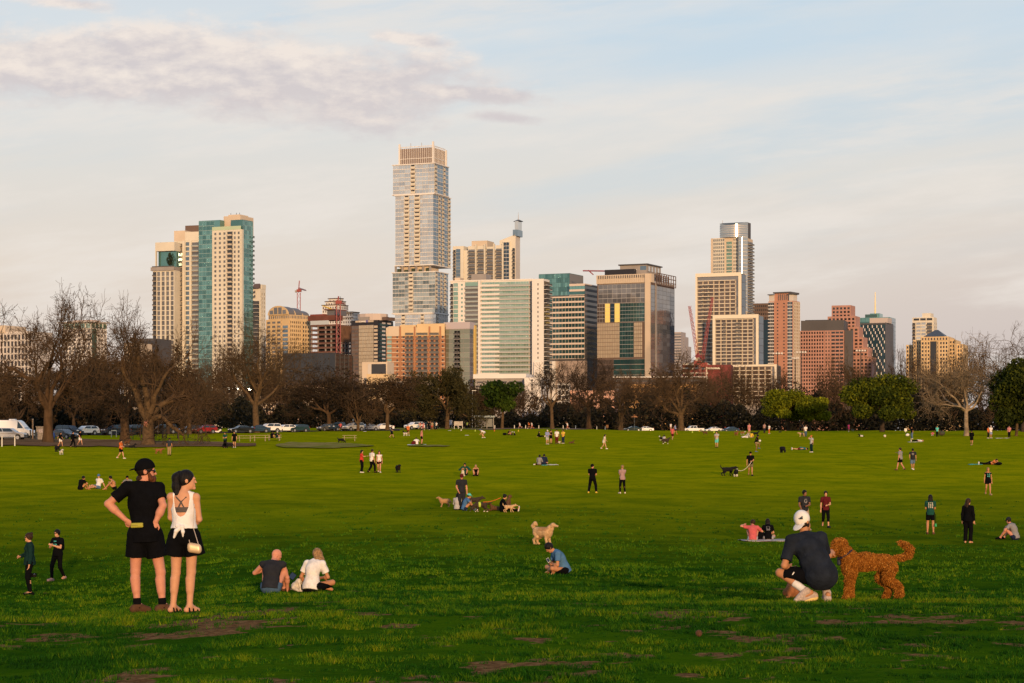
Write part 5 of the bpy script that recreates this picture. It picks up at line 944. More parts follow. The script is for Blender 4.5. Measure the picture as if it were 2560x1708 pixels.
 x = X * d; g = ground_z(x, d); H = (HY - topy) * d / F + CZ - g; f = rg.rand(n) ** 0.8; z = g + np.maximum(H, 1.0) * f
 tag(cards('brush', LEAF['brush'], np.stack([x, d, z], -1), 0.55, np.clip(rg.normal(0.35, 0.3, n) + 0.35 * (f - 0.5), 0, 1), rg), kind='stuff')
 n = 40000; X = rg.uniform(-0.34, 0.34, n); px = X * F + 1280; d = rg.uniform(600, 700, n); topy = 955 + 20 * np.sin(px * 0.013 + 2) + 14 * np.sin(px * 0.041) + 10 * np.sin(px * 0.1); topy = np.where(px < 900, 928 + 12 * np.sin(px * 0.05), topy); topy = np.where((px > 1150) & (px < 1620), topy + 35, topy); x = X * d; g = ground_z(x, d); H = (HY - topy) * d / F + CZ - g; f = rg.rand(n) ** 0.9; z = g + H * f
 tag(cards('far_scrub', LEAF['dead'], np.stack([x, d, z], -1), 0.42, rg.normal(0.3, 0.25, n), rg), kind='stuff')
trees()

# ------------------------------------------------------------------ bodies: blended solids -> one continuous surface
def A3(*v): return np.array(v, float)
def unit(v): v = np.asarray(v, float); return v / max(np.linalg.norm(v), 1e-9)
def frame(up, fw):
 """rotation matrix with columns right, forward, up"""
 u = unit(up); f = unit(np.asarray(fw) - u * np.dot(fw, u)); r = np.cross(f, u); return np.stack([r, f, u], 1)
class Solid:
 def __init__(s): s.p = []; s.cuts = []; s.sub = []
 def cone(s, a, b, ra, rb=None, k=0.02, flat=False): s.p.append(('c', A3(*a), A3(*b), ra, ra if rb is None else rb, k, flat)); return s
 def chain(s, pts, rs, k=0.02):
  for i in range(len(pts) - 1): s.cone(pts[i], pts[i + 1], rs[i], rs[i + 1], k)
  return s
 def ell(s, c, r, Rm=None, k=0.02): s.p.append(('e', A3(*c), A3(*r), np.eye(3) if Rm is None else np.asarray(Rm), k)); return s
 def cut(s, p, n): s.cuts.append((A3(*p), unit(n))); return s
 def hole(s, c, r): s.sub.append((A3(*c), A3(*r))); return s
 def mesh(s, vox):
  lo, hi = np.full(3, 1e9), np.full(3, -1e9)
  for q in s.p:
   if q[0] == 'c':
    r = max(q[3], q[4]); lo = np.minimum(lo, np.minimum(q[1], q[2]) - r); hi = np.maximum(hi, np.maximum(q[1], q[2]) + r)
   else:
    e = np.sqrt(((q[3] * q[2][None, :]) ** 2).sum(1)); lo = np.minimum(lo, q[1] - e); hi = np.maximum(hi, q[1] + e)
  lo = lo - 3.2 * vox; hi = hi + 3.2 * vox; n = np.ceil((hi - lo) / vox).astype(int) + 1
  ax = [lo[i] + vox * np.arange(n[i]) for i in range(3)]; G = np.full(n, 1.0, np.float32)
  for q in s.p:
   if q[0] == 'c': a, b, ra, rb, k = q[1:6]; m = max(ra, rb) + 2 * k + 3 * vox; l_, h_ = np.minimum(a, b) - m, np.maximum(a, b) + m
   else: c, r, Rm, k = q[1:5]; e = np.sqrt(((Rm * r[None, :]) ** 2).sum(1)) + 2 * k + 3 * vox; l_, h_ = c - e, c + e
   i0 = np.maximum(np.floor((l_ - lo) / vox).astype(int), 0); i1 = np.minimum(np.ceil((h_ - lo) / vox).astype(int) + 1, n)
   if (i1 <= i0).any(): continue
   X_, Y_, Z_ = (ax[j][i0[j]:i1[j]] for j in range(3)); Pt = np.stack(np.broadcast_arrays(X_[:, None, None], Y_[None, :, None], Z_[None, None, :]), -1)
   if q[0] == 'c':
    ba = b - a; L2 = max(ba.dot(ba), 1e-9); pa = Pt - a; h = np.clip(pa @ ba / L2, 0, 1); D = np.linalg.norm(pa - h[..., None] * ba, axis=-1) - (ra + (rb - ra) * h)
    if q[6]: D = np.maximum(D, (Pt - b) @ (ba / math.sqrt(L2)))
   else:
    l = (Pt - c) @ Rm; k0 = np.linalg.norm(l / r, axis=-1); k1 = np.linalg.norm(l / (r * r), axis=-1); D = k0 * (k0 - 1) / np.maximum(k1, 1e-6)
   sl = tuple(slice(i0[j], i1[j]) for j in range(3)); g = G[sl]
   hh = np.maximum(k - np.abs(g - D), 0) / k; G[sl] = np.minimum(g, D) - hh * hh * k * 0.25
  if s.cuts:
   Pt = np.stack(np.broadcast_arrays(ax[0][:, None, None], ax[1][None, :, None], ax[2][None, None, :]), -1)
   for p, nn in s.cuts: G = np.maximum(G, (Pt - p) @ nn)
  for c, r in s.sub:
   Pt = np.stack(np.broadcast_arrays(ax[0][:, None, None], ax[1][None, :, None], ax[2][None, None, :]), -1); l = (Pt - c) / r; k0 = np.linalg.norm(l, axis=-1); k1 = np.linalg.norm(l / r, axis=-1); G = np.maximum(G, -(k0 * (k0 - 1) / np.maximum(k1, 1e-6)))
  return nets(G.astype(np.float32), lo, vox)
def nets(G, lo, vox):
 ins = G < 0; nx, ny, nz = G.shape
 c = np.zeros((nx - 1, ny - 1, nz - 1), np.int8); offs = [(i, j, k) for i in (0, 1) for j in (0, 1) for k in (0, 1)]
 for i, j, k in offs: c += ins[i:nx - 1 + i, j:ny - 1 + j, k:nz - 1 + k]
 act = np.argwhere((c > 0) & (c < 8)); idx = np.full(c.shape, -1, np.int32); idx[tuple(act.T)] = np.arange(len(act))
 vals = np.stack([G[act[:, 0] + i, act[:, 1] + j, act[:, 2] + k] for i, j, k in offs], 1); pos = np.array(offs, float)
 S = np.zeros((len(act), 3)); N = np.zeros(len(act))
 for a in range(8):
  for b in range(a + 1, 8):
   if np.abs(pos[a] - pos[b]).sum() != 1: continue
   va, vb = vals[:, a], vals[:, b]; m = (va < 0) != (vb < 0); t = np.where(m, va / np.where(m, va - vb, 1), 0)
   S += np.where(m[:, None], pos[a] + t[:, None] * (pos[b] - pos[a]), 0); N += m
 V = lo + (act + S / np.maximum(N, 1)[:, None]) * vox; Qs = []
 for axn in range(3):
  sl0 = [slice(None)] * 3; sl1 = [slice(None)] * 3; sl0[axn] = slice(0, -1); sl1[axn] = slice(1, None)
  a, b = ins[tuple(sl0)], ins[tuple(sl1)]; e = np.argwhere(a != b); o1, o2 = [(1, 2), (2, 0), (0, 1)][axn]
  ok = (e[:, o1] > 0) & (e[:, o2] > 0) & (e[:, o1] < G.shape[o1] - 1) & (e[:, o2] < G.shape[o2] - 1); e = e[ok]; fl = a[tuple(e.T)]
  def cell(d1, d2): q = e.copy(); q[:, o1] -= d1; q[:, o2] -= d2; return idx[tuple(q.T)]
  q = np.stack([cell(1, 1), cell(0, 1), cell(0, 0), cell(1, 0)], 1); q[~fl] = q[~fl][:, ::-1]; Qs.append(q)
 return V, np.concatenate(Qs)
def folds(o, k):
 tx = bpy.data.textures.get('folds')
 if not tx: tx = bpy.data.textures.new('folds', 'CLOUDS'); tx.noise_scale = .10; tx.noise_depth = 3
 m = o.modifiers.new('folds', 'DISPLACE'); m.texture = tx; m.strength = k; m.mid_level = .45
def solid_obj(name, so, vox, m, parent):
 V, Q = so.mesh(vox)
 if len(Q) == 0: return None
 o = obj_np(name, m, V, Q, None, parent, True)
 if vox < 0.016 and name in ('shirt', 'shorts', 'trousers', 'jacket', 'tank_top', 'leggings'): folds(o, .02)
 return o
def ik(a, t, l1, l2, pole):
 a, t = A3(*a), A3(*t); d = t - a; L = np.linalg.norm(d)
 if L > (l1 + l2) * 0.998: t = a + d / L * (l1 + l2) * 0.998; d = t - a; L = np.linalg.norm(d)
 u = d / L; x = (l1 * l1 - l2 * l2 + L * L) / (2 * L); h = math.sqrt(max(l1 * l1 - x * x, 0)); p = np.asarray(pole, float); p = p - u * p.dot(u); return a + u * x + unit(p) * h, t

# ------------------------------------------------------------------ skeleton poses; the figure faces -Y, its left is +X
def pose_joints(pose, arms=('down', 'down'), head=(0, 0), fem=False, lean=None, spread=1.0):
 J = {}; f = A3(0, -1, 0); shw = 0.165 if fem else 0.19; hw = 0.088; seat = pose.startswith('sit'); LA, LB = 0.29, 0.26
 ln = 0.0; pel = A3(0, 0, 0.95); an = {'L': A3(0.10 * spread, 0.02, 0.08), 'R': A3(-0.10 * spread, 0.02, 0.08)}; kp = {'L': A3(0.15, -1, 0), 'R': A3(-0.15, -1, 0)}
 if pose == 'walk': an = {'L': A3(0.07, -0.26, 0.085), 'R': A3(-0.07, 0.30, 0.14)}; pel[2] = 0.92
 elif pose == 'walk2': an = {'L': A3(0.07, 0.26, 0.13), 'R': A3(-0.07, -0.22, 0.085)}; pel[2] = 0.92
 elif pose == 'wide': an = {'L': A3(0.24, -0.05, 0.08), 'R': A3(-0.24, 0.05, 0.08)}; pel[2] = 0.91
 elif pose == 'run': an = {'L': A3(0.07, -0.34, 0.16), 'R': A3(-0.07, 0.50, 0.42)}; pel[2] = 0.93; ln = 14
 elif pose == 'kick': an = {'L': A3(0.08, 0.02, 0.08), 'R': A3(-0.08, -0.30, 0.42)}
 elif pose == 'bend': an = {'L': A3(0.13, -0.12, 0.08), 'R': A3(-0.13, 0.16, 0.08)}; pel = A3(0, 0.12, 0.80); ln = 62
 elif pose == 'squat': pel = A3(0, 0.22, 0.34); an = {'L': A3(0.13, 0.0, 0.10), 'R': A3(-0.13, 0.0, 0.10)}; kp = {'L': A3(0.4, -1, 0.6), 'R': A3(-0.4, -1, 0.6)}; ln = 34
 elif pose == 'sit': pel = A3(0, 0, 0.13); an = {'L': A3(0.14, -0.56, 0.08), 'R': A3(-0.14, -0.52, 0.08)}; kp = {'L': A3(0.25, 0, 1), 'R': A3(-0.25, 0, 1)}; ln = 16
 elif pose == 'sit_cross': pel = A3(0, 0, 0.13); an = {'L': A3(-0.12, -0.34, 0.08), 'R': A3(0.12, -0.30, 0.08)}; kp = {'L': A3(1, -0.5, 0.25), 'R': A3(-1, -0.5, 0.25)}; ln = 20
 elif pose == 'sit_out': pel = A3(0, 0, 0.13); an = {'L': A3(0.12, -0.84, 0.07), 'R': A3(-0.10, -0.80, 0.07)}; kp = {'L': A3(0.1, 0, 1), 'R': A3(-0.1, 0, 1)}; ln = -14
 elif pose == 'sit_side': pel = A3(0, 0, 0.13); an = {'L': A3(0.45, -0.30, 0.07), 'R': A3(0.42, -0.42, 0.07)}; kp = {'L': A3(0.4, -1, 0.1), 'R': A3(-0.1, -1, 0.1)}; ln = 8
 if lean is not None: ln = lean
 s, c = math.sin(R(ln)), math.cos(R(ln)); up = A3(0, -s, c); ft = A3(0, -c, -s); J['up'], J['f'] = up, ft
 cur = 0.12 if seat else 0.0
 J['pel'] = pel; J['chest'] = pel + up * 0.34 + ft * (-0.03 * (1 if seat else 0)); up2 = unit(up + ft * (0.35 * cur / 0.12 if cur else 0.0)); J['neck'] = J['chest'] + up2 * 0.19; J['up2'] = up2
 hd = unit(up2 * 0.8 + A3(0, 0, 1) * 0.6); J['head'] = J['neck'] + hd * 0.145 + ft * 0.03
 ty, tt = R(head[0]), R(head[1]); hf = A3(0, -1, 0); hf = A3(math.sin(ty), -math.cos(ty), 0); J['hu'] = unit(A3(0, 0, 1) * math.cos(tt) + hf * math.sin(tt)); J['hf'] = unit(hf * math.cos(tt) - A3(0, 0, 1) * math.sin(tt)); J['head'] = J['head'] + hf * 0.05 * math.sin(tt) - A3(0, 0, 0.03) * abs(math.sin(tt))
 for sd, sg in (('L', 1), ('R', -1)):
  J['hip' + sd] = pel + A3(sg * hw, 0, -0.03); J['kn' + sd], J['an' + sd] = ik(J['hip' + sd], an[sd], 0.43, 0.42, kp[sd])
  shin = unit(J['an' + sd] - J['kn' + sd]); td = A3(sg * 0.25, -1, 0) if not (pose == 'run' and sd == 'R') else A3(0, -0.4, -1)
  if pose == 'sit_out': td = A3(sg * 0.3, -0.35, 0.9)
  if pose == 'sit_side': td = A3(1, -0.2, -0.1)
  if pose == 'sit_cross': td = A3(-sg * 0.9, -0.5, -0.1)
  J['to' + sd] = J['an' + sd] + unit(td) * 0.15 + A3(0, 0, -0.05 if pose != 'sit_out' else 0.05); J['to' + sd][2] = max(J['to' + sd][2], 0.028)
  sh = J['chest'] + up2 * 0.115 + A3(sg * shw, 0, 0); J['sh' + sd] = sh; a = arms[0 if sd == 'L' else 1]
  B = lambda x, y, z: A3(sg * x, y, z); pole = B(0.6, 1, -0.2)
  if not isinstance(a, str): t = sh + B(*a)
  elif a == 'down': t = sh + B(0.07, -0.03, -0.54)
  elif a == 'swingf': t = sh + B(0.05, -0.24, -0.46)
  elif a == 'swingb': t = sh + B(0.07, 0.24, -0.46)
  elif a == 'hip': t = pel + B(0.17, -0.03, 0.10); pole = B(1, 0.5, 0)
  elif a == 'pocket': t = pel + B(0.17, -0.08, -0.03); pole = B(0.7, 1, 0)
  elif a == 'front': t = J['chest'] + B(0.04, -0.30, -0.06); pole = B(0.7, 0.2, -1)
  elif a == 'waist': t = J['chest'] + B(0.02, -0.27, -0.20); pole = B(0.7, 0.2, -1)
  elif a == 'fold': t = J['chest'] + B(-0.08, -0.21, -0.03); pole = B(0.9, 0.1, -1)
  elif a == 'face': t = J['head'] + B(0.05, -0.16, -0.02); pole = B(0.8, -0.2, -1)
  elif a == 'point': t = sh + B(0.25, -0.48, 0.02); pole = B(0, 0, -1)
  elif a == 'out': t = sh + B(0.50, -0.10, -0.10); pole = B(0, 0.3, -1)
  elif a == 'up': t = sh + B(0.12, -0.10, 0.42); pole = B(1, 0, -0.5)
  elif a == 'back': t = A3(sg * 0.30, 0.34, 0.07); pole = B(0.2, 1, 0.3)
  elif a == 'knee': t = J['kn' + sd] + A3(-sg * 0.03, -0.04, 0.07); pole = B(0.9, 0.2, -0.4)
  elif a == 'lap': t = pel + B(0.04, -0.34, 0.13); pole = B(0.9, 0.3, -0.4)
  elif a == 'ground': t = A3(sg * 0.22, -0.42, 0.06); pole = B(0.6, 0.4, 0.2)
  elif a == 'run1': t = sh + B(0.0, -0.30, -0.20); pole = B(0.3, 0.6, -1)
  elif a == 'run2': t = sh + B(0.12, 0.18, -0.30); pole = B(0.5, 1, -0.2)
  else: raise ValueError(a)
  J['el' + sd], J['wr' + sd] = ik(sh, t, LA, LB, pole)
 return J
def scaled(J, s, yaw):
 c, sn = math.cos(R(yaw)), math.sin(R(yaw)); M = np.array([[c, -sn, 0], [sn, c, 0], [0, 0, 1]]); D = {}
 for k, v in J.items(): D[k] = M @ v if k in ('up', 'f', 'up2', 'hf', 'hu') else M @ v * s
 return D
def torso(so, J, s, o, fem, low=0.0, k=0.05):
 T = frame(J['up'], J['f']); T2 = frame(J['up2'], J['f']); f = J['f']
 wp, ww, wc = (0.168, 0.118, 0.140) if fem else (0.160, 0.140, 0.168)
 so.ell(J['pel'] - J['up'] * 0.01 * s - f * 0.012 * s, (s * wp + o, s * 0.115 + o, s * 0.135 + o), T, k * s)
 so.ell((J['pel'] * 0.52 + J['chest'] * 0.48), (s * ww + o, s * 0.098 + o, s * 0.20 + o), T, k * s)
 so.ell(J['chest'] + J['up2'] * 0.0, (s * wc + o, s * 0.112 + o, s * 0.185 + o), T2, k * s)
 if fem:
  for sd in 'LR': q = J['chest'] + (J['sh' + sd] - J['chest']) * 0.42 + f * 0.075 * s - J['up2'] * 0.03 * s; so.ell(q, (s * 0.058 + o,) * 3, None, 0.03 * s)
 r = 0.050 if fem else 0.060
 so.cone(J['shL'], J['shR'], s * r + o, None, k * s); m = (J['shL'] + J['shR']) / 2 + J['up2'] * 0.04 * s; so.cone(J['chest'] + J['up2'] * 0.1 * s, m, s * 0.085 + o, s * 0.062 + o, k * s)
 return so
def body_solid(J, s, fem, fing):
 so = torso(Solid(), J, s, 0.0, fem); f = J['f']; Hh = frame(J['hu'], J['hf']); hf, hu, hr = J['hf'], J['hu'], Hh[:, 0]; h = J['head']; g = 0.96 if fem else 1.0
 so.cone(J['neck'], h - hu * 0.03 * s - hf * 0.012 * s, s * 0.056 * g, s * 0.053 * g, 0.03)
 so.ell(h + hu * 0.025 * s - hf * 0.008 * s, (s * 0.076 * g, s * 0.097 * g, s * 0.098 * g), Hh, 0.02); so.ell(h + hf * 0.030 * s - hu * 0.045 * s, (s * 0.057 * g, s * (0.056 if fem else 0.062), s * 0.075 * g), Hh, 0.03)
 so.cone(h + hf * 0.088 * s + hu * 0.005 * s, h + hf * (0.102 if fem else 0.108) * s - hu * 0.026 * s, s * 0.009, s * (0.010 if fem else 0.013), 0.012); so.cone(h + hf * 0.086 * s + hu * 0.022 * s - hr * 0.03 * s, h + hf * 0.086 * s + hu * 0.022 * s + hr * 0.03 * s, s * 0.013, None, 0.012)
 so.ell(h + hf * 0.072 * s - hu * 0.095 * s, (s * 0.022, s * 0.02, s * 0.02), Hh, 0.02); so.cone(h + hf * 0.082 * s - hu * 0.062 * s - hr * 0.016 * s, h + hf * 0.082 * s - hu * 0.062 * s + hr * 0.016 * s, s * 0.008, None, 0.012)
 for e in (-1, 1): so.ell(h + hr * e * 0.077 * s * g - hf * 0.012 * s - hu * 0.008 * s, (s * 0.012, s * 0.022, s * 0.032), Hh, 0.008)
 for sd in 'LR':
  sh, el, wr = J['sh' + sd], J['el' + sd], J['wr' + sd]; q = 0.86 if fem else 1.0
  so.cone(sh, el, s * 0.053 * q, s * 0.040 * q, 0.03); d = unit(wr - el); so.cone(el, el + d * 0.09 * s, s * 0.041 * q, s * 0.044 * q, 0.02); so.cone(el + d * 0.07 * s, wr, s * 0.043 * q, s * 0.028 * q, 0.03)
  n = np.cross(d, J['up']); n = unit(n) if np.linalg.norm(n) > 0.2 else J['f']; n = J.get('palm' + sd, n); n = unit(n - d * n.dot(d)); b = np.cross(d, n); inward = unit(J['chest'] - wr); 
  if n.dot(inward) < 0 and 'palm' + sd not in J: n = -n
  Hm = np.stack([b, d, n], 1); so.ell(wr + d * 0.05 * s, (s * 0.040 * q, s * 0.055, s * 0.019), Hm, 0.02)
  th = J['f'].dot(b); tb = b if th >= 0 else -b
  if fing:
   for i, L in enumerate((0.068, 0.078, 0.072, 0.056)):
    o_ = wr + d * 0.092 * s + tb * (0.028 - 0.0185 * i) * s * q; a1 = o_ + (d * 0.85 + n * 0.35) * L * 0.55 * s; a2 = a1 + (d * 0.5 + n * 0.85) * L * 0.5 * s; so.cone(o_, a1, s * 0.0098, s * 0.0088, 0.006); so.cone(a1, a2, s * 0.0088, s * 0.0072, 0.004)
   o_ = wr + d * 0.03 * s + tb * 0.034 * s; a1 = o_ + (d * 0.6 + tb * 0.6 + n * 0.2) * 0.045 * s; so.cone(o_, a1, s * 0.012, s * 0.0105, 0.008); so.cone(a1, a1 + (d * 0.8 + n * 0.4) * 0.032 * s, s * 0.0102, s * 0.008, 0.004)
  else:
   for i in (-1.5, -0.5, 0.5, 1.5): o_ = wr + d * 0.09 * s + tb * 0.019 * i * s; so.cone(o_, o_ + (d * 0.8 + n * 0.5) * (0.075 - 0.006 * abs(i)) * s, s * 0.011, s * 0.009, 0.01)
   so.cone(wr + d * 0.03 * s + tb * 0.03 * s, wr + d * 0.075 * s + tb * 0.058 * s, s * 0.013, s * 0.01, 0.01)
  hp, kn, an, to = J['hip' + sd], J['kn' + sd], J['an' + sd], J['to' + sd]; q = 0.97
  so.cone(hp, kn, s * 0.088 * q, s * 0.056 * q, 0.05); d = unit(an - kn); bk = unit(np.cross(np.cross(d, unit(to - an)), d)); so.cone(kn, an, s * 0.053 * q, s * 0.036 * q, 0.03); so.cone(kn + d * 0.09 * s - bk * 0.018 * s, kn + d * 0.21 * s - bk * 0.012 * s, s * 0.048 * q, s * 0.036 * q, 0.05)
  t = unit(to - an); hl = an - unit(A3(t[0], t[1], 0)) * 0.045 * s + unit(d) * 0.045 * s; so.cone(an, hl, s * 0.036, s * 0.030, 0.02); so.cone(hl, to, s * 0.032, s * 0.028, 0.02); so.cone(an + t * 0.02 * s, to, s * 0.036, s * 0.026, 0.02)
 return so
def lerp(a, b, t): return a + (b - a) * t
def garment_top(J, s, o, fem, kind):
 so = torso(Solid(), J, s, o + 0.006 * s, fem); hem = {'tee': 0.10, 'long': 0.10, 'tank': 0.07, 'crop': -0.05, 'vest': 0.06, 'tunic': 0.2}.get(kind, 0.1)
 so.cone(lerp(J['pel'], J['chest'], 0.2), J['pel'] - J['up'] * (hem + 0.03) * s, s * (0.135 if fem else 0.142) + o, s * (0.155 if fem else 0.155) + o, 0.05)
 if kind == 'tunic': so.cone(J['pel'], J['pel'] - J['up'] * 0.26 * s, s * 0.15, s * 0.19, 0.05)
 for sd in 'LR':
  if kind in ('tee', 'tunic'): e = lerp(J['sh' + sd], J['el' + sd], 0.66); so.cone(J['sh' + sd], e, s * 0.058 + o, s * 0.060 + o, 0.03, True)
  elif kind == 'long': so.cone(J['sh' + sd], J['el' + sd], s * 0.057 + o, s * 0.047 + o, 0.03); so.cone(J['el' + sd], lerp(J['el' + sd], J['wr' + sd], 0.95), s * 0.048 + o, s * 0.038 + o, 0.03, True)
 so.cut(J['pel'] - J['up'] * hem * s, -J['up']); so.cut(J['neck'] + J['up2'] * (0.030 if kind in ('tee', 'long', 'tunic') else -0.045) * s, J['up2'] + (J['f'] * 0.12 if kind != 'tank' else J['f'] * 0.1)); return so
def garment_bottom(J, s, o, fem, kind):
 so = Solid(); T = frame(J['up'], J['f']); so.ell(J['pel'] - J['up'] * 0.01 * s - J['f'] * 0.012 * s, (s * (0.172 if fem else 0.164) + o, s * 0.120 + o, s * 0.15 + o), T, 0.05 * s); so.cone(J['pel'], J['pel'] + J['up'] * 0.1 * s, s * 0.12 + o, s * 0.115 + o, 0.05)
 for sd in 'LR':
  hp, kn, an = J['hip' + sd], J['kn' + sd], J['an' + sd]
  if kind in ('shorts', 'short_shorts', 'long_shorts'):
   t = {'shorts': 0.70, 'short_shorts': 0.48, 'long_shorts': 0.95}[kind]; e = lerp(hp, kn, t); so.cone(hp, e, s * 0.094 + o, s * (0.096 - 0.022 * t) + o, 0.04, True)
  elif kind == 'skirt': so.cone(J['pel'], lerp(hp, kn, 0.75), s * 0.13, s * 0.16, 0.06, True)
  elif kind == 'capri': so.cone(hp, kn, s * 0.090 + o, s * 0.060 + o, 0.04); so.cone(kn, lerp(kn, an, 0.55), s * 0.060 + o, s * 0.050 + o, 0.03, True)
  else:
   w_ = 0.0 if kind == 'leggings' else 0.012; so.cone(hp, kn, s * (0.090 + w_) + o, s * (0.058 + w_) + o, 0.04); d = unit(an - kn); so.cone(kn, lerp(kn, an, 0.97), s * (0.057 + w_) + o, s * (0.038 + w_ * 1.6) + o, 0.03, True)
   if kind == 'flares': so.cone(lerp(kn, an, 0.3), an, s * 0.055, s * 0.085, 0.03, True)
 so.cut(J['pel'] + J['up'] * 0.07 * s, J['up']); return so
def shoes_solid(J, s, o, sd, sock=0.0):
 so = Solid(); an, to, kn = J['an' + sd], J['to' + sd], J['kn' + sd]; d = unit(an - kn); t = unit(to - an); hl = an - unit(A3(t[0], t[1], 0)) * 0.048 * s + d * 0.048 * s
 so.cone(hl, to, s * 0.036 + o, s * 0.033 + o, 0.02); so.cone(an + d * 0.012 * s, to, s * 0.036 + o, s * 0.028 + o, 0.03); so.cone(an + d * 0.012 * s, hl, s * 0.038 + o, s * 0.036 + o, 0.02); so.cut(an - d * 0.004 * s, -d); return so
def hair_solid(J, s, o, kind):
 so = Solid(); Hh = frame(J['hu'], J['hf']); hf, hu, hr = J['hf'], J['hu'], Hh[:, 0]; h = J['head']; bk = -hf; o = o * 0.6 + 0.008 * s
 so.ell(h + hu * 0.028 * s - hf * 0.014 * s, (s * 0.077 + o, s * 0.096 + o, s * 0.098 + o), Hh, 0.02)
 if kind in ('long', 'wavy'):
  z = 0.36 if kind == 'long' else 0.27
  for e in (-0.9, -0.3, 0.3, 0.9): a = h + hr * e * 0.055 * s + bk * 0.045 * s + hu * 0.02 * s; so.chain([a, a + bk * 0.03 * s - hu * 0.15 * s + hr * e * 0.015 * s, a + bk * 0.045 * s - hu * z * s + hr * e * 0.02 * s], [s * 0.045, s * 0.042, s * 0.020], 0.03)
  so.cut(h + hf * 0.052 * s, hf - hu * 0.6)
 elif kind == 'curly':
  for e in range(14): a = e * 0.9; so.ell(h + hr * math.cos(a) * 0.075 * s + bk * (0.05 + 0.05 * math.sin(a * 1.7)) * s + hu * (0.03 - 0.017 * e) * s, (s * 0.05,) * 3, None, 0.02)
  so.cut(h + hf * 0.05 * s, hf - hu * 0.5)
 else:
  so.cut(h + hf * 0.048 * s - hu * 0.01 * s, hf * 0.9 - hu * 0.75); so.cut(h - hu * 0.075 * s, -hu)
 return so
def pony_solid(J, s, kind):
 so = Solid(); hf, hu = J['hf'], J['hu']; h = J['head']; bk = -hf
 if kind == 'pony': a = h + bk * 0.10 * s + hu * 0.07 * s; so.chain([a, a + bk * 0.055 * s - hu * 0.05 * s, a + bk * 0.045 * s - hu * 0.19 * s, a + bk * 0.02 * s - hu * 0.29 * s], [s * 0.028, s * 0.040, s * 0.036, s * 0.012], 0.02)
 else: so.ell(h + bk * 0.085 * s + hu * 0.115 * s, (s * 0.042,) * 3, None, 0.02)
 return so
def cap_solids(J, s, o, brim):
 Hh = frame(J['hu'], J['hf']); hf, hu = J['hf'], J['hu']; h = J['head']; so = Solid(); o = o * 0.6 + 0.014 * s
 so.ell(h + hu * 0.030 * s - hf * 0.010 * s, (s * 0.077 + o, s * 0.098 + o, s * 0.098 + o), Hh, 0.02); dirn = hf * brim; so.cut(h + hu * 0.022 * s + dirn * 0.0, -hu - dirn * 0.15)
 b = Solid(); Rb = frame(unit(hu + dirn * 0.25), hf); b.ell(h + hu * 0.022 * s + dirn * 0.115 * s, (s * 0.070, s * 0.078, max(0.008 * s, o * 0.5)), Rb, 0.01); return so, b
SKIN = {'light': (0.50, 0.25, 0.14), 'tan': (0.41, 0.185, 0.085), 'brown': (0.20, 0.085, 0.042), 'pink': (0.50, 0.215, 0.135)}
COLR = dict(black=(0.0045, 0.0045, 0.0055), charcoal=(0.022, 0.023, 0.028), slate=(0.03, 0.035, 0.046), white=(0.68, 0.64, 0.60), cream=(0.60, 0.52, 0.42), grey=(0.22, 0.21, 0.21), lgrey=(0.38, 0.36, 0.35), red=(0.46, 0.045, 0.03), orange=(0.55, 0.13, 0.03), coral=(0.50, 0.10, 0.10), maroon=(0.09, 0.012, 0.014), navy=(0.015, 0.022, 0.05), blue=(0.06, 0.14, 0.28), steel=(0.07, 0.16, 0.29), teal=(0.02, 0.13, 0.16), turq=(0.10, 0.48, 0.42), aqua=(0.08, 0.42, 0.38), green=(0.012, 0.06, 0.045), dgreen=(0.008, 0.026, 0.024), khaki=(0.30, 0.21, 0.10), tanc=(0.34, 0.24, 0.15), olive=(0.14, 0.12, 0.06), pink=(0.50, 0.20, 0.20), mauve=(0.33, 0.21, 0.20), hotpink=(0.55, 0.06, 0.18), yellow=(0.62, 0.40, 0.05), lime=(0.45, 0.55, 0.08), periw=(0.22, 0.25, 0.42), denim=(0.10, 0.16, 0.26), salmon=(0.50, 0.20, 0.15), brown=(0.09, 0.045, 0.025), jeans=(0.05, 0.09, 0.15),
   h_black=(0.010, 0.008, 0.008), h_brown=(0.040, 0.020, 0.011), h_dkbrown=(0.022, 0.012, 0.008), h_blond=(0.33, 0.19, 0.08), h_grey=(0.25, 0.21, 0.19), h_red=(0.14, 0.05, 0.02))
def cmat(c, fab='cloth'): return mat(fab + '_' + c, COLR[c], bump=0.0 if fab == 'cloth' else 0.8, stretch=None if fab == 'cloth' else (1, 1, 0.12), rough=0.9 if fab == 'cloth' else 0.55, spec=0.03 if fab == 'cloth' else 0.12, nscale=9.0 if fab == 'cloth' else 45.0, var=0.22 if fab == 'cloth' else 0.6)
PEOPLE_N = [0]
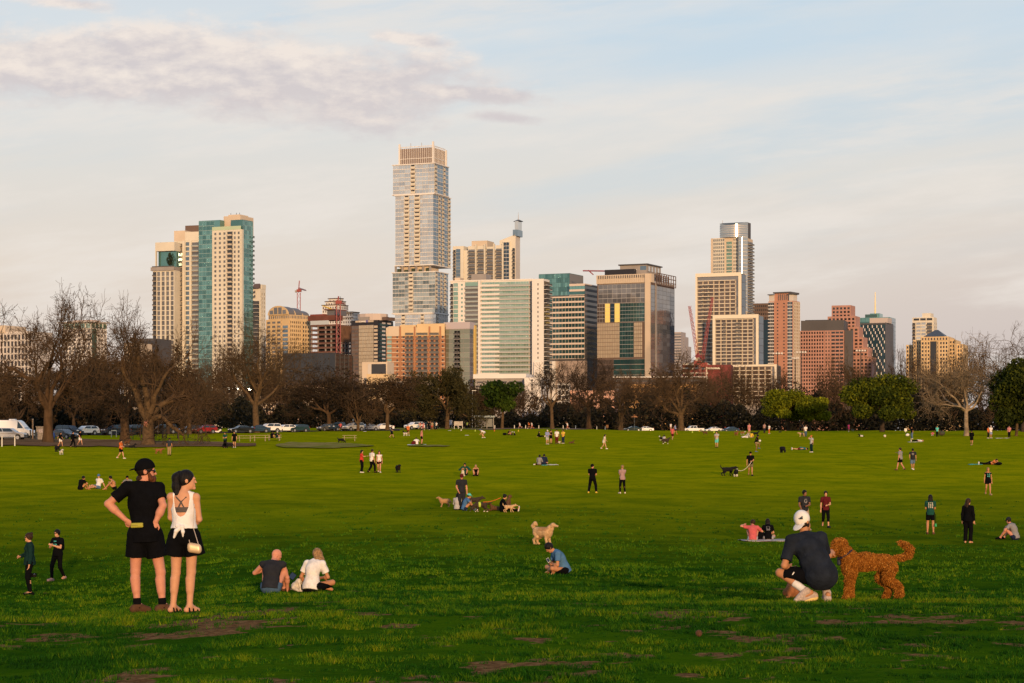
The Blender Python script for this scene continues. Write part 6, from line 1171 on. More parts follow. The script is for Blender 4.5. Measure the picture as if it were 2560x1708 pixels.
def person(label, px, py, H, yaw, pose='stand', top=('tee', 'black'), bot=('shorts', 'black'), shoe='white', hair=('short', 'h_dkbrown'), skin='light', arms=('down', 'down'), head=None, fem=False, lean=None, group='people on the lawn', J=None, fing=False, loc=None, extra=None, roll=None, vox=None, spread=1.0, dd=0):
 base, d = at(px, py)
 if dd: X = (px - 1280) / F; base = Vector((X * dd, dd, float(ground_z(X * dd, dd)))); d = dd
 if loc is not None: base = loc
 s = H / 1.75; PEOPLE_N[0] += 1; e = empty('person', base, label, 'person', group)
 if J is None: J = scaled(pose_joints(pose, arms, (0, 0) if head is None else (head[0] - yaw, head[1]), fem, lean, spread), s, yaw)
 v = vox or min(max(0.0085, d / 2000 * 0.5), 0.036); o = max(0.013, v * 0.62)
 body = solid_obj('body', body_solid(J, s, fem, fing), v, mat('skin_' + skin, SKIN[skin], 0.6, spec=0.25, nscale=14, var=0.10), e)
 if top: solid_obj({'tee': 'shirt', 'long': 'jacket', 'tank': 'tank_top', 'vest': 'vest', 'crop': 'top', 'tunic': 'dress'}[top[0]], garment_top(J, s, o, fem, top[0]), v, cmat(top[1]), e)
 if bot: solid_obj({'pants': 'trousers', 'leggings': 'leggings', 'flares': 'trousers', 'skirt': 'skirt', 'capri': 'trousers'}.get(bot[0], 'shorts'), garment_bottom(J, s, o * 0.8, fem, bot[0]), v, cmat(bot[1]), e)
 if shoe:
  for sd in 'LR': solid_obj('shoe', shoes_solid(J, s, o * 0.7, sd), v, cmat(shoe), e)
 if hair:
  k, c = hair
  if k in ('cap', 'capback', 'hat'):
   a, b = cap_solids(J, s, o, -1 if k == 'capback' else 1); solid_obj('cap', a, v, cmat(c), e); solid_obj('cap_brim', b, min(v, 0.014), cmat(c), e)
   solid_obj('hair', hair_solid(J, s * 0.97, o * 0.3, 'short'), v, cmat('h_dkbrown', 'hair'), e)
  elif k == 'bald': pass
  else:
   ho = solid_obj('hair', hair_solid(J, s, o, k), v, cmat(c, 'hair'), e)
   if k in ('pony', 'bun'): solid_obj('ponytail' if k == 'pony' else 'hair_bun', pony_solid(J, s, k), v, cmat(c, 'hair'), e)
 if extra: extra(e, J, s, v, o)
 if roll is not None: e.rotation_euler = roll
 return e, J
def ball_mesh(so, c, r): so.ell(c, (r, r, r)); return so
def child_box(name, m, e, c, half, M=None):
 """small box part centred at c (figure space)"""
 mb = MB(); Mt = Matrix.Translation(Vector(c)) @ (M if M is not None else Matrix.Identity(4)); mb.box(-half[0], half[0], -half[1], half[1], -half[2], half[2], 0, Mt); return mb.build(name, m, e, bevel=min(half) * 0.5)
def glasses(e, J, s, v, o):
 h, hf, hu = J['head'], J['hf'], J['hu']; hr = np.cross(hf, hu); so = Solid()
 for sg in (-1, 1): so.ell(h + hf * 0.092 * s + hr * sg * 0.033 * s + hu * 0.005 * s, (s * 0.028, s * 0.014, s * 0.022), frame(hu, hf), 0.01); so.cone(h + hf * 0.085 * s + hr * sg * 0.06 * s + hu * 0.012 * s, h - hf * 0.01 * s + hr * sg * 0.084 * s + hu * 0.01 * s, s * 0.006, None, 0.005)
 so.cone(h + hf * 0.1 * s - hr * 0.02 * s + hu * .01 * s, h + hf * 0.1 * s + hr * 0.02 * s + hu * .01 * s, s * 0.007, None, 0.005); solid_obj('sunglasses', so, max(0.006, v * 0.5), mat('lens_black', (0.01, 0.008, 0.008), 0.15, spec=0.6), e)

# ------------------------------------------------------------------ dogs (facing -Y before the turn)
DOGM = dict(black=(0.012, 0.011, 0.012), brown=(0.11, 0.055, 0.025), tan=(0.36, 0.20, 0.09), golden=(0.52, 0.33, 0.17), white=(0.62, 0.56, 0.48), red=(0.26, 0.10, 0.04), brindle=(0.05, 0.035, 0.025), grey=(0.2, 0.19, 0.18))
def dog_solid(pose, hs, tail, ear, fur=1.0, headturn=0, headdir=None):
 so = Solid(); k = 0.04 * hs / 0.55; u = hs / 0.55; Vv = lambda x, y, z: A3(x, y, z) * u
 if pose == 'lie':
  so.ell(Vv(0, 0.1, 0.14), (0.13 * u, 0.36 * u, 0.13 * u), None, k); so.ell(Vv(0, -0.15, 0.18), (0.125 * u, 0.17 * u, 0.16 * u), None, k); so.chain([Vv(0, -0.2, 0.26), Vv(0, -0.32, 0.40)], [0.08 * u, 0.07 * u], k); hc = Vv(0, -0.38, 0.44)
  for sg in (-1, 1): so.chain([Vv(sg * 0.09, -0.2, 0.1), Vv(sg * 0.10, -0.32, 0.045), Vv(sg * 0.09, -0.52, 0.035)], [0.05 * u, 0.04 * u, 0.035 * u], k); so.ell(Vv(sg * 0.12, 0.28, 0.11), (0.07 * u, 0.15 * u, 0.11 * u), None, k); so.cone(Vv(sg * 0.15, 0.22, 0.04), Vv(sg * 0.15, 0.05, 0.035), 0.04 * u, 0.032 * u, k)
  so.chain([Vv(0, 0.42, 0.12), Vv(0.08, 0.6, 0.05), Vv(0.2, 0.7, 0.04)], [0.04 * u, 0.03 * u, 0.018 * u], k)
 elif pose == 'sit':
  so.ell(Vv(0, 0.16, 0.18), (0.14 * u, 0.18 * u, 0.17 * u), None, k); so.chain([Vv(0, 0.12, 0.22), Vv(0, -0.06, 0.45)], [0.14 * u, 0.11 * u], k); so.cone(Vv(0, -0.06, 0.46), Vv(0, -0.14, 0.60), 0.08 * u, 0.065 * u, k); hc = Vv(0, -0.18, 0.66)
  for sg in (-1, 1): so.chain([Vv(sg * 0.08, -0.06, 0.36), Vv(sg * 0.08, -0.1, 0.18), Vv(sg * 0.08, -0.11, 0.04), Vv(sg * 0.08, -0.17, 0.03)], [0.05 * u, 0.035 * u, 0.03 * u, 0.03 * u], k); so.chain([Vv(sg * 0.12, 0.15, 0.15), Vv(sg * 0.15, -0.02, 0.06), Vv(sg * 0.15, -0.1, 0.035)], [0.09 * u, 0.05 * u, 0.035 * u], k)
  so.chain([Vv(0, 0.3, 0.08), Vv(0.1, 0.45, 0.05)], [0.035 * u, 0.02 * u], k)
 else:
  so.chain([Vv(0, -0.20, 0.42), Vv(0, 0.05, 0.42), Vv(0, 0.26, 0.455)], [0.142 * u * fur, 0.125 * u * fur, 0.108 * u * fur], k * 1.5); so.ell(Vv(0, -0.22, 0.38), (0.115 * u, 0.13 * u, 0.165 * u), None, k)
  hd = Vv(0, -0.40, 0.64) if pose == 'stand' else (Vv(0, -0.5, 0.22) if pose == 'sniff' else Vv(0, -0.48, 0.52)); so.chain([Vv(0, -0.26, 0.47), (Vv(0, -0.28, 0.5) + hd) / 2, hd], [0.105 * u * fur, 0.085 * u * fur, 0.068 * u], k); hc = hd + (Vv(0, -0.04, 0.03) if pose != 'sniff' else Vv(0, -0.05, -0.02))
  st = 0.08 if pose in ('walk', 'sniff') else 0.0
  for sg in (-1, 1):
   a = st * sg; so.chain([Vv(sg * 0.085, -0.22, 0.36), Vv(sg * 0.085, -0.20 - a * 0.5, 0.22), Vv(sg * 0.085, -0.24 - a, 0.06), Vv(sg * 0.085, -0.27 - a, 0.025)], [0.062 * u, 0.038 * u * fur, 0.030 * u * fur, 0.033 * u * fur], k * 0.6)
   so.chain([Vv(sg * 0.085, 0.26, 0.38), Vv(sg * 0.09, 0.17 + a * 0.5, 0.27), Vv(sg * 0.09, 0.32 + a, 0.16), Vv(sg * 0.09, 0.29 + a, 0.04), Vv(sg * 0.09, 0.24 + a, 0.025)], [0.085 * u, 0.058 * u * fur, 0.034 * u * fur, 0.030 * u * fur, 0.032 * u * fur], k * 0.6)
  tb = Vv(0, 0.36, 0.48)
  T = {'up': [tb, tb + Vv(0, 0.09, 0.10), tb + Vv(0, 0.10, 0.24)], 'curl': [tb, tb + Vv(0, 0.06, 0.14), tb + Vv(0, -0.03, 0.22), tb + Vv(0.02, -0.1, 0.17)], 'out': [tb, tb + Vv(0, 0.15, 0.03), tb + Vv(0, 0.3, 0.08)], 'down': [tb, tb + Vv(0, 0.06, -0.12), tb + Vv(0, 0.08, -0.26)]}[tail]
  so.chain(T, [0.036 * u * fur] + [0.036 * u * fur * (1.5 if fur > 1.1 else 0.9)] * (len(T) - 2) + [0.02 * u * fur], k * 0.6)
 t = R(headturn); hd = A3(math.sin(t), -math.cos(t), 0) if pose != 'sniff' else unit(A3(0, -0.75, -0.65)); hd = hd if headdir is None else unit(headdir); up = unit(A3(0, 0, 1) - hd * hd[2]); r = np.cross(hd, up); Hm = frame(up, hd)
 so.ell(hc, (0.078 * u, 0.09 * u, 0.078 * u), Hm, k); so.cone(hc + hd * 0.05 * u - up * 0.018 * u, hc + hd * 0.165 * u - up * 0.035 * u, 0.048 * u, 0.034 * u, k * 0.5); so.ell(hc + hd * 0.19 * u - up * 0.022 * u, (0.016 * u,) * 3, None, 0.01)
 for sg in (-1, 1):
  if ear == 'flop': so.chain([hc + r * sg * 0.065 * u + up * 0.05 * u, hc + r * sg * 0.095 * u + up * 0.01 * u, hc + r * sg * 0.098 * u - up * 0.065 * u], [0.022 * u, 0.026 * u, 0.026 * u], k * 0.3)
  else: so.cone(hc + r * sg * 0.05 * u + up * 0.06 * u - hd * 0.02 * u, hc + r * sg * 0.062 * u + up * 0.14 * u - hd * 0.02 * u, 0.03 * u, 0.008 * u, k * 0.3)
 return so, hc, u
def dog(label, px, py, hs, yaw, col='black', pose='stand', tail='up', ear='flop', col2=None, where2=None, fur=1.0, headturn=0, collar=None, loc=None, group='dogs on the lawn', harness=None):
 base, d = at(px, py)
 if loc is not None: base = loc
 e = empty('dog', base, label, 'dog', group); e.rotation_euler = (0, 0, R(yaw)); so, hc, u = dog_solid(pose, hs, tail, ear, fur, headturn); v = min(max(0.009, d / 2000 * 0.42), 0.026) * (1 if hs > 0.4 else 0.75)
 V, Q = so.mesh(v); o = obj_np('body', [mat('fur_' + col, DOGM[col], 0.95, spec=0.1, nscale=14, var=0.35)] + ([mat('fur_' + col2, DOGM[col2], 0.95, spec=0.1, nscale=14, var=0.2)] if col2 else []), V, Q, None, e, True)
 if col2:
  c = V[Q].mean(1) / u; w_ = where2 or (lambda c: (c[:, 2] < 0.2) | (c[:, 1] < -0.42)); o.data.polygons.foreach_set('material_index', w_(c).astype(np.int32))
 if collar or harness:
  cc = COLR[collar or harness]; q = Solid()
  if pose in ('lie', 'sit'): pass
  if harness: q.cone(A3(0, -0.14, 0.42) * u, A3(0, -0.06, 0.42) * u, 0.158 * u, 0.156 * u, 0.01); q.cut(A3(0, -0.17, 0.42) * u, (0, -1, 0)); q.cut(A3(0, -0.03, 0.42) * u, (0, 1, 0)); solid_obj('harness', q, max(v, 0.012), cmat(harness), e)
  else:
   a = hc * 0.45 + A3(0, -0.26, 0.47) * u * 0.55 if pose not in ('lie', 'sit') else hc - A3(0, -0.04, 0.08) * u; dd_ = unit(hc - A3(0, -0.2, 0.40) * u); q.ell(a, (0.098 * u * fur, 0.098 * u * fur, 0.022 * u), frame(dd_, (0, -1, 0.01)), 0.01); solid_obj('collar', q, max(0.007, v * 0.6), cmat(collar), e)
 return e

# ------------------------------------------------------------------ the figures nearest the camera
def near_couple():
 base, d = at(366, 1533); m = d / F; s = 1.04 * d / 23.5; q = lambda x, z, y=0.0: A3(x * d / 23.5, y, z * d / 23.5)
 J = dict(up=unit(A3(-0.05, 0.02, 1)), up2=unit(A3(-0.02, 0.05, 1)), f=unit(A3(0.22, 1, 0)), pel=q(-.012, .94), chest=q(-.040, 1.295, .02), neck=q(-.047, 1.515, .035), head=q(-.012, 1.668, .05), hu=unit(A3(-0.05, 0, 1)), hf=unit(A3(1, 0.22, -0.06)),
             shL=q(-.215, 1.475, -.01), shR=q(.125, 1.47, .08), elL=q(-.447, 1.285, -.03), wrL=q(-.245, 1.10, -.02), elR=q(.205, 1.265, -.07), wrR=q(.128, 1.085, -.105), hipL=q(-.115, .92, 0), hipR=q(.080, .92, .03), knL=q(-.133, .49, .03), knR=q(.160, .48, .05), anL=q(-.108, .10, 0), anR=q(.185, .10, .02), toL=q(.0, .03, .12), toR=q(.30, .03, .10))
 J['palmR'] = unit(A3(-0.1, 1, 0)); J['palmL'] = unit(A3(0.5, 0.6, 0))
 def ex(e, J, s, v, o):
  h, hf, hu = J['head'], J['hf'], J['hu']; b = Solid(); b.ell(h + hf * .052 * s - hu * .085 * s, (s * .052, s * .060, s * .055), frame(hu, hf), .02); b.ell(h + hf * .060 * s - hu * .135 * s, (s * .042, s * .042, s * .055), frame(hu, hf), .03); b.cone(h + hf * .03 * s - hu * .03 * s + np.cross(hf, hu) * .068 * s, h + hf * .05 * s - hu * .08 * s + np.cross(hf, hu) * .045 * s, s * .018, s * .03, .02); solid_obj('beard', b, v, cmat('h_red', 'hair'), e); glasses(e, J, s, v, o)
  for sd in 'LR': k = Solid(); an, kn = J['an' + sd], J['kn' + sd]; u = unit(kn - an); k.cone(an - u * .03 * s, an + u * .075 * s, s * .046, s * .044, .02, True); solid_obj('sock', k, v, cmat('black'), e)
  n = Solid(); a = h - hu * .09 * s - hf * .055 * s; n.ell(a, (s * .060, s * .05, s * .05), None, .02); solid_obj('nape_hair', n, v, cmat('h_brown', 'hair'), e)
  sh = Solid(); sh.ell(J['pel'], (s * .180, s * .135, s * .16), None, .05)
  for sd in 'LR': sh.cone(J['hip' + sd], lerp(J['hip' + sd], J['kn' + sd], .60), s * .108, s * .118, .04, True)
  solid_obj('shorts', sh, v, cmat('black'), e)
 e, J = person('bearded man in black T-shirt and backwards black cap with hands on hips, seen from behind', 366, 1533, 1.82 * d / 23.5, 180, J=J, top=('tee', 'black'), bot=None, shoe='brown', hair=('capback', 'black'), skin='pink', fing=True, extra=ex, vox=0.0075, group='couple standing in the foreground')
 w_ = empty('waist_bag', base + Vector(J['pel'] + A3(-.08, -.15, .09) * s), 'slim yellow waist pouch worn at the back of the man in the black cap', 'bag'); q_ = Solid(); q_.cone(A3(-.06, 0, -.014), A3(.10, -.018, -.008), .022, .020, .01); q_.cone(A3(-.06, 0, .022), A3(.10, -.018, .030), .020, .018, .01); q_.cone(A3(-.05, 0, .0), A3(.09, -.018, .01), .024, .022, .01); solid_obj('pouch', q_, .006, mat('pouch_yellow', (0.30, 0.27, 0.03), 0.7), w_)
 mb = MB().box(-.06, .09, -.034, -.028, .006, .010); mb.build('zip', mat('zip_dark', (0.05, 0.05, 0.02)), w_); c = Solid(); P_ = frame(J['up'], J['f']); c.ell(J['pel'] + J['up'] * .075 * s, (s * .176, s * .132, .014), P_, .01); V_, Q_ = c.mesh(.008); obj_np('belt', cmat('charcoal'), V_ + np.array(base - w_.location), Q_, None, w_, True)

 base, d = at(463, 1533); r_ = d / 23.5; s = .965 * r_; q = lambda x, z, y=0.0: A3(x * r_, y, z * r_)
 J = dict(up=unit(A3(0.0, 0.02, 1)), up2=unit(A3(-.02, 0.04, 1)), f=unit(A3(.18, 1, 0)), pel=q(-.012, .925), chest=q(-.022, 1.225, .02), neck=q(-.035, 1.405, .03), head=q(.02, 1.562, .045), hu=unit(A3(-.1, 0, 1)), hf=unit(A3(1, .15, -.04)),
             shL=q(-.165, 1.365, 0), shR=q(.122, 1.36, .02), elL=q(-.185, 1.12, .10), wrL=q(-.05, 1.02, .24), elR=q(.158, 1.10, .05), wrR=q(.03, 1.0, .24), hipL=q(-.098, .90), hipR=q(.078, .90), knL=q(-.113, .475, .03), knR=q(.066, .48, .03), anL=q(-.143, .085), anR=q(.052, .085), toL=q(-.09, .028, .13), toR=q(.13, .028, .11))
 def ex(e, J, s, v, o):
  T = torso(Solid(), J, s, .012, True); T.cone(J['pel'] + J['up'] * .2 * s, J['pel'] + J['up'] * .05 * s, s * .125, s * .16, .05); c = J['chest']
  T.hole(c + A3(-.012, -.12, .115) * s, A3(.098, .16, .205) * s).hole(J['shL'] + A3(-.03, 0, -.02) * s, A3(.062, .3, .15) * s).hole(J['shR'] + A3(.035, 0, -.02) * s, A3(.062, .3, .15) * s); T.cut(J['pel'] + J['up'] * .075 * s, -J['up']); T.cut(J['neck'] + J['up2'] * .03 * s, J['up2']); solid_obj('tank_top', T, v * .8, mat('cloth_ivory', (.70, .66, .63), .9, spec=.1, nscale=7, var=.1), e)
  k = Solid(); a = J['pel'] + A3(.0, -.155, .10) * s; k.ell(a, A3(.03, .022, .025) * s, None, .02); k.chain([a, a + A3(.012, -.012, -.06) * s, a + A3(.01, 0, -.12) * s], [.02 * s, .022 * s, .008 * s], .01); k.chain([a, a + A3(-.07, 0, -.05) * s, a + A3(-.10, .02, -.13) * s], [.018 * s, .026 * s, .014 * s], .01); k.chain([a, a + A3(-.06, .03, .01) * s], [.02 * s, .03 * s], .01); solid_obj('knot', k, v, MATS['cloth_ivory'], e)
  b = Solid(); b = torso(b, J, s, .006, True); b.cut(c + J['up2'] * .02 * s, J['up2']); b.cut(c - J['up2'] * .045 * s, -J['up2']); solid_obj('bra', b, v, mat('bra_grey', (.07, .055, .05), .8), e); y = Solid(); m_ = c + A3(-.015, -.100, .085) * s; y.chain([c + A3(-.05, -.105, .005) * s, m_, J['neck'] + A3(-.060, -.088, -.045) * s, J['neck'] + A3(-.085, -.045, -.025) * s], [.012 * s, .010 * s, .009 * s, .008 * s], .005); y.chain([c + A3(.03, -.105, .005) * s, m_, J['neck'] + A3(.055, -.085, -.045) * s, J['neck'] + A3(.085, -.04, -.025) * s], [.012 * s, .010 * s, .009 * s, .008 * s], .005); solid_obj('bra_strap', y, .006, MATS['bra_grey'], e)
  sh = Solid(); sh.ell(J['pel'] + J['up'] * .0, A3(.172, .130, .15) * s, None, .05); sh.cone(J['pel'] + J['up'] * .1 * s, J['pel'], s * .122, s * .15, .04)
  for sd, x in (('L', -.03), ('R', .045)): sh.cone(J['hip' + sd], lerp(J['hip' + sd], J['kn' + sd], .52) + A3(x, 0, 0) * s, s * .105, s * .125, .03, True)
  sh.cut(J['pel'] + J['up'] * .115 * s, J['up']); solid_obj('shorts', sh, v, cmat('black'), e)
  for sd in 'LR':
   an, to = J['an' + sd], J['to' + sd]; t = unit(to - an); t = unit(A3(t[0], t[1], 0)); r = A3(t[1], -t[0], 0); mid = an + t * .045 * s; z = Solid(); z.ell(A3(mid[0], mid[1], .010), A3(.048, .135, .016) * s, frame((0, 0, 1), t), .01)
   for f_, hh in ((-.035, .085), (.03, .07), (.10, .045)):
    p_ = an + t * f_ * s; z.chain([A3(*(p_ + r * .046 * s)[:2], .012), A3(*(p_ + r * .032 * s)[:2], hh * .8), A3(*p_[:2], hh), A3(*(p_ - r * .032 * s)[:2], hh * .8), A3(*(p_ - r * .046 * s)[:2], .012)], [.011 * s] * 5, .005)
   solid_obj('sandal', z, .0075, cmat('black'), e)
  h, hf, hu = J['head'], J['hf'], J['hu']; hc = Solid(); hc.ell(h + hu * .026 * s - hf * .016 * s, A3(.084, .100, .104) * s, frame(hu, hf), .02); hc.ell(h - hf * .055 * s - hu * .01 * s, A3(.072, .06, .075) * s, frame(hu, hf), .03); hc.cut(h + hf * .050 * s, hf * .85 - hu * .55); hc.cut(h - hu * .085 * s, -hu); solid_obj('hair', hc, v * .8, cmat('h_black', 'hair'), e)
  pt = Solid(); pt.chain([h + A3(-.095, 0, .075) * s, h + A3(-.128, -.01, .03) * s, h + A3(-.125, -.025, -.08) * s, h + A3(-.118, -.04, -.17) * s, h + A3(-.165, -.045, -.225) * s], [.040 * s, .058 * s, .058 * s, .046 * s, .010 * s], .03); solid_obj('ponytail', pt, v * .8, cmat('h_black', 'hair'), e)
  sc = Solid(); a = h + A3(-.082, 0, .088) * s; sc.ell(a, A3(.022, .026, .026) * s, None, .01); solid_obj('hair_tie', sc, v, cmat('maroon'), e)
 e, J = person('woman in knotted white tank top and black shorts, dark ponytail, standing beside the bearded man', 463, 1533, 1.69 * r_, 180, J=J, top=None, bot=None, shoe=None, hair=None, skin='light', fem=True, fing=True, extra=ex, vox=.0075, group='couple standing in the foreground')
 g = empty('shoulder_bag', base + Vector(q(.125, .79, -.14)), 'small gold bag hanging by a chain at the hip of the woman in white', 'bag'); z = Solid(); z.cone(A3(-.055, 0, .02), A3(.055, 0, 0), .035, .035, .02); z.cone(A3(-.05, 0, -.045), A3(.06, 0, -.06), .04, .04, .02); z.cone(A3(-.055, .0, -.01), A3(.06, 0, -.03), .04, .04, .02); solid_obj('pouch', z, .008, mat('bag_gold', (.55, .40, .24), .4, metal=.3, spec=.5), g)
 for x in (-.055, .06): cu = MB(); cu.tube((x, 0, .02), ((.02 - .125 + (.0 if x < 0 else .09)) * r_, .02, .26 + (.04 if x < 0 else 0)), .005, n=5); cu.tube(((.02 - .125 + (.0 if x < 0 else .09)) * r_, .02, .26 + (.04 if x < 0 else 0)), (-.045 + (.03 if x > 0 else 0), .10, .58), .005, n=5); cu.build('chain', mat('chain_pale', (.5, .42, .36), .4, metal=.4), g)
near_couple()

def croucher():
 base, d = at(2030, 1507); k = d / F * 5000 / (5000 / 25.5) / 25.5 * 25.5 / 25.5; r_ = d / 25.5; s = 1.02 * r_; q = lambda x, z, y=0.0: A3(x, y, z) * r_
 J = dict(up=unit(A3(-.35, .45, .75)), up2=unit(A3(-.25, .4, .85)), f=unit(A3(-.3, .8, -.5)), pel=q(.12, .34, 0), chest=q(-.01, .64, .15), neck=q(-.065, .87, .24), head=q(-.07, 1.02, .30), hu=unit(A3(-.30, -.05, 1)), hf=unit(A3(.72, .62, -.1)), shL=q(-.235, .785, .17), shR=q(.145, .815, .20), elL=q(-.345, .47, .06), wrL=q(-.22, .42, .32), elR=q(.235, .56, .34), wrR=q(.32, .60, .50),
             hipL=q(.03, .33, .05), hipR=q(.21, .33, .06), knL=q(-.385, .37, .17), knR=q(.12, .50, .48), anL=q(-.09, .155, 0), anR=q(.19, .13, .02), toL=q(-.205, .03, -.06), toR=q(.19, .03, .18))
 def ex(e, J, s, v, o):
  t = Solid(); t.ell(q(.125, .345, .0), A3(.205, .19, .19) * r_, None, .06); t.chain([q(.11, .36, .02), q(.05, .52, .09), q(-.02, .68, .15), q(-.05, .79, .2)], [.195 * r_, .185 * r_, .168 * r_, .115 * r_], .06); t.cone(J['shL'], J['shR'], .078 * r_, .078 * r_, .06); t.cone(q(-.13, .70, .16), q(.10, .72, .18), .11 * r_, .11 * r_, .06); t.cone(q(-.065, .80, .21), J['neck'], .09 * r_, .062 * r_, .04)
  for sd in 'LR': t.cone(J['sh' + sd], lerp(J['sh' + sd], J['el' + sd], .80), .075 * r_, .074 * r_, .04, True)
  t.cut(q(.1, .165, 0), (0, 0, -1)); t.cut(J['neck'] + J['up2'] * .01, J['up2']); V, Q = t.mesh(v)
  m = mat('cloth_shirt_slate', (.017, .021, .030), .9, spec=.03, nscale=5, var=.35); o_ = obj_np('shirt', m, V, Q, None, e, True); folds(o_, .026)
  sh = Solid(); sh.cone(J['hipL'], lerp(J['hipL'], J['knL'], .86), .115 * r_, .088 * r_, .04, True); sh.cone(J['hipR'], lerp(J['hipR'], J['knR'], .9), .12 * r_, .09 * r_, .04, True); sh.ell(q(.12, .33, .04), A3(.19, .17, .17) * r_, None, .05); solid_obj('shorts', sh, v, cmat('black'), e)
  mk = MB(); c = J['hipL'] * .36 + J['knL'] * .64 + A3(0, -.105, .015) * r_; mk.add([c + A3(-.022, 0, -.018), c + A3(-.006, -.003, -.022), c + A3(.024, 0, .024), c + A3(.004, 0, .022)], [(0, 1, 2, 3)]); mk.build('shorts_mark', cmat('white'), e)
  for sd, f_ in (('L', 1), ('R', 1)):
   an, kn = J['an' + sd], J['kn' + sd]; u = unit(kn - an); z = Solid(); z.cone(an - u * .03, an + u * .175 * r_, .047 * r_, .052 * r_, .02, True); solid_obj('sock', z, v, cmat('white'), e)
   to = J['to' + sd]; hl = (q(.035, .085, .05) if sd == 'L' else q(.19, .055, -.055)); z = Solid(); z.cone(hl, to, .046 * r_, .040 * r_, .03); z.cone(an - u * .02, to * .7 + an * .3, .050 * r_, .042 * r_, .03); z.cone(an - u * .01, hl, .05 * r_, .046 * r_, .03); solid_obj('shoe', z, v, mat('shoe_sand', (.46, .36, .30), .85, nscale=40, var=.4), e); z = Solid(); dn = A3(.25, 0, -1) if sd == 'L' else A3(0, 0, -1); z.cone(hl + unit(dn) * .028 * r_, A3(to[0], to[1], .016), .034 * r_, .026 * r_, .03); z.cone(hl + unit(dn) * .022 * r_, A3(to[0], to[1], .02), .047 * r_, .028 * r_, .02); z.cut(A3(0, 0, .004), (0, 0, -1)); z.cut(hl * .5 + to * .5 - A3(0, 0, .002) - unit(dn) * .002, -unit(dn) * 1.0 + A3(0, 0, 0.0)); solid_obj('sole', z, v, mat('sole_yellow', (.62, .45, .16), .8), e)
  h, hf, hu = J['head'], J['hf'], J['hu']; c = Solid(); Hh = frame(hu, hf); c.ell(h + hu * .040 * s - hf * .008 * s, (s * .094, s * .112, s * .112), Hh, .02); bd = unit(A3(-.62, -.62, -.48)); c.cut(h - hu * .012 * s, -hu); solid_obj('cap', c, v, cmat('white'), e)
  b = Solid(); cb = h + hu * .0 * s + bd * .115 * s; b.ell(cb, (s * .082, s * .075, s * .010), frame(unit(hu + bd * .55), bd), .01); b.cone(h + bd * .075 * s - np.cross(bd, hu) * .05 * s, h + bd * .075 * s + np.cross(bd, hu) * .05 * s, s * .022, None, .02); solid_obj('cap_brim', b, .007, cmat('white'), e)
  out = unit(A3(-.28, -1, .15)); c0 = h + hu * .035 * s + out * .125 * s; rt = unit(np.cross(out, A3(0, 0, 1))); rt = -rt if rt[0] < 0 else rt; up = np.cross(rt, out); up = up if up[2] > 0 else -up; lm = MB()
  for i, hh in enumerate((.016, .030, .046)):
   x0 = -.026 + i * .018; P0 = lambda x, z: c0 + (rt * x + up * z) * s; lm.add([P0(x0, -.016), P0(x0 + .013, -.016), P0(x0 + .013 - .006, -.016 + hh), P0(x0 - .006, -.016 + hh * .72)], [(0, 1, 2, 3)])
  lm.build('cap_logo', cmat('black'), e); n = Solid(); n.ell(h - hu * .045 * s - hf * .05 * s, (s * .072, s * .06, s * .06), Hh, .02); n.ell(h - hu * .03 * s + np.cross(hf, hu) * .05 * s, (s * .03, s * .045, s * .055), Hh, .02); solid_obj('hair', n, v, cmat('h_dkbrown', 'hair'), e)
 person('man crouching in slate T-shirt with white cap worn backwards, beside the curly brown dog', 2030, 1507, 1.78 * r_, 180, J=J, top=None, bot=None, shoe=None, hair=('bald', 'h_brown'), skin='tan', fing=True, extra=ex, vox=.0085, group=None)
croucher()

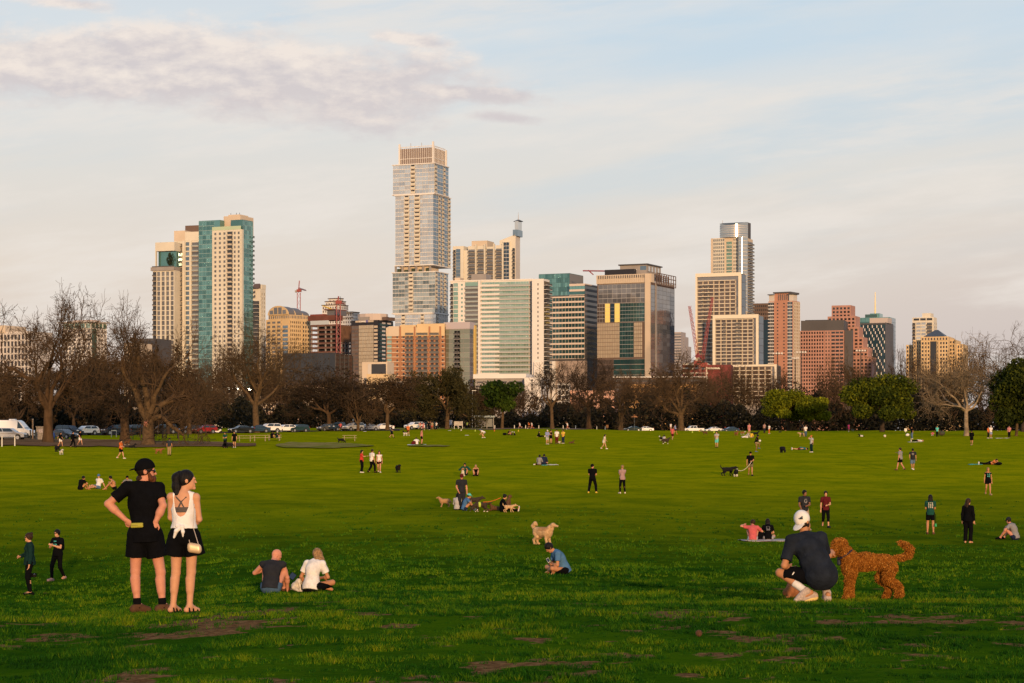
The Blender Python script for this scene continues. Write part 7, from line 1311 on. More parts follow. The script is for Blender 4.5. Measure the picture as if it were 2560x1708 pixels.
def doodle():
 base, d = at(2168, 1499); u = d / F; W_ = lambda px, py, y=0.0: A3((px - 2168) * u, y, (1499 - py) * u)
 e = empty('dog', base, 'large curly ginger dog with raised plumed tail facing the crouching man', 'dog', 'dogs on the lawn'); so = Solid(); c = u * 1.0
 so.chain([W_(2126, 1408), W_(2165, 1404), W_(2205, 1406), W_(2222, 1410)], [21 * u, 20 * u, 17 * u, 15 * u], .05); so.ell(W_(2122, 1416), A3(16, 17, 29) * u, None, .05); so.ell(W_(2216, 1412), A3(18, 16, 22) * u, None, .05)
 so.chain([W_(2126, 1398), W_(2113, 1382), W_(2104, 1370)], [20 * u, 16 * u, 13 * u], .04); so.ell(W_(2098, 1364), A3(18, 16, 15.5) * u, None, .03); so.chain([W_(2094, 1370), W_(2083, 1379), W_(2080, 1384)], [12 * u, 9 * u, 7 * u], .03); so.ell(W_(2100, 1356), A3(17, 14, 9) * u, None, .03)
 for y in (-.075, .075): so.chain([W_(2103, 1359, y), W_(2108, 1374, y * 1.35), W_(2108, 1388, y * 1.3)], [6 * u, 8 * u, 6.5 * u], .02)
 for y, dx_ in ((-.07, 0), (.08, 8)):
  so.chain([W_(2124 + dx_, 1430, y), W_(2121 + dx_, 1450, y), W_(2119 + dx_, 1475, y), W_(2118 + dx_, 1490, y), W_(2112 + dx_, 1494, y)], [13 * u, 9 * u, 8 * u, 8.5 * u, 6 * u], .03)
 for y, dx_ in ((-.08, 0), (.08, -24)):
  so.chain([W_(2222, 1420, y), W_(2216 + dx_ * .5, 1446, y), W_(2243 + dx_ * .8, 1466, y), W_(2246 + dx_, 1484, y), W_(2238 + dx_, 1494, y)], [17 * u, 12 * u, 7.5 * u, 7.5 * u, 5.5 * u], .03)
 so.chain([W_(2230, 1396), W_(2256, 1394), W_(2272, 1387), W_(2275, 1373), W_(2264, 1363), W_(2250, 1356)], [5 * u, 5 * u, 6.5 * u, 7 * u, 5.5 * u, 3.5 * u], .02)
 fm = leaf_mat('fur_ginger', [(0, (.10, .030, .004)), (.45, (.30, .105, .013)), (.8, (.50, .205, .032)), (1, (.66, .34, .08))])
 V, Q = so.mesh(.012); rg = np.random.RandomState(4); bd = obj_np('body', fm, V, Q, None, e, True); a = bd.data.attributes.new('tint', 'FLOAT', 'POINT'); a.data.foreach_set('value', np.clip(rg.normal(.3, .12, len(V)), 0, 1).astype(np.float32))
 P0, P1, P2, P3 = (V[Q[:, i]] for i in range(4)); ctr = (P0 + P1 + P2 + P3) / 4; nrm = np.cross(P2 - P0, P3 - P1); nrm /= np.maximum(np.linalg.norm(nrm, axis=1, keepdims=True), 1e-12); ar = np.linalg.norm(np.cross(P2 - P0, P3 - P1), axis=1); n = 26000; pick = rg.choice(len(Q), n, p=ar / ar.sum()); c0 = ctr[pick] + rg.normal(0, .006, (n, 3)); nn = nrm[pick]
 tail = (c0[:, 0] > (2236 - 2168) * u); L = rg.uniform(.012, .027, n) * np.where(tail, 1.7, 1.0); t = rg.normal(0, 1, (n, 3)); dirn = nn * .9 + t * .45 + np.array([.12, 0, -.45]); dirn /= np.linalg.norm(dirn, axis=1, keepdims=True); w_ = np.cross(dirn, t); w_ /= np.maximum(np.linalg.norm(w_, axis=1, keepdims=True), 1e-6); w_ *= .0055; mid = c0 + dirn * L[:, None] * .55 + nn * .006; tip = c0 + dirn * L[:, None] + t * .004 + np.array([0, 0, -.006])
 VV = np.stack([c0 - w_, c0 + w_, mid + w_ * .9, mid - w_ * .9, tip], 1).reshape(-1, 3); b = np.arange(n)[:, None] * 5; QQ = b + np.array([[0, 1, 2, 3]]); TT = b + np.array([[3, 2, 4]]); f_ = obj_np('fur', fm, VV, QQ, TT, e); a = f_.data.attributes.new('tint', 'FLOAT', 'POINT'); tt = np.clip(rg.normal(.52, .2, n) + .10 * np.sin(c0[:, 0] * 40) * np.sin(c0[:, 2] * 37 + c0[:, 1] * 30), 0, 1); a.data.foreach_set('value', np.repeat(tt, 5).astype(np.float32))
 z = Solid(); z.ell(W_(2076, 1384, -.01), A3(3.6, 4, 3) * u, None, .005); solid_obj('nose', z, .004, cmat('black'), e)
 for y in (-.062, .062): z = Solid(); z.ell(W_(2086, 1364, y), A3(2.6, 2, 2.6) * u); solid_obj('eye', z, .004, mat('eye_dark', (.01, .006, .004), .15), e)
 z = Solid(); z.ell(W_(2112, 1386), A3(24, 24, 4.5) * u, frame(unit(A3(-.55, 0, .8)), (0, 1, 0)), .01); z.cone(W_(2096, 1396, -.02), W_(2097, 1409, -.03), 4 * u, 5 * u, .01); solid_obj('collar', z, .008, mat('collar_navy', (.015, .015, .03), .6), e)
doodle()

# ------------------------------------------------------------------ everyone else
def print_patch(name, m, e, J, s, pts, back=True, dz=0.0, dist=0.13):
 """flat print on a shirt: quads given in (right, up) metres on chest or back"""
 f = J['f'] * (-1 if back else 1); r = np.cross(f, J['up2']); c = J['chest'] + f * dist * s + J['up2'] * dz * s; r = -r if False else r; mb = MB()
 for (x0, z0, x1, z1) in pts:
  P0 = lambda x, z: c - r * x * s + J['up2'] * z * s - f * (x * x) * 1.4 * s; mb.add([P0(x0, z0), P0(x1, z0), P0(x1, z1), P0(x0, z1)], [(0, 1, 2, 3)])
 mb.build(name, m, e)
def ex_love(e, J, s, v, o):
 L = {'L': [(0, 0, .2, 1), (0, 0, .8, .2)], 'O': [(0, 0, .2, 1), (.6, 0, .8, 1), (0, 0, .8, .2), (0, .8, .8, 1)], 'V': [(0, .35, .2, 1), (.6, .35, .8, 1), (.15, .15, .38, .45), (.42, .15, .65, .45), (.28, 0, .52, .22)], 'E': [(0, 0, .2, 1), (0, 0, .75, .2), (0, .4, .65, .6), (0, .8, .75, 1)]}
 pts = [(X0 + a * .085, Z0 + b * .085, X0 + c * .085, Z0 + d_ * .085) for ch, X0, Z0 in (('L', -.085, .0), ('O', .02, .0), ('V', -.085, -.13), ('E', .02, -.13)) for a, b, c, d_ in L[ch]]; print_patch('lettering', cmat('turq'), e, J, s, pts, False, 0, .165)
def ex_rows(e, J, s, v, o): rg = random.Random(1); print_patch('back_print', cmat('cream'), e, J, s, [(-.10 + c * .08, .10 - r * .032, -.10 + c * .08 + rg.uniform(.035, .06), .10 - r * .032 + .019) for c in range(3) for r in range(8) if rg.random() < .88], True, 0, .135)
def ex_print(e, J, s, v, o): rg = random.Random(2); print_patch('back_print', cmat('grey'), e, J, s, [(-.09 + rg.uniform(0, .02), .09 - r * .028, .09 - rg.uniform(0, .03), .09 - r * .028 + .015) for r in range(7)], True, 0, .14)
def ex_circle(e, J, s, v, o): print_patch('back_print', cmat('lgrey'), e, J, s, [(.07 * math.cos(a) - .012, .07 * math.sin(a) - .012, .07 * math.cos(a) + .012, .07 * math.sin(a) + .012) for a in [i * .45 for i in range(14)]] + [(-.03, -.02, .03, .02)], True, .02, .14)
def ex_front(c): return lambda e, J, s, v, o: print_patch('chest_print', cmat(c), e, J, s, [(-.07, -.06, -.03, .05), (-.03, -.09, .05, -.05), (.03, -.05, .07, .02), (-.05, .06, .06, .085)], False, 0, .145)
def ex_glass(e, J, s, v, o): glasses(e, J, s, v, o)
def ex_both(*fs):
 def f(e, J, s, v, o):
  for g in fs: g(e, J, s, v, o)
 return f
def ex_pack(c):
 def f(e, J, s, v, o):
  z = Solid(); b = J['chest'] - J['f'] * .19 * s; z.cone(b + J['up'] * .08 * s, b - J['up'] * .16 * s, .10 * s, .115 * s, .03); solid_obj('backpack', z, v, cmat(c), e)
 return f
def ex_tied(e, J, s, v, o):
 z = Solid(); z.cone(J['pel'] + J['up'] * .07 * s, J['pel'] - J['up'] * .16 * s, s * .16, s * .21, .04, True); z.cut(J['pel'] + J['f'] * .05 * s, J['f']); solid_obj('tied_jacket', z, v, cmat('red'), e)
 z = Solid()
 for sd in 'LR': z.chain([J['pel'] + J['f'] * .15 * s + J['up'] * .04 * s, J['hip' + sd] + J['f'] * .15 * s - J['up'] * .1 * s], [.03 * s, .02 * s], .02)
 solid_obj('tied_sleeve', z, v, cmat('red'), e)
def ex_stripe(c='white'):
 def f(e, J, s, v, o):
  for sd in 'LR':
   z = Solid(); r = unit(J['hip' + sd] - J['pel']); r = unit(A3(r[0], r[1], 0)); z.chain([J['hip' + sd] + r * .09 * s, J['kn' + sd] + r * .062 * s, J['an' + sd] + r * .045 * s], [.016 * s, .014 * s, .012 * s], .01); solid_obj('side_stripe', z, v * .8, cmat(c), e)
 return f
def bare_feet(e, J, s, v, o): pass
def ex_ombre(e, J, s, v, o):
 z = Solid(); h, hf, hu = J['head'], J['hf'], J['hu']; r = np.cross(hf, hu)
 for q in (-.8, -.2, .4, .9): a = h - hf * .06 * s - hu * .16 * s + r * q * .06 * s; z.chain([a, a - hu * .13 * s - hf * .01 * s + r * q * .02 * s], [.044 * s, .018 * s], .03)
 solid_obj('hair_ends', z, v, cmat('h_blond', 'hair'), e)
p = person
# -- within sixty metres
p('bald man in charcoal sleeveless shirt sitting on the grass, leaning toward the blonde woman', 677, 1483, 1.78, 172, 'sit', ('tank', 'charcoal'), ('pants', 'jeans'), 'brown', ('bald', ''), 'pink', ('knee', 'ground'), (115, 35), lean=22, group='people sitting on the grass')
e, J = p('woman in white T-shirt with long streaked blonde hair, sitting and holding a phone', 779, 1480, 1.72, 160, 'sit_cross', ('tee', 'white'), ('pants', 'black'), None, ('long', 'h_blond'), 'tan', ((.10, -.16, -.44), 'lap'), (-155, 25), fem=True, lean=18, group='people sitting on the grass')
dog('small black and white dog with striped coat sitting beside the woman in white', 748, 1479, 0.30, 60, 'white', 'sit', 'out', 'prick', 'black', lambda c: (c[:, 2] > .48) & (c[:, 1] > -.26), group='dogs on the lawn')
p('man in blue T-shirt sitting cross legged and looking down, black trousers, bare feet', 1410, 1436, 1.76, -78, 'sit_cross', ('tee', 'steel'), ('pants', 'black'), None, ('short', 'h_black'), 'tan', ('lap', 'lap'), (-78, 48), lean=26, group='people sitting on the grass')
p('man in grey T-shirt and black cap sitting with knees up at the right edge', 2538, 1350, 1.78, -128, 'sit', ('tee', 'grey'), ('pants', 'navy'), 'black', ('cap', 'charcoal'), 'pink', ('knee', 'knee'), (-150, 5), lean=18, group='people sitting on the grass')
p('woman dressed in black with long brown hair fading to blonde, standing barefoot', 2420, 1358, 1.70, 150, 'stand', ('long', 'black'), ('flares', 'black'), None, ('long', 'h_brown'), 'light', ('down', 'down'), (120, 8), fem=True, extra=ex_ombre, group='people standing on the lawn')
p('woman in dark green printed T-shirt and black shorts standing with her back turned, black hair', 2326, 1336, 1.64, 170, 'stand', ('tee', 'green'), ('shorts', 'black'), 'brown', ('wavy', 'h_black'), 'tan', ('waist', 'waist'), (170, 0), fem=True, extra=ex_rows, spread=1.3, group='people standing on the lawn')
p('woman in dark green jacket and black leggings with a hair bun, facing left', 74, 1488, 1.70, -72, 'stand', ('long', 'dgreen'), ('leggings', 'black'), 'black', ('bun', 'h_brown'), 'light', ('down', 'waist'), (-75, 0), fem=True, extra=ex_glass, group='people walking on the lawn')
p('person in black T-shirt with turquoise print, black leggings and backpack, arms raised to chest', 144, 1452, 1.68, -25, 'walk2', ('tee', 'black'), ('leggings', 'black'), 'mauve', ('short', 'h_black'), 'light', ('front', 'front'), (-30, 0), fem=True, extra=ex_both(ex_glass, ex_front('aqua'), ex_pack('black')), group='people walking on the lawn')
p('man in printed charcoal T-shirt and tan shorts walking, half hidden behind the white cap', 2011, 1326, 1.78, 15, 'walk', ('tee', 'charcoal'), ('shorts', 'tanc'), 'grey', ('short', 'h_black'), 'brown', ('waist', 'swingf'), (35, 0), extra=ex_front('grey'), group='people walking on the lawn')
p('woman in black and red patterned blouse and cropped black trousers carrying things on her arm', 2064, 1319, 1.66, 5, 'walk', ('tee', 'maroon'), ('capri', 'black'), 'charcoal', ('pony', 'h_dkbrown'), 'light', ('waist', 'down'), (0, 0), fem=True, group='people walking on the lawn')
p('person in red T-shirt sitting on the pale blanket with one hand raised', 1882, 1353, 1.72, 175, 'sit', ('tee', 'coral'), ('pants', 'lgrey'), 'white', ('short', 'h_brown'), 'pink', ((.16, -.22, .10), 'knee'), (-140, 0), group='people sitting on the grass')
p('person in black T-shirt with grey back print sitting on the blanket in pale trousers', 1920, 1351, 1.70, 178, 'sit_cross', ('tee', 'black'), ('pants', 'lgrey'), None, ('long', 'h_black'), 'light', ('lap', 'lap'), (178, 0), fem=True, extra=ex_print, lean=10, group='people sitting on the grass')
# -- middle distance
p('man in charcoal T-shirt and maroon cap standing behind the two seated women', 1154, 1275, 1.84, 8, 'stand', ('tee', 'charcoal'), ('pants', 'charcoal'), 'black', ('cap', 'maroon'), 'pink', ('down', 'pocket'), (5, 12), group='people standing on the lawn')
p('woman with very long dark hair, seated before the standing man in the maroon cap', 1143, 1275, 1.66, 165, 'sit', ('long', 'lgrey'), ('pants', 'charcoal'), None, ('long', 'h_black'), 'light', ('lap', 'lap'), (160, 0), fem=True, lean=6, group='people sitting on the grass')
p('person in blue T-shirt and turquoise cap sitting with bare knees up', 1161, 1277, 1.74, 105, 'sit', ('tee', 'blue'), ('shorts', 'navy'), 'white', ('cap', 'turq'), 'tan', ('knee', 'knee'), (110, 5), group='people sitting on the grass')
p('person in black sitting with straight legs and white shoes among several dogs', 1256, 1280, 1.70, 98, 'sit_out', ('long', 'black'), ('pants', 'black'), 'white', ('bun', 'h_black'), 'light', ('lap', 'lap'), (100, 10), fem=True, lean=4, group='people sitting on the grass')
p('man in black T-shirt and side striped trousers standing with legs wide apart, seen from behind', 1481, 1233, 1.78, 168, 'wide', ('tee', 'black'), ('pants', 'black'), 'yellow', ('capback', 'black'), 'pink', ('waist', 'waist'), (125, 0), extra=ex_stripe(), group='people standing on the lawn')
p('woman in mauve T-shirt and black leggings with a blonde bun, seen from behind', 1556, 1234, 1.68, -165, 'stand', ('tee', 'mauve'), ('leggings', 'black'), 'cream', ('bun', 'h_blond'), 'light', ('fold', 'fold'), (-135, 0), fem=True, spread=1.6, group='people standing on the lawn')
p('woman in black LOVE tank top and black shorts walking toward the camera, wavy blonde hair', 2470, 1238, 1.66, 2, 'walk', ('tank', 'black'), ('short_shorts', 'black'), 'tanc', ('wavy', 'h_blond'), 'tan', ('down', 'down'), (0, 0), fem=True, extra=ex_love, group='people walking on the lawn')
p('man in black T-shirt and khaki shorts with a white fronted cap facing the camera', 1876, 1190, 1.80, 4, 'walk', ('tee', 'black'), ('shorts', 'olive'), 'charcoal', ('cap', 'black'), 'tan', ('waist', 'down'), (0, 0), group='people walking on the lawn')
p('bearded man in grey T-shirt and black shorts pointing to the left', 2251, 1176, 1.82, -130, 'walk', ('tee', 'grey'), ('shorts', 'black'), 'brown', ('short', 'h_brown'), 'pink', ('down', (.12, -.52, -.03)), (-110, 0), group='people walking on the lawn')
p('man in charcoal T-shirt with a pale round back print and denim shorts, seen from behind', 2282, 1175, 1.74, 172, 'walk2', ('tee', 'charcoal'), ('long_shorts', 'denim'), 'white', ('short', 'h_black'), 'tan', ('swingb', 'down'), (175, 0), extra=ex_circle, group='people walking on the lawn')
p('woman in orange red T-shirt and black flared trousers holding one arm out', 904, 1182, 1.70, 82, 'stand', ('tee', 'red'), ('flares', 'black'), 'white', ('long', 'h_black'), 'light', ('down', (-.05, -.44, -.12)), (80, 0), fem=True, group='people standing on the lawn')
p('man in long white T-shirt and black trousers with a white side stripe', 930, 1182, 1.78, 130, 'walk2', ('tee', 'white'), ('pants', 'black'), 'black', ('short', 'h_brown'), 'light', ('down', 'down'), (120, 0), extra=ex_stripe(), group='people standing on the lawn')
p('woman in white tank top with a red jacket tied round her waist', 948, 1182, 1.68, 5, 'walk', ('tank', 'white'), ('short_shorts', 'black'), 'white', ('long', 'h_brown'), 'pink', ('down', 'down'), (5, 0), fem=True, extra=ex_tied, group='people standing on the lawn')
p('man in black T-shirt sitting with his back to the camera, leftmost of the seated friends', 201, 1225, 1.78, 140, 'sit', ('tee', 'black'), ('shorts', 'black'), None, ('short', 'h_black'), 'tan', ('knee', 'knee'), (120, 0), group='people sitting on the grass')
p('man in white T-shirt and blue cap leaning back on his hands among the seated friends', 245, 1222, 1.76, -35, 'sit_out', ('tee', 'white'), ('shorts', 'denim'), None, ('cap', 'blue'), 'light', ('back', 'back'), (0, 0), group='people sitting on the grass')
p('bare chested man in black shorts hugging his knees among the seated friends', 286, 1225, 1.78, -85, 'sit', None, ('shorts', 'black'), None, ('short', 'h_black'), 'tan', ('knee', 'knee'), (-95, 5), group='people sitting on the grass')
p('person in black cap sitting behind the bearded man, only the head showing past his shoulder', 323, 1223, 1.70, -20, 'sit', ('tee', 'grey'), ('shorts', 'charcoal'), None, ('cap', 'black'), 'tan', ('knee', 'knee'), (0, 0), group='people sitting on the grass')
p('man in dark green jacket with black hair and beard sitting facing the camera', 1163, 1188, 1.78, -5, 'sit', ('long', 'green'), ('pants', 'charcoal'), 'black', ('short', 'h_black'), 'tan', ('knee', 'knee'), (0, 5), group='people sitting on the grass')
p('blonde woman in black strapless top sitting with her face in her hands', 1190, 1190, 1.64, -2, 'sit', ('tank', 'black'), ('pants', 'maroon'), 'black', ('bun', 'h_blond'), 'light', ('face', 'face'), (0, 15), fem=True, group='people sitting on the grass')
p('woman in grey knit top with dark ponytail sitting beside the man in navy', 1348, 1163, 1.66, 165, 'sit_side', ('long', 'grey'), ('leggings', 'maroon'), 'white', ('pony', 'h_black'), 'light', ('lap', 'lap'), (170, 0), fem=True, group='people sitting on the grass')
p('man in navy pullover sitting close beside the woman in grey knit', 1359, 1162, 1.82, 172, 'sit_cross', ('long', 'navy'), ('pants', 'navy'), None, ('short', 'h_black'), 'light', ('lap', 'lap'), (-150, 0), group='people sitting on the grass')
p('woman in short white dress with dark wavy hair striding to the right', 1510, 1123, 1.62, 78, 'walk', ('tunic', 'cream'), ('short_shorts', 'cream'), 'white', ('wavy', 'h_black'), 'light', ('swingf', 'down'), (75, 0), fem=True, lean=10, group='people walking on the lawn')
p('man in grey T-shirt and turquoise shorts standing with folded arms', 1792, 1119, 1.76, -30, 'stand', ('tee', 'lgrey'), ('long_shorts', 'turq'), 'black', ('short', 'h_dkbrown'), 'light', ('fold', 'waist'), (-35, 0), group='people standing on the lawn')
p('man in black T-shirt and khaki shorts lifting a knee under a white ball', 1890, 1130, 1.78, 72, 'kick', ('tee', 'black'), ('shorts', 'khaki'), 'steel', ('short', 'h_black'), 'brown', ('waist', 'out'), (70, 25), lean=14, group='people playing on the lawn')
p('woman in pale blue T-shirt and orange cap, hand raised to her face', 2029, 1131, 1.70, -58, 'stand', ('tee', 'lgrey'), ('pants', 'dgreen'), 'white', ('cap', 'orange'), 'light', ('down', 'face'), (-60, 0), fem=True, group='people standing on the lawn')
e, J = p('person in teal shirt and maroon shorts lying face down on the grass', 1979, 1125, 1.74, 0, 'stand', ('tee', 'teal'), ('shorts', 'maroon'), 'white', ('short', 'h_black'), 'light', ('down', 'down'), (0, 0), group='people lying on the lawn'); e.rotation_euler = (R(90), 0, R(90)); e.location.z += .13
e, J = p('person in black lying on one side with crossed feet, left of the one in orange', 2446, 1162, 1.72, 0, 'stand', ('long', 'black'), ('pants', 'black'), 'white', ('curly', 'h_black'), 'tan', ('down', 'down'), (0, 0), group='people lying on the lawn'); e.rotation_euler = (R(90), 0, R(80)); e.location.z += .14
p('person in orange top lying propped on the elbows beside the one in black', 2482, 1162, 1.70, 20, 'sit_side', ('tank', 'orange'), ('shorts', 'orange'), None, ('short', 'h_black'), 'tan', ('ground', 'ground'), (0, 0), fem=True, lean=66, group='people lying on the lawn')
p('person in black hooded top walking with bare legs in front of the pale sycamore', 2429, 1114, 1.74, 165, 'walk', ('long', 'black'), ('shorts', 'black'), 'tanc', ('short', 'h_black'), 'tan', ('waist', 'waist'), (180, 25), group='people walking on the lawn')
p('child in periwinkle hooded top and grey shorts with a pale cap', 1368, 1111, 1.72, 25, 'stand', ('long', 'periw'), ('long_shorts', 'lgrey'), 'white', ('cap', 'cream'), 'light', ('waist', 'waist'), (40, 15), group='people standing on the lawn')
p('woman in black sports top and shorts standing in the group of four', 1377, 1109, 1.68, 35, 'stand', ('tank', 'black'), ('shorts', 'black'), 'black', ('pony', 'h_black'), 'light', ('waist', 'waist'), (40, 10), fem=True, group='people standing on the lawn')
p('man in white shirt under an open brown jacket and maroon trousers', 1392, 1110, 1.74, -10, 'stand', ('tee', 'white'), ('pants', 'maroon'), 'charcoal', ('short', 'h_black'), 'tan', ('down', 'down'), (-20, 0), group='people standing on the lawn')
p('person in yellow and orange top with a red backpack and navy trousers', 1408, 1109, 1.66, -30, 'stand', ('tee', 'yellow'), ('pants', 'navy'), 'white', ('short', 'h_dkbrown'), 'tan', ('waist', 'waist'), (-40, 0), extra=ex_pack('red'), group='people standing on the lawn')
p('woman in black leaning back on her hands, left of the group of four', 1349, 1093, 1.66, 75, 'sit_out', ('long', 'black'), ('pants', 'black'), 'white', ('long', 'h_black'), 'light', ('back', 'back'), (70, 0), fem=True, group='people sitting on the grass')
p('person in black hooded top sitting beside two black and white dogs', 1271, 1088, 1.74, 60, 'sit', ('long', 'black'), ('pants', 'black'), 'black', ('short', 'h_black'), 'light', ('knee', 'knee'), (80, 10), group='people sitting on the grass')
p('man in white T-shirt and blue cap bending low to the left', 1209, 1095, 1.76, -85, 'bend', ('tee', 'white'), ('shorts', 'grey'), 'white', ('cap', 'blue'), 'light', ((0, -.1, -.53), (0, -.25, -.48)), (-85, 20), group='people playing on the lawn')
p('man in salmon tank top and black shorts standing behind the seated person in white', 1054, 1111, 1.80, 110, 'stand', ('tank', 'salmon'), ('shorts', 'black'), 'black', ('short', 'h_black'), 'pink', ('down', 'down'), (100, 0), group='people standing on the lawn')
p('person in white T-shirt sitting on the pale mat', 1042, 1112, 1.70, -160, 'sit', ('tee', 'white'), ('pants', 'maroon'), None, ('short', 'h_brown'), 'light', ('knee', 'knee'), (-120, 0), group='people sitting on the grass')
p('man in navy T-shirt and black shorts walking to the right on the far lawn', 979, 1095, 1.76, 80, 'walk', ('tee', 'navy'), ('long_shorts', 'black'), 'black', ('short', 'h_dkbrown'), 'light', ('swingb', 'waist'), (90, 20), group='people walking on the lawn')
p('person in bright orange shirt and black shorts with a black and white dog', 1020, 1089, 1.76, 20, 'walk', ('tee', 'orange'), ('shorts', 'black'), 'white', ('short', 'h_brown'), 'light', ('down', 'waist'), (0, 10), group='people walking on the lawn')
p('person in orange running vest and black shorts on the left lawn', 302, 1147, 1.78, 75, 'walk', ('tee', 'orange'), ('shorts', 'black'), 'cream', ('short', 'h_black'), 'light', ('waist', 'waist'), (70, 15), group='people walking on the lawn')
p('man in slate T-shirt and tan trousers bowing his head beside the running ginger dog', 423, 1139, 1.72, 172, 'stand', ('tee', 'slate'), ('pants', 'khaki'), 'black', ('short', 'h_black'), 'tan', ('down', 'down'), (170, 30), lean=8, group='people standing on the lawn')
p('woman in black top and white shorts walking on the dirt path', 151, 1117, 1.68, 70, 'walk', ('tee', 'black'), ('shorts', 'white'), 'brown', ('long', 'h_black'), 'light', ('swingf', 'swingb'), (70, 0), fem=True, group='people walking on the dirt path')
p('person in black hooded top and black trousers walking between two people in white shorts', 182, 1119, 1.80, 60, 'walk', ('long', 'black'), ('pants', 'black'), 'black', ('short', 'h_black'), 'light', ('front', 'down'), (60, 0), group='people walking on the dirt path')
p('man in black T-shirt and white shorts walking, rightmost on the dirt path', 200, 1114, 1.76, 70, 'walk', ('tee', 'black'), ('shorts', 'white'), 'brown', ('short', 'h_black'), 'light', ('swingb', 'swingf'), (60, 0), group='people walking on the dirt path')
p('man in dark green T-shirt and black trousers with two black dogs at his feet', 563, 1120, 1.76, -25, 'stand', ('tee', 'green'), ('pants', 'black'), 'black', ('short', 'h_brown'), 'light', ('waist', 'waist'), (-30, 10), group='people standing on the lawn')
p('man in black T-shirt and black shorts standing right of the two black dogs', 586, 1119, 1.80, -10, 'stand', ('tee', 'black'), ('shorts', 'black'), 'white', ('short', 'h_black'), 'light', ('down', 'down'), (-20, 0), group='people standing on the lawn')
tb, dt_ = at(688, 1101); up_ = Vector((0, 0, .42))
p('person in black hooded top sitting on the bench of a picnic table', 679, 1101, 1.74, 150, 'sit', ('long', 'black'), ('pants', 'black'), 'black', ('short', 'h_black'), 'light', ('knee', 'out'), (150, 0), loc=at(679, 1103)[0] + Vector((0, .2, .40)), group='people at the picnic tables')
p('person in green top and white cap sitting on the bench of a picnic table', 692, 1101, 1.70, 175, 'sit', ('tee', 'dgreen'), ('shorts', 'grey'), 'white', ('cap', 'white'), 'light', ('knee', 'knee'), (160, 0), loc=at(692, 1103)[0] + Vector((0, .2, .40)), group='people at the picnic tables')
t3, d3 = at(370, 1113)
p('child in red top climbing in the fork of the broad pecan', 365, 1078, 1.25, 40, 'squat', ('tee', 'salmon'), ('shorts', 'salmon'), None, ('short', 'h_brown'), 'pink', ('up', 'front'), (20, 0), loc=Vector(((364 - 1280) / F * (d3 - .9), d3 - .9, CZ + (HY - 1067) * d3 / F)), group=None)
# -- far side
far = [('person in red top and dark shorts running past the parked cars', 851, 1078, 'run', 'coral', 'shorts', 'charcoal', 30, 'white', 0), ('person in pink top and grey shorts, leftmost runner by the white car', 1050, 1075, 'run', 'salmon', 'shorts', 'grey', 40, 'white', 0), ('person in pale pink top and red shorts running beside the white car', 1058, 1076, 'run', 'pink', 'shorts', 'coral', 30, 'white', 1), ('person in black top standing between the runners in pink', 1072, 1075, 'walk', 'black', 'pants', 'black', 20, 'white', 0), ('runner in red shorts with a tan top, arm raised', 1080, 1075, 'run', 'tanc', 'shorts', 'red', 20, 'coral', 0), ('person in white T-shirt and black trousers walking at the end of the runners', 1091, 1075, 'walk', 'white', 'pants', 'black', -40, 'black', 0),
       ('worker in lime vest and dark trousers near the notice board', 1168, 1072, 'walk', 'lime', 'pants', 'charcoal', 150, 'black', 0), ('person in white top and black shorts in front of the bus shelter', 1207, 1070.5, 'run', 'white', 'shorts', 'black', -60, 'white', 0), ('runner in white top striding left on the gravel path', 1300, 1071.5, 'run', 'white', 'short_shorts', 'white', -75, 'white', 1), ('runner in orange shirt and black shorts on the gravel path', 1323, 1073, 'run', 'orange', 'shorts', 'black', -70, 'white', 0), ('runner in white shirt and red shorts on the gravel path', 1330, 1073.4, 'run', 'white', 'shorts', 'coral', -60, 'coral', 0), ('person in white top with red shorts throwing on the far lawn', 1419, 1074.6, 'run', 'white', 'short_shorts', 'red', -50, 'white', 1),
       ('person in coral top and long maroon shorts on the far lawn', 1681, 1100, 'walk', 'coral', 'long_shorts', 'maroon', 160, 'tanc', 0), ('person in periwinkle shirt and black shorts beside the thick bare trunk', 1688, 1086, 'walk', 'periw', 'shorts', 'black', 75, 'orange', 0), ('person in white top left of the thick bare trunk', 1677, 1077, 'stand', 'white', 'shorts', 'mauve', 30, 'black', 1), ('man in pinkish T-shirt and pale shorts behind the seated pair', 1873, 1085, 'stand', 'pink', 'long_shorts', 'pink', 10, 'white', 0), ('man in grey pink T-shirt and dark trousers left of the lime green trees', 1911, 1083, 'stand', 'mauve', 'pants', 'charcoal', 30, 'black', 0), ('person in white top and orange trousers left of the lime green trees', 1923, 1085, 'walk', 'white', 'pants', 'orange', -40, 'white', 1),
       ('man in white T-shirt and jeans under the lime green trees', 2014, 1092, 'stand', 'white', 'pants', 'jeans', 10, 'black', 0), ('person in black under the left lime green tree, left of two', 1995, 1076.2, 'walk', 'black', 'shorts', 'maroon', 10, 'black', 0), ('person in dark grey under the right lime green tree, right of two', 2006, 1076.6, 'walk', 'charcoal', 'shorts', 'charcoal', 20, 'black', 0), ('girl in pink dress walking a small dog left of the biggest green tree', 2122, 1080, 'walk', 'hotpink', 'skirt', 'hotpink', 150, 'white', 1), ('man in black T-shirt and faded jeans pointing near the striped signpost', 2280, 1098, 'stand', 'black', 'pants', 'denim', -70, 'white', 0), ('woman in turquoise T-shirt and black trousers seen from behind', 2343, 1092, 'stand', 'turq', 'pants', 'black', 175, 'black', 1), ('person in orange and black right of the pale sycamore', 2470, 1096, 'stand', 'orange', 'pants', 'black', 60, 'white', 1), ('man in white T-shirt and pale blue shorts with a white cap', 2477, 1095.5, 'stand', 'white', 'long_shorts', 'periw', 20, 'white', 0), ('man in pink T-shirt and black trousers near the right edge', 2523, 1095, 'stand', 'pink', 'pants', 'black', -20, 'black', 0)]
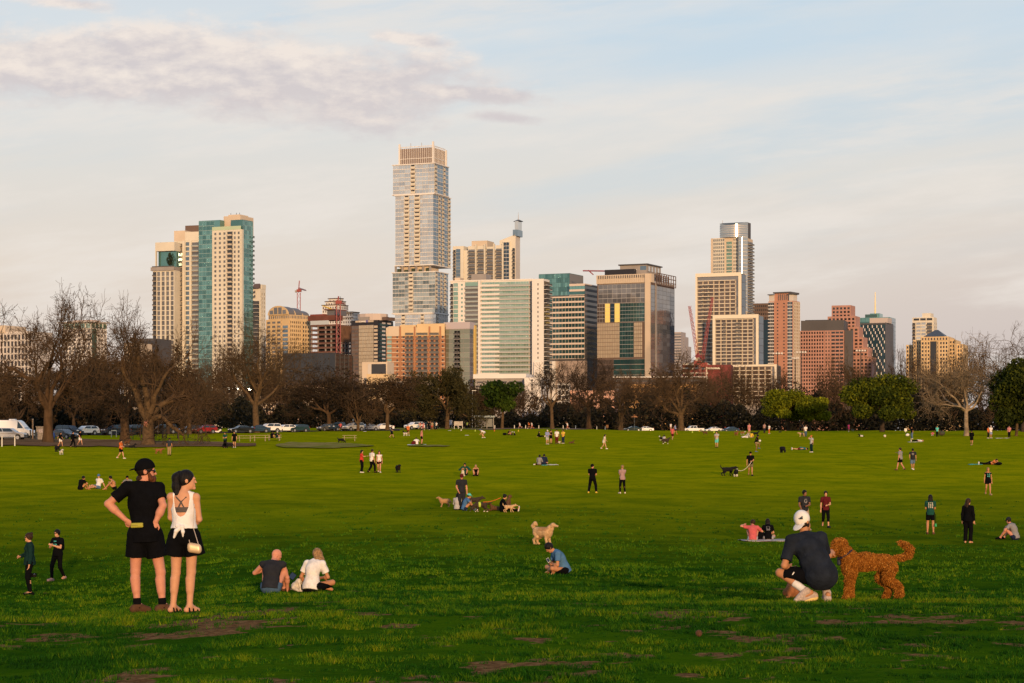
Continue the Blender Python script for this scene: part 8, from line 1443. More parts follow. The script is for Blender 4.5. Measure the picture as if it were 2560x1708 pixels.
for i, (lab, px_, py_, ps, tc_, bk, bc, yw, sh_, fm) in enumerate(far):
 arms = {'run': ('run1', 'run2'), 'walk': ('swingf', 'swingb'), 'stand': ('waist', 'down')}[ps]
 if 'throwing' in lab or 'raised' in lab: arms = ('down', 'up')
 if 'pointing' in lab: arms = ('down', 'point')
 p(lab, px_, py_, 1.66 if fm else 1.76, yw, ps, ('tee', tc_), (bk, bc), sh_, ('long' if fm else ('cap' if 'cap' in lab else 'short'), ['h_dkbrown', 'h_black', 'h_brown', 'h_blond'][i % 4] if 'cap' not in lab else 'white'), ['light', 'tan', 'pink'][i % 3], arms, (yw, 0), fem=bool(fm), group='people on the far side of the lawn')
p('person in grey top and black shorts kneeling beside a dark shaggy dog', 1660, 1107, 1.66, 165, 'squat', ('tank', 'lgrey'), ('shorts', 'black'), 'white', ('pony', 'h_black'), 'light', ('front', 'front'), (165, 10), fem=True, group='people sitting on the grass')
p('person in grey sitting on the grass with white shoes, left of the one in yellow', 1868, 1095, 1.70, -75, 'sit_out', ('long', 'lgrey'), ('pants', 'white'), 'white', ('short', 'h_dkbrown'), 'light', ('back', 'lap'), (-30, 0), group='people sitting on the grass')
p('person in bright yellow top sitting close to the one in grey', 1878, 1094.5, 1.70, 160, 'sit_cross', ('long', 'yellow'), ('pants', 'grey'), None, ('short', 'h_black'), 'tan', ('lap', 'lap'), (150, 0), group='people sitting on the grass')
p('child in hot pink top sitting beside the woman in turquoise', 2332, 1089, 1.3, -20, 'sit', ('tee', 'hotpink'), ('pants', 'white'), 'white', ('short', 'h_brown'), 'light', ('knee', 'knee'), (0, 0), group='people sitting on the grass')
e, J = p('person lying on a pale blanket at the feet of the pointing man', 2277, 1105, 1.7, 0, 'stand', ('tee', 'white'), ('pants', 'black'), 'white', ('short', 'h_blond'), 'light', ('down', 'down'), (0, 0), group='people lying on the lawn'); e.rotation_euler = (R(-90), 0, R(-90)); e.location.z += .15
# -- dogs
D = dog
D('golden fluffy dog with curled tail standing alone in mid lawn', 1357, 1362, .60, 50, 'golden', 'stand', 'curl', 'flop', 'tan', lambda c: (c[:, 2] > .47) & (c[:, 1] > -.28) & (c[:, 1] < .1), fur=1.3, headturn=12)
D('black dog with red collar coming head down toward the camera', 995, 1182, .56, 15, 'black', 'walk', 'out', 'flop', collar='red')
D('black dog with raised tail sniffing the white chested collie', 1819, 1190, .62, 84, 'black', 'walk', 'up', 'flop')
D('black and white collie in a red harness with its back turned', 1840, 1192, .48, 165, 'black', 'walk', 'up', 'prick', 'white', None, 1.2, harness='red')
D('tan woolly dog standing left of the seated group', 1112, 1268, .42, -80, 'tan', 'stand', 'down', 'flop', fur=1.25)
D('dark brindle dog in a green harness sniffing left', 1203, 1280, .48, -82, 'brindle', 'sniff', 'out', 'flop', 'white', lambda c: c[:, 2] < .06, harness='lime')
D('brown dog standing behind the person in blue', 1184, 1268, .50, 80, 'brindle', 'walk', 'out', 'prick')
D('brown dog lying left of the person in black with straight legs', 1237, 1277, .46, -60, 'brown', 'lie', 'out', 'flop')
D('cream dog with a short coat walking right in front of the person in black', 1272, 1281, .36, 85, 'golden', 'walk', 'up', 'prick')
D('large brown dog sitting behind the cream dog', 1270, 1273, .55, 150, 'brown', 'sit', 'out', 'flop')
D('fluffy black dog grazing head down in mid lawn', 1956, 1132, .56, 20, 'black', 'sniff', 'down', 'flop', fur=1.45)
D('golden dog walking left beside the man in white T-shirt', 2004, 1092, .60, -70, 'golden', 'walk', 'down', 'flop', fur=1.1)
D('small black dog alone near the lime green trees', 1950, 1083, .32, 80, 'black', 'walk', 'out', 'prick')
D('brown dog trotting left below the pickup truck', 1763, 1087, .52, -85, 'brown', 'walk', 'out', 'flop')
D('ginger dog standing left of the seated pair', 1841, 1090, .60, 30, 'red', 'stand', 'up', 'flop')
D('ginger and white dog behind the seated pair', 1856, 1087, .50, 60, 'red', 'walk', 'out', 'flop', 'white')
D('black dog with upright tail standing behind the person in yellow', 1889, 1091, .62, 85, 'black', 'stand', 'up', 'flop')
D('dark shaggy dog with pale muzzle beside the kneeling person', 1664, 1110, .58, 80, 'brindle', 'stand', 'down', 'flop', 'white', lambda c: c[:, 2] < .08, 1.3)
D('black and white dog half hidden behind the kneeling person', 1653, 1102, .46, -40, 'black', 'stand', 'up', 'prick', 'white')
D('small white dog at the feet of the group of four', 1397, 1110, .30, 75, 'white', 'walk', 'up', 'prick', 'red', lambda c: c[:, 1] < -.4)
D('brown dog lying right of the group of four', 1429, 1109, .44, 70, 'brown', 'lie', 'out', 'flop')
D('black and white dog sitting nearest the person in the black hood', 1279, 1088, .46, 40, 'black', 'sit', 'out', 'flop', 'white', lambda c: c[:, 2] > .5)
D('black and white dog sitting on the right of its twin', 1286, 1089, .46, -20, 'black', 'sit', 'out', 'flop', 'white', lambda c: c[:, 2] > .5)
D('black and white dog at the heels of the person in orange shirt', 1013, 1090, .62, -40, 'white', 'stand', 'up', 'prick', 'black', lambda c: c[:, 2] > .45)
D('black dog with raised tail sniffing near the picnic table', 852, 1108, .56, 70, 'black', 'sniff', 'up', 'flop')
D('black dog sitting left of the man in dark green', 560, 1119, .50, 40, 'black', 'sit', 'out', 'prick')
D('black dog standing between the two men in dark clothes', 574, 1121, .55, -80, 'black', 'stand', 'down', 'flop')
D('ginger dog running right toward the man in tan trousers', 397, 1135, .52, 84, 'red', 'walk', 'out', 'flop', collar='charcoal')
D('black dog lying on the dirt path', 331, 1120, .52, 75, 'black', 'lie', 'out', 'prick')
D('brown and white dog at the foot of the pecan with the spreading base', 318, 1114, .55, 60, 'brown', 'stand', 'down', 'flop', 'white', lambda c: c[:, 2] < .12)
D('black dog below the walkers on the dirt path', 143, 1130, .58, 40, 'black', 'walk', 'up', 'flop')
D('white and black dog beside the black one below the walkers', 153, 1137, .48, 30, 'white', 'walk', 'up', 'flop', 'black', lambda c: (c[:, 2] > .42) & (c[:, 1] > -.2))
D('small grey dog following the girl in pink', 2132, 1079, .38, -70, 'grey', 'stand', 'up', 'flop')
D('black and white dog lying left of the biggest green tree', 2152, 1092, .5, -85, 'black', 'lie', 'out', 'flop', 'white', lambda c: (c[:, 1] > -.1) & (c[:, 1] < .35))
D('tan and white dog sitting in front of the man in dark green jacket', 1157, 1191, .46, 10, 'tan', 'sit', 'out', 'flop', 'white', lambda c: (c[:, 1] < -.08) & (c[:, 2] < .5))
D('dark ginger dog sitting half hidden behind the shin of the crouching man', 1982, 1497, .40, 160, 'red', 'sit', 'out', 'flop', fur=1.2)

# ------------------------------------------------------------------ cars (front toward -X before the turn)
CARC = dict(white=(0.72, 0.70, 0.68), silver=(0.42, 0.42, 0.43), grey=(0.10, 0.105, 0.11), navy=(0.012, 0.020, 0.035), black=(0.008, 0.009, 0.010), red=(0.22, 0.008, 0.012), blue=(0.03, 0.06, 0.10), teal=(0.012, 0.035, 0.04))
TYRE = mat('tyre', (0.015, 0.015, 0.015), 0.9); RIM = mat('rim', (0.35, 0.35, 0.36), 0.35, metal=0.7); CGL = mat('car_glass', (0.02, 0.03, 0.035), 0.08, spec=0.9, metal=0.25); LAMP = mat('lamp_clear', (0.7, 0.7, 0.68), 0.15, spec=0.7); TAIL = mat('lamp_red', (0.3, 0.01, 0.01), 0.2); TRIM = mat('trim_black', (0.02, 0.02, 0.02), 0.6)
CARK = {  # length, width, lower body profile, cabin profile, side glass
 'hatch': (4.2, 1.76, [(-2.1, .35), (-2.1, .62), (-1.98, .78), (-1.1, .95), (2.0, 1.02), (2.08, .8), (2.1, .35)], [(-1.15, .93), (-.35, 1.44), (.9, 1.50), (1.75, 1.38), (2.02, 1.0)]),
 'sedan': (4.7, 1.80, [(-2.35, .33), (-2.35, .6), (-2.2, .76), (-1.15, .92), (1.6, 1.0), (2.25, .98), (2.35, .8), (2.35, .33)], [(-1.15, .91), (-.35, 1.38), (.65, 1.43), (1.75, 1.0)]),
 'suv': (4.6, 1.86, [(-2.3, .42), (-2.3, .8), (-2.15, .98), (-1.15, 1.1), (2.2, 1.15), (2.28, .9), (2.3, .42)], [(-1.2, 1.08), (-.5, 1.62), (1.6, 1.70), (2.05, 1.60), (2.25, 1.12)]),
 'pickup': (5.7, 1.95, [(-2.85, .5), (-2.85, .95), (-2.7, 1.08), (-1.4, 1.16), (2.85, 1.18), (2.85, .5)], [(-1.45, 1.14), (-.8, 1.82), (.75, 1.86), (.95, 1.16)]),
 'van': (5.9, 2.0, [(-2.95, .4), (-2.95, .85), (-2.75, 1.12), (-2.0, 1.35), (2.95, 1.4), (2.95, .4)], [(-2.05, 1.3), (-1.2, 2.35), (-.8, 2.6), (2.9, 2.62), (2.95, 1.38)])}
def car(label, px, py, kind, col, yaw, d=None, sc=1.0, group='cars parked along the lawn'):
 if d is None: base, d = at(px, py)
 else: X = (px - 1280) / F * d; base = Vector((X, d, float(ground_z(X, d))))
 e = empty({'van': 'camper_van', 'pickup': 'pickup_truck'}.get(kind, 'parked_car'), base, label, 'van' if kind == 'van' else ('pickup truck' if kind == 'pickup' else 'car'), group); e.rotation_euler = (0, 0, R(yaw + 90)); e.scale = (sc,) * 3
 L, W_, low, cab = CARK[kind]; pm = mat('paint_' + col, CARC[col], 0.25, spec=0.5, metal=0.35 if col in ('silver', 'grey', 'blue') else 0.0); hw = W_ / 2; xf, xr = low[0][0], low[-1][0]; wx = (xf + .85, xr - .95); wr = .34 if kind in ('hatch', 'sedan') else .38
 mb = MB(); n = len(low); pts = []
 for x, z in low: pts.append((x, z))
 vs = [(x, -hw * (0.93 if abs(x) > L / 2 - .2 else 1), z) for x, z in pts] + [(x, hw * (0.93 if abs(x) > L / 2 - .2 else 1), z) for x, z in pts]; mb.add(vs, [tuple(range(n)), tuple(range(2 * n - 1, n - 1, -1))] + [(i, n + i, n + (i + 1) % n, (i + 1) % n) for i in range(n)])
 m = len(cab); top = max(z for x, z in cab); hy = lambda z: hw * (0.97 - 0.20 * max(0, (z - cab[0][1]) / (top - cab[0][1]))); vs = [(x, -hy(z), z) for x, z in cab] + [(x, hy(z), z) for x, z in cab]; mb.add(vs, [tuple(range(m)), tuple(range(2 * m - 1, m - 1, -1))] + [(i, m + i, m + (i + 1) % m, (i + 1) % m) for i in range(m)]); mb.build('body', pm, e, bevel=0.05)
 z0 = max(cab[0][1], cab[-1][1]) + .05; z1 = top - .10
 def xat(z, side):
  ps = cab if side < 0 else cab[::-1]
  for (xa, za), (xb, zb_) in zip(ps, ps[1:]):
   if za <= z <= zb_ and zb_ > za: return xa + (xb - xa) * (z - za) / (zb_ - za)
  return ps[0][0]
 fa, fb = xat(z0, -1) + .12, xat(z1, -1) + .10; ra, rb = xat(z0, 1) - .12, xat(z1, 1) - .10
 if kind == 'van': ra, rb = -.75, -.75
 for sg in (-1, 1):
  cut = [(fa, fb)] + ([((fa + ra) / 2, (fb + rb) / 2)] if kind != 'van' else []) + [(ra, rb)]
  for (a0, a1), (b0, b1) in zip(cut, cut[1:]):
   g = .05; w_ = MB(); w_.add([(a0 + g, sg * (hy(z0) + .012), z0), (b0 - g, sg * (hy(z0) + .012), z0), (b1 - g, sg * (hy(z1) + .012), z1), (a1 + g, sg * (hy(z1) + .012), z1)], [(0, 1, 2, 3) if sg < 0 else (3, 2, 1, 0)]); w_.build('side_window', CGL, e)
  t = MB().box(fa - .02, fa + .14, sg * (hw + .02) - .08, sg * (hw + .02) + .08, z0 - .02, z0 + .12); t.build('mirror', pm, e)
 for nm, (xa, xb), sgx in (('windscreen', (xat(z0, -1), xat(z1 + .04, -1)), -1), ('rear_window', (xat(z0, 1), xat(z1 + .02, 1)), 1)):
  if kind == 'van' and sgx > 0: continue
  w_ = MB(); ya, yb = hy(z0) - .1, hy(z1) - .08; o = sgx * .025; w_.add([(xa + o, -ya, z0), (xa + o, ya, z0), (xb + o, yb, z1), (xb + o, -yb, z1)], [(0, 1, 2, 3) if sgx > 0 else (3, 2, 1, 0)]); w_.build(nm, CGL, e)
 zl = low[1][1]
 for sg in (-1, 1):
  MB().box(xf - .03, xf + .22, sg * hw * .62 - .2, sg * hw * .62 + .2, zl - .02, zl + .13).build('headlight', LAMP, e, bevel=.03); MB().box(xr - .12, xr + .02, sg * hw * .78 - .12, sg * hw * .78 + .12, .82, 1.0).build('tail_light', TAIL, e)
  for x in wx:
   y = sg * (hw - .10); w_ = MB().tube((x, y - .12, wr), (x, y + .12, wr), wr, n=20); o_ = w_.build('wheel', TYRE, e); r_ = MB().tube((x, y + sg * .121, wr), (x, y + sg * .135, wr), wr * .62, n=16); r_.build('rim', RIM, o_); a_ = MB().tube((x, y + sg * .004, wr + .02), (x, y + sg * .118, wr + .02), wr * 1.16, n=18); a_.build('wheel_arch', TRIM, e)
 MB().box(xf - .02, xf + .1, -hw * .55, hw * .55, zl - .28, zl - .10).build('grille', TRIM, e); MB().box(xf + .05, xr - .05, -hw + .03, hw - .03, low[0][1] - .10, low[0][1] + .01).build('sill', TRIM, e)
 if kind == 'pickup': MB().box(1.05, 2.75, -.8, .8, 1.10, 1.20).build('load_bed', TRIM, e); MB().box(2.86, 2.88, -.85, .85, .7, 1.1).build('tailgate', pm, e)
 if kind == 'van': MB().box(-.2, .7, -.4, .4, 2.62, 2.78).build('roof_vent', pm, e, bevel=.05)
 return e
car('white camper van with a roof vent, cut off by the left edge', 36, 1096, 'van', 'white', 82); car('silver estate car parked in front of the white camper van', 22, 1101, 'suv', 'silver', 88)
car('dark grey car with a sloping bonnet beside the blue bin', 160, 1098, 'sedan', 'grey', 55); car('dark blue estate car behind the dark grey car', 173, 1090, 'suv', 'navy', 60); car('white hatchback parked alone right of the tallest pecan', 214, 1088, 'hatch', 'white', -48)
car('black blue car half hidden by the spreading pecan trunk', 290, 1088, 'suv', 'navy', -55); car('dark car between the two left pecan trunks', 335, 1087, 'suv', 'black', -50); car('dark blue estate car right of the broad pecan trunk', 409, 1085, 'suv', 'navy', -55); car('dark blue hatchback with a silver bonnet behind the small crooked tree', 474, 1084, 'hatch', 'blue', -55); car('red hatchback, the only red car of the row', 512, 1084, 'hatch', 'red', -52)
car('black sedan left of the vase shaped tree', 603, 1083, 'sedan', 'black', -58); car('dark blue sedan partly behind the vase shaped trunk', 643, 1082, 'sedan', 'blue', -58); car('white estate car right of the vase shaped trunk', 672, 1081.5, 'suv', 'white', -56); car('white hatchback with dark windows, between the white estate and the dark teal car', 713, 1081, 'hatch', 'white', -60); car('dark teal hatchback beside a white hatchback', 746, 1080.5, 'hatch', 'teal', -56)
car('grey car left of the runner in red', 818, 1078, 'hatch', 'grey', -50); car('blue grey pickup truck behind the runner in red', 850, 1077.5, 'pickup', 'blue', -35, sc=.95); car('silver blue estate car left of the thin low forked tree', 884, 1077.5, 'suv', 'silver', -45); car('silver sedan with a dark figure behind it', 920, 1077, 'sedan', 'silver', -55); car('white sedan in front of the rounded brown tree', 957, 1076, 'sedan', 'white', -60); car('white estate car behind the runners in pink', 1036, 1074, 'suv', 'white', -50); car('dark teal van behind the runners in pink', 1072, 1073.4, 'suv', 'teal', -40)
G2 = 'cars parked behind the crest'
car('dark teal car parked under an orange parasol', 1582, 0, 'sedan', 'teal', -80, 540, group=G2); car('white sedan right of the dark teal car', 1612, 0, 'sedan', 'white', -82, 545, group=G2); car('white pickup truck parked right of the large bare tree', 1733, 0, 'pickup', 'white', -78, 545, group=G2); car('white sedan parked just right of the pickup truck', 1783, 0, 'sedan', 'white', -74, 540, group=G2); car('steel blue sedan, rightmost of the cars behind the crest', 1826, 0, 'sedan', 'blue', -74, 535, group=G2)

# ------------------------------------------------------------------ park furniture and small things
WOODP = mat('pale_wood', (0.40, 0.31, 0.19), 0.85, nscale=6, var=0.3, stretch=(0.3, 3, 3)); DWOOD = mat('green_black_paint', (0.014, 0.018, 0.016), 0.7); POSTW = mat('post_white', (0.62, 0.58, 0.50), 0.8); STEEL = mat('galvanised', (0.30, 0.31, 0.31), 0.5, metal=0.5)
def at0(px, py, d=None):
 if d is None: return at(px, py)[0]
 X = (px - 1280) / F * d; return Vector((X, d, float(ground_z(X, d))))
def table(label, px, py, m, yaw=0, L=1.9):
 e = empty('picnic_table', at0(px, py), label, 'picnic table', 'picnic tables on the lawn'); e.rotation_euler = (0, 0, R(yaw)); mb = MB()
 for i in range(5): mb.box(-L / 2, L / 2, -.36 + i * .148, -.24 + i * .148, .72, .76)
 mb.build('table_top', m, e)
 for y in (-.68, .68): b = MB(); b.box(-L / 2, L / 2, y - .13, y - .01, .42, .46); b.box(-L / 2, L / 2, y + .01, y + .13, .42, .46); b.build('bench', m, e)
 for x in (-L * .36, L * .36):
  for sg in (-1, 1): MB().tube((x, sg * .75, 0), (x, sg * .22, .72), .045, n=6).build('leg', m, e)
  MB().box(x - .03, x + .03, -.8, .8, .36, .42).build('cross_beam', m, e)
table('left one of two pale wooden picnic tables set end to end', 612, 1104, WOODP, 8); table('pale wooden picnic table in the middle, next to the seated pair', 650, 1103, WOODP, 5); table('pale wooden picnic table with two people sitting on its bench', 686, 1102, WOODP, 3); table('pale wooden picnic table standing alone near a sniffing black dog', 874, 1103, WOODP, 4)
table('dark painted picnic table between the pecan trunks', 345, 1098, DWOOD, 10); table('dark painted picnic table just right of the broad pecan trunk', 392, 1098, DWOOD, 4, 2.2); table('dark painted picnic table beside the small crooked tree', 430, 1096, DWOOD, 6, 2.2); table('dark painted picnic table nearest the red car', 458, 1095, DWOOD, 3, 2.0)
for px, py, h, lab in ((5, 1117, 1.15, 'left white post of the cable fence'), (37, 1115, 1.15, 'right white post of the cable fence')):
 e = empty('fence_post', at0(px, py), lab, 'post', 'white posts of the cable fence'); MB().tube((0, 0, -.1), (0, 0, h), .07, .06, 8).build('shaft', POSTW, e); MB().tube((0, 0, h), (0, 0, h + .04), .08, .05, 8).build('post_cap', POSTW, e)
a, b = at0(5, 1117) + Vector((0, 0, 1.0)), at0(37, 1115) + Vector((0, 0, 1.0)); mb = MB().tube(a, b, .025, n=5); tag(mb.build('fence_cable', STEEL), 'steel cable strung between the two white posts', 'cable')
BL = [(1237, 'far left'), (1258, 'right of the bus shelter'), (1286, 'left of the striding runner'), (1314, 'right of the striding runner'), (1347, 'behind the woman lying back'), (1408, 'left of the twisting dark tree'), (1439, 'between the two dark trees'), (1466, 'touching the tall dark trunk'), (1492, 'right of the tall dark trunk'), (1513, 'far right, before the wide fork tree')]
for px, w_ in BL:
 e = empty('bollard', at0(px, 1072), 'short white bollard of the gravel path, ' + w_, 'bollard', 'white bollards along the gravel path'); MB().tube((0, 0, -.1), (0, 0, .8), .10, .09, 8).build('shaft', POSTW, e); MB().tube((0, 0, .8), (0, 0, .88), .09, .04, 8).build('post_cap', POSTW, e)
def board(label, px, py, w_, h, z0, name, m, face_m, posts=2, cat='sign', d=None):
 e = empty(name, at0(px, py, d), label, cat)
 for i in range(posts): x = 0 if posts == 1 else (-w_ / 2 + w_ * i / (posts - 1)); MB().box(x - .05, x + .05, -.05, .05, -.1, z0 + h).build('post', m, e)
 MB().box(-w_ / 2, w_ / 2, -.12, -.05, z0, z0 + h).build('panel', face_m, e, bevel=.01); return e
board('pale park notice board on posts left of the bus shelter', 1146, 1072.5, 1.9, 1.0, .75, 'notice_board', POSTW, mat('notice_face', (.45, .40, .33), .8, nscale=2.5, var=.5), 3); board('small white sign on a post behind the silver blue car', 883, 1076, .32, .42, 2.0, 'road_sign', STEEL, POSTW, 1); board('white plate sign on two legs near the spreading pecan', 285, 1093, .75, .12, .95, 'plate_sign', STEEL, POSTW, 2); board('tall grey blue sign board beside the dense olive brown tree', 1127, 1072, .6, 1.2, 1.0, 'park_sign', STEEL, mat('sign_grey_blue', (.25, .28, .36), .7), 2); board('black and white striped signpost left of the pointing man', 2264, 1081, .5, .55, .2, 'trail_sign', STEEL, POSTW, 1); board('brown square sign left of the wide fork tree', 1518, 1072, .6, .7, .5, 'park_sign', mat('post_brown', (.08, .05, .03)), mat('sign_brown', (.16, .08, .035), .8), 1)
e = empty('notice_cabinet', at0(104, 1100), 'grey wooden notice cabinet beside the tallest pecan trunk', 'cabinet'); MB().box(-.65, .65, -.35, .35, 0, 1.75).build('cabinet_body', mat('weathered_grey', (.26, .22, .18), .9, nscale=3, var=.4), e, bevel=.02); MB().box(-.3, .25, -.38, -.352, .95, 1.45).build('poster', mat('poster_pale', (.42, .35, .33), .8, nscale=6, var=.4), e); MB().box(-.72, .72, -.42, .42, 1.75, 1.82).build('lid', mat('weathered_grey', (.26, .22, .18)), e)
e = empty('litter_bin', at0(132, 1099), 'blue litter bin right of the tallest pecan trunk', 'bin'); MB().tube((0, 0, 0), (0, 0, .9), .28, .30, 14).build('bin_body', mat('bin_blue', (.015, .05, .22), .5), e); MB().tube((0, 0, .9), (0, 0, .98), .31, .22, 14).build('lid', mat('bin_blue2', (.012, .03, .12), .5), e)
e = empty('tall_post', at0(82, 1100), 'tall weathered wooden post behind the white camper van', 'post'); MB().box(-.09, .09, -.09, .09, 0, 2.9).build('shaft', mat('post_wood', (.30, .20, .12), .9, nscale=4, var=.3), e); MB().box(-.11, .11, -.11, .11, 2.9, 2.95).build('post_cap', POSTW, e)
for px, lab in ((76, 'dark square bollard in front of the camper van bonnet, left'), (89, 'dark square bollard in front of the camper van bonnet, right')): e = empty('bollard', at0(px, 1101), lab, 'bollard', 'dark bollards by the camper van'); MB().box(-.08, .08, -.08, .08, 0, 1.35).build('shaft', DWOOD, e, bevel=.02); MB().box(-.09, .09, -.09, .09, 1.35, 1.38).build('post_cap', DWOOD, e)
e = empty('bus_shelter', at0(1211, 1072.2), 'small metal roofed bus shelter under the dark green crown', 'shelter')
for x in (-2.2, 2.2, .6):
 for y in (-.7, .9): MB().box(x - .06, x + .06, y - .06, y + .06, -.1, 2.65).build('post', mat('shelter_post', (.26, .24, .20), .7), e)
MB().box(-2.5, 2.5, -1.0, 1.2, 2.65, 3.15).build('roof', mat('shelter_roof', (.14, .17, .18), .5, metal=.3), e, bevel=.05); MB().box(-2.1, 2.1, .92, .96, .4, 2.4).build('back_panel', mat('shelter_back', (.05, .06, .06), .3), e); MB().box(-1.7, .2, -.78, -.74, .9, 2.2).build('map_panel', mat('map_grey', (.24, .22, .21), .7, nscale=2, var=.4), e); MB().box(-1.5, 1.8, .3, .7, .42, .48).build('bench', DWOOD, e)
e = empty('lamp_post', at0(1181, 1072.5), 'thin tall lamp post left of the bus shelter', 'lamp post'); MB().tube((0, 0, 0), (0, 0, 9.2), .09, .06, 8).build('pole', STEEL, e); MB().box(-.1, .9, -.12, .12, 9.15, 9.28).build('lamp_head', STEEL, e)
def flood(label, px, top, d, lit=False, w_=2.2):
 e = empty('floodlight_mast', Vector(((px - 1280) / F * d, d, CZ - 3)), label, 'floodlight', 'floodlight masts beyond the trees'); h = (HY - top) * d / F + 3; MB().tube((0, 0, 0), (0, 0, h), .35, .2, 8).build('pole', mat('mast_brown', (.06, .045, .04)), e)
 MB().box(-w_, w_, -.1, .1, h - 1.2, h - 1.0).build('crossbar', mat('mast_brown', (.06, .045, .04)), e)
 for i in range(4): x = -w_ * .85 + w_ * 1.7 * i / 3; MB().box(x - .4, x + .4, -.45, .1, h - 1.0, h - .3).build('lamp', mat('lamp_lit', (1, .95, .8), .3, emit=(1, .9, .7, 9.0)) if lit else mat('lamp_grey', (.38, .36, .35), .4), e)
flood('dark floodlight mast in front of the brick and white tower', 1944, 880, 900); flood('dark floodlight mast with a pale lamp before the pink granite office', 2003, 877, 900); flood('thin dark floodlight mast left of the granite wing', 1988, 892, 920, w_=1.6); flood('dark floodlight mast in front of the stepped granite wing', 2152, 873, 900); flood('lit floodlight glowing through the twigs left of the vase shaped tree', 583, 967, 700, True, 1.6); flood('lit floodlight glowing behind the vase shaped trunk', 627, 969, 700, True, .9)
e = empty('parasol', at0(1586, 0, 530), 'small orange parasol above the dark teal car', 'parasol'); MB().tube((0, 0, 0), (0, 0, 4.2), .05, n=6).build('pole', STEEL, e); MB().tube((0, 0, 3.7), (0, 0, 4.4), 1.0, .06, 10).build('canopy', mat('canopy_orange', (.45, .17, .05), .8), e)
def cloth(name, label, px, py, w_, l, m, cat, yaw=0, seed=1):
 rg = np.random.RandomState(seed); n = 9; g = np.linspace(-.5, .5, n); X_, Y_ = np.meshgrid(g * w_, g * l, indexing='ij'); Z_ = .02 + np.abs(rg.normal(0, .02, X_.shape)); V = np.stack([X_, Y_, Z_], -1).reshape(-1, 3); i = np.arange(n * n).reshape(n, n); Q = np.stack([i[:-1, :-1], i[1:, :-1], i[1:, 1:], i[:-1, 1:]], -1).reshape(-1, 4); o = obj_np(name, m, V, Q, None, None, True); o.location = at0(px, py); o.rotation_euler = (0, 0, R(yaw))
 s_ = o.modifiers.new('thick', 'SOLIDIFY'); s_.thickness = .015; z = np.array([float(ground_z(o.location.x + v[0], o.location.y + v[1])) - o.location.z for v in V]); V[:, 2] += z; o.data.vertices.foreach_set('co', V.astype(np.float32).ravel()); tag(o, label, cat); return o
cloth('picnic_blanket', 'pale patterned blanket under the people in red and black', 1912, 1353, 1.9, 1.7, mat('blanket_pale', (.48, .40, .37), .95, nscale=7, col2=(.24, .2, .2)), 'blanket', 4); cloth('exercise_mat', 'pale mat under the seated person in white and the man in salmon', 1042, 1112.8, 2.2, 1.0, mat('mat_pale', (.55, .56, .58), .8), 'mat', 0, 2); cloth('towel', 'crumpled white towel right of the couple in grey and navy', 1381, 1163, .9, .7, cmat('white'), 'towel', 10, 3); cloth('towel', 'teal towel beside the person lying in black', 2438, 1162, 1.1, .8, cmat('aqua'), 'towel', 0, 4); cloth('picnic_blanket', 'small white blanket under the person lying near the pointing man', 2288, 1105.5, 1.9, 1.2, cmat('cream'), 'blanket', 0, 5); cloth('towel', 'white towels lying right of the man in white cap', 2506, 1096, 1.9, .6, cmat('white'), 'towel', 0, 6); cloth('plastic_bag', 'turquoise bag lying beside the man in navy', 1361, 1164, .45, .3, cmat('turq'), 'bag', 20, 7)
def ball(label, px, py, r, m, cat='ball', name='ball', z=None):
 so = Solid(); so.ell((0, 0, r), (r, r, r)); V, Q = so.mesh(r / 7); o = obj_np(name, m, V, Q, None, None, True); o.location = at0(px, py) if z is None else z; tag(o, label, cat)
pk = at0(1890, 1130); ball('white football in the air above the lifted knee', 1897, 1104, .12, cmat('white'), z=pk + Vector((.38, -.1, 1.02))); ball('white ball on the grass below the biggest green tree', 2212, 1093.5, .2, cmat('cream')); ball('brown round clod lying on the bare earth in the foreground', 1747, 1592, .035, mat('clod', (.10, .045, .02), .95, nscale=30, var=.5), 'clod', 'clod')
for px, py, lab in ((1167, 1089, 'white frisbee lying on the grass left of the bending man'), (1124, 1077.3, 'white disc on the grass left of the notice board'), (912, 1079.6, 'white disc by the silver sedan')): e = MB().tube((0, 0, .02), (0, 0, .07), .35, .28, 16).build('frisbee', cmat('white')); e.location = at0(px, py); tag(e, lab, 'frisbee')
for px, py, c, lab in ((1188, 1078.5, 'lime', 'small yellow cone below the bus shelter, left'), (1236, 1078.5, 'orange', 'small orange cone below the bus shelter, right'), (1296, 1079, 'yellow', 'small yellow cone below the striding runner'), (1731, 1082, 'lime', 'small lime cone below the pickup truck'), (1748, 1079, 'yellow', 'small yellow cone at the rear of the pickup truck'), (1785, 1082, 'lime', 'small lime cone above the man with turquoise shorts'), (1153, 1077, 'cream', 'small pale cone below the notice board')): e = empty('marker_cone', at0(px, py), lab, 'cone', 'small marker cones'); MB().tube((0, 0, .02), (0, 0, .38), .13, .03, 10).build('cone_shell', cmat(c), e); MB().box(-.17, .17, -.17, .17, 0, .025).build('cone_base', cmat(c), e)
def lump(name, label, px, py, r, m, cat, z=0.0): so = Solid(); so.ell((0, 0, r[2]), r, None, .02); so.cone((-r[0] * .6, 0, r[2] * .8), (r[0] * .6, 0, r[2] * 1.1), r[2] * .7, r[2] * .6, .03); V, Q = so.mesh(min(r) / 5); o = obj_np(name, m, V, Q, None, None, True); o.location = at0(px, py) + Vector((0, 0, z)); tag(o, label, cat)
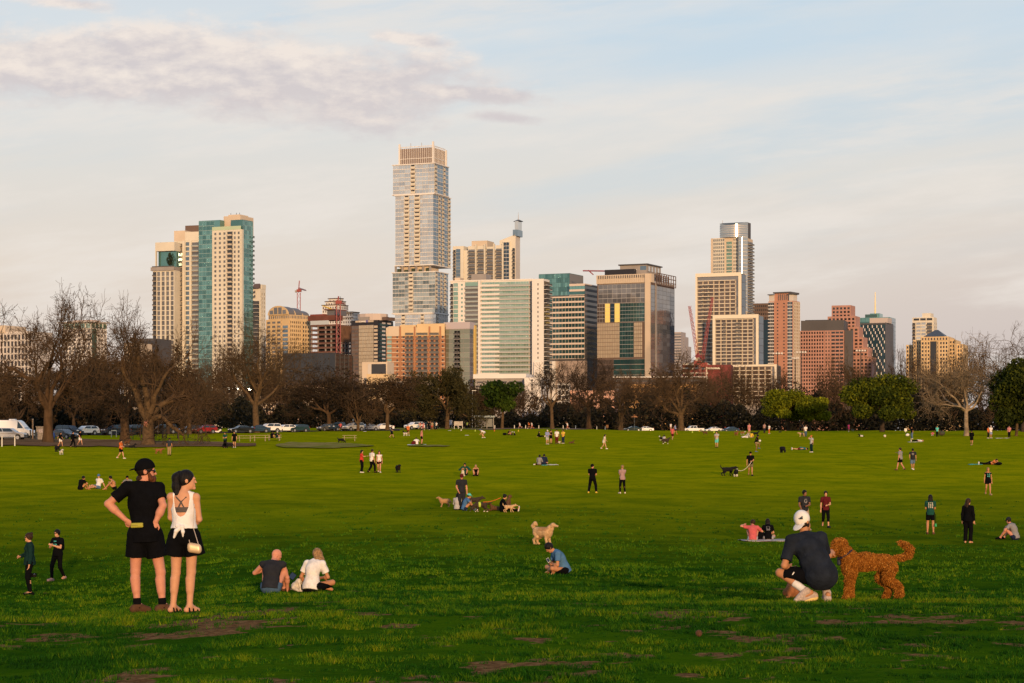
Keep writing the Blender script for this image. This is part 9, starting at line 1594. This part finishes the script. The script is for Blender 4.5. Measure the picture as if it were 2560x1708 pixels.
lump('bag', 'black bag left of the person in the black hood', 1262, 1088.5, (.35, .25, .2), cmat('black'), 'bag'); lump('bag', 'black bag right of the person lying in orange', 2497, 1163, (.28, .2, .13), cmat('black'), 'bag'); lump('bag', 'white bag on the grass left of the pointing man', 2269, 1091, (.25, .2, .22), cmat('white'), 'bag'); lump('backpack', 'maroon backpack beside the seated person in white', 1034, 1112.3, (.22, .2, .24), cmat('maroon'), 'backpack'); lump('bag', 'dark bag between the two people on the pale blanket', 1899, 1351, (.16, .14, .2), cmat('black'), 'bag'); lump('pushchair', 'dark pushchair with red and green details beside the woman in turquoise', 2355, 1089.5, (.45, .4, .4), mat('push_dark', (.07, .03, .025), .8, nscale=5, col2=(.02, .06, .03)), 'pushchair')
bs, db = at(779, 1480); e = empty('phone', P(731, 1441, db + .05), 'dark phone held by the blonde woman in white T-shirt', 'phone'); e.rotation_euler = (R(-50), R(35), 0); MB().box(-.06, .06, -.006, .006, -.09, .09).build('case', cmat('black'), e, bevel=.004); MB().box(-.052, .052, -.0085, -.006, -.08, .08).build('screen', mat('screen_dark', (.01, .015, .03), .1, spec=.7), e)
b1, dd1 = at(1410, 1436); e = empty('phone', b1 + Vector((-.40, -.02, .36)), 'small pale phone in the hands of the man in the blue T-shirt', 'phone'); e.rotation_euler = (R(-40), R(-30), 0); MB().box(-.035, .035, -.005, .005, -.07, .07).build('case', cmat('white'), e); MB().box(-.03, .03, -.007, -.005, -.06, .06).build('screen', MATS['screen_dark'], e)
def leash(label, p0, p1, sag, m):
 mb = MB(); prev = None
 for i in range(11): t = i / 10; q = Vector(p0).lerp(Vector(p1), t) - Vector((0, 0, sag * 4 * t * (1 - t))); prev is not None and mb.tube(prev, q, .018, n=5); prev = q
 tag(mb.build('leash', m), label, 'leash')
leash('orange leash stretched from the brindle dog to the person in black', at0(1208, 1280) + Vector((0, 0, .5)), at0(1252, 1280) + Vector((0, -.1, .72)), .06, cmat('orange')); leash('pale leash hanging from the hand of the black capped man down to the collie', at0(1842, 1192) + Vector((.1, 0, .45)), at0(1878, 1190) + Vector((.02, -.25, 1.1)), .25, cmat('cream'))
g0 = at0(2338, 1336); e = empty('ball_thrower', g0 + Vector((.0, -.1, .42)), 'green ball thrower held by the woman in dark green T-shirt', 'ball thrower'); MB().tube((0, 0, 0), (.0, .0, .42), .012, n=6).build('handle', cmat('black'), e); MB().tube((0, 0, -.09), (0, 0, .03), .05, .03, 10).build('cup', mat('cup_green', (.02, .30, .08), .5), e)
c0 = at0(85, 1488); e = empty('camera', c0 + Vector((.02, -.12, .56)), 'black camera hanging from the hand of the woman in dark green jacket', 'camera'); MB().box(-.075, .075, -.05, .05, -.06, .05).build('camera_body', cmat('black'), e, bevel=.015); MB().tube((.03, -.05, 0), (.05, -.13, -.01), .042, n=12).build('lens', mat('lens_black', (.01, .008, .008)), e)
m0 = at0(1540, 1075) ; m1, dm = at(544, 1084); e = empty('motorcycle', m1, 'white scooter parked between the red car and the black sedan', 'scooter'); 
for x in (-.6, .6): MB().tube((x, -.06, .25), (x, .06, .25), .25, n=16).build('wheel', TYRE, e)
so = Solid(); so.chain([(-.55, 0, .75), (-.5, 0, .35), (.1, 0, .30), (.5, 0, .6)], [.1, .12, .13, .16], .05); solid_obj('scooter_body', so, .03, mat('paint_white', CARC['white']), e); so = Solid(); so.cone((.1, 0, .78), (.65, 0, .80), .1, .09); solid_obj('seat', so, .03, TRIM, e); MB().tube((-.55, 0, .7), (-.48, 0, 1.1), .03, n=6).tube((-.48, -.3, 1.1), (-.48, .3, 1.1), .025, n=6).build('handlebar', TRIM, e)
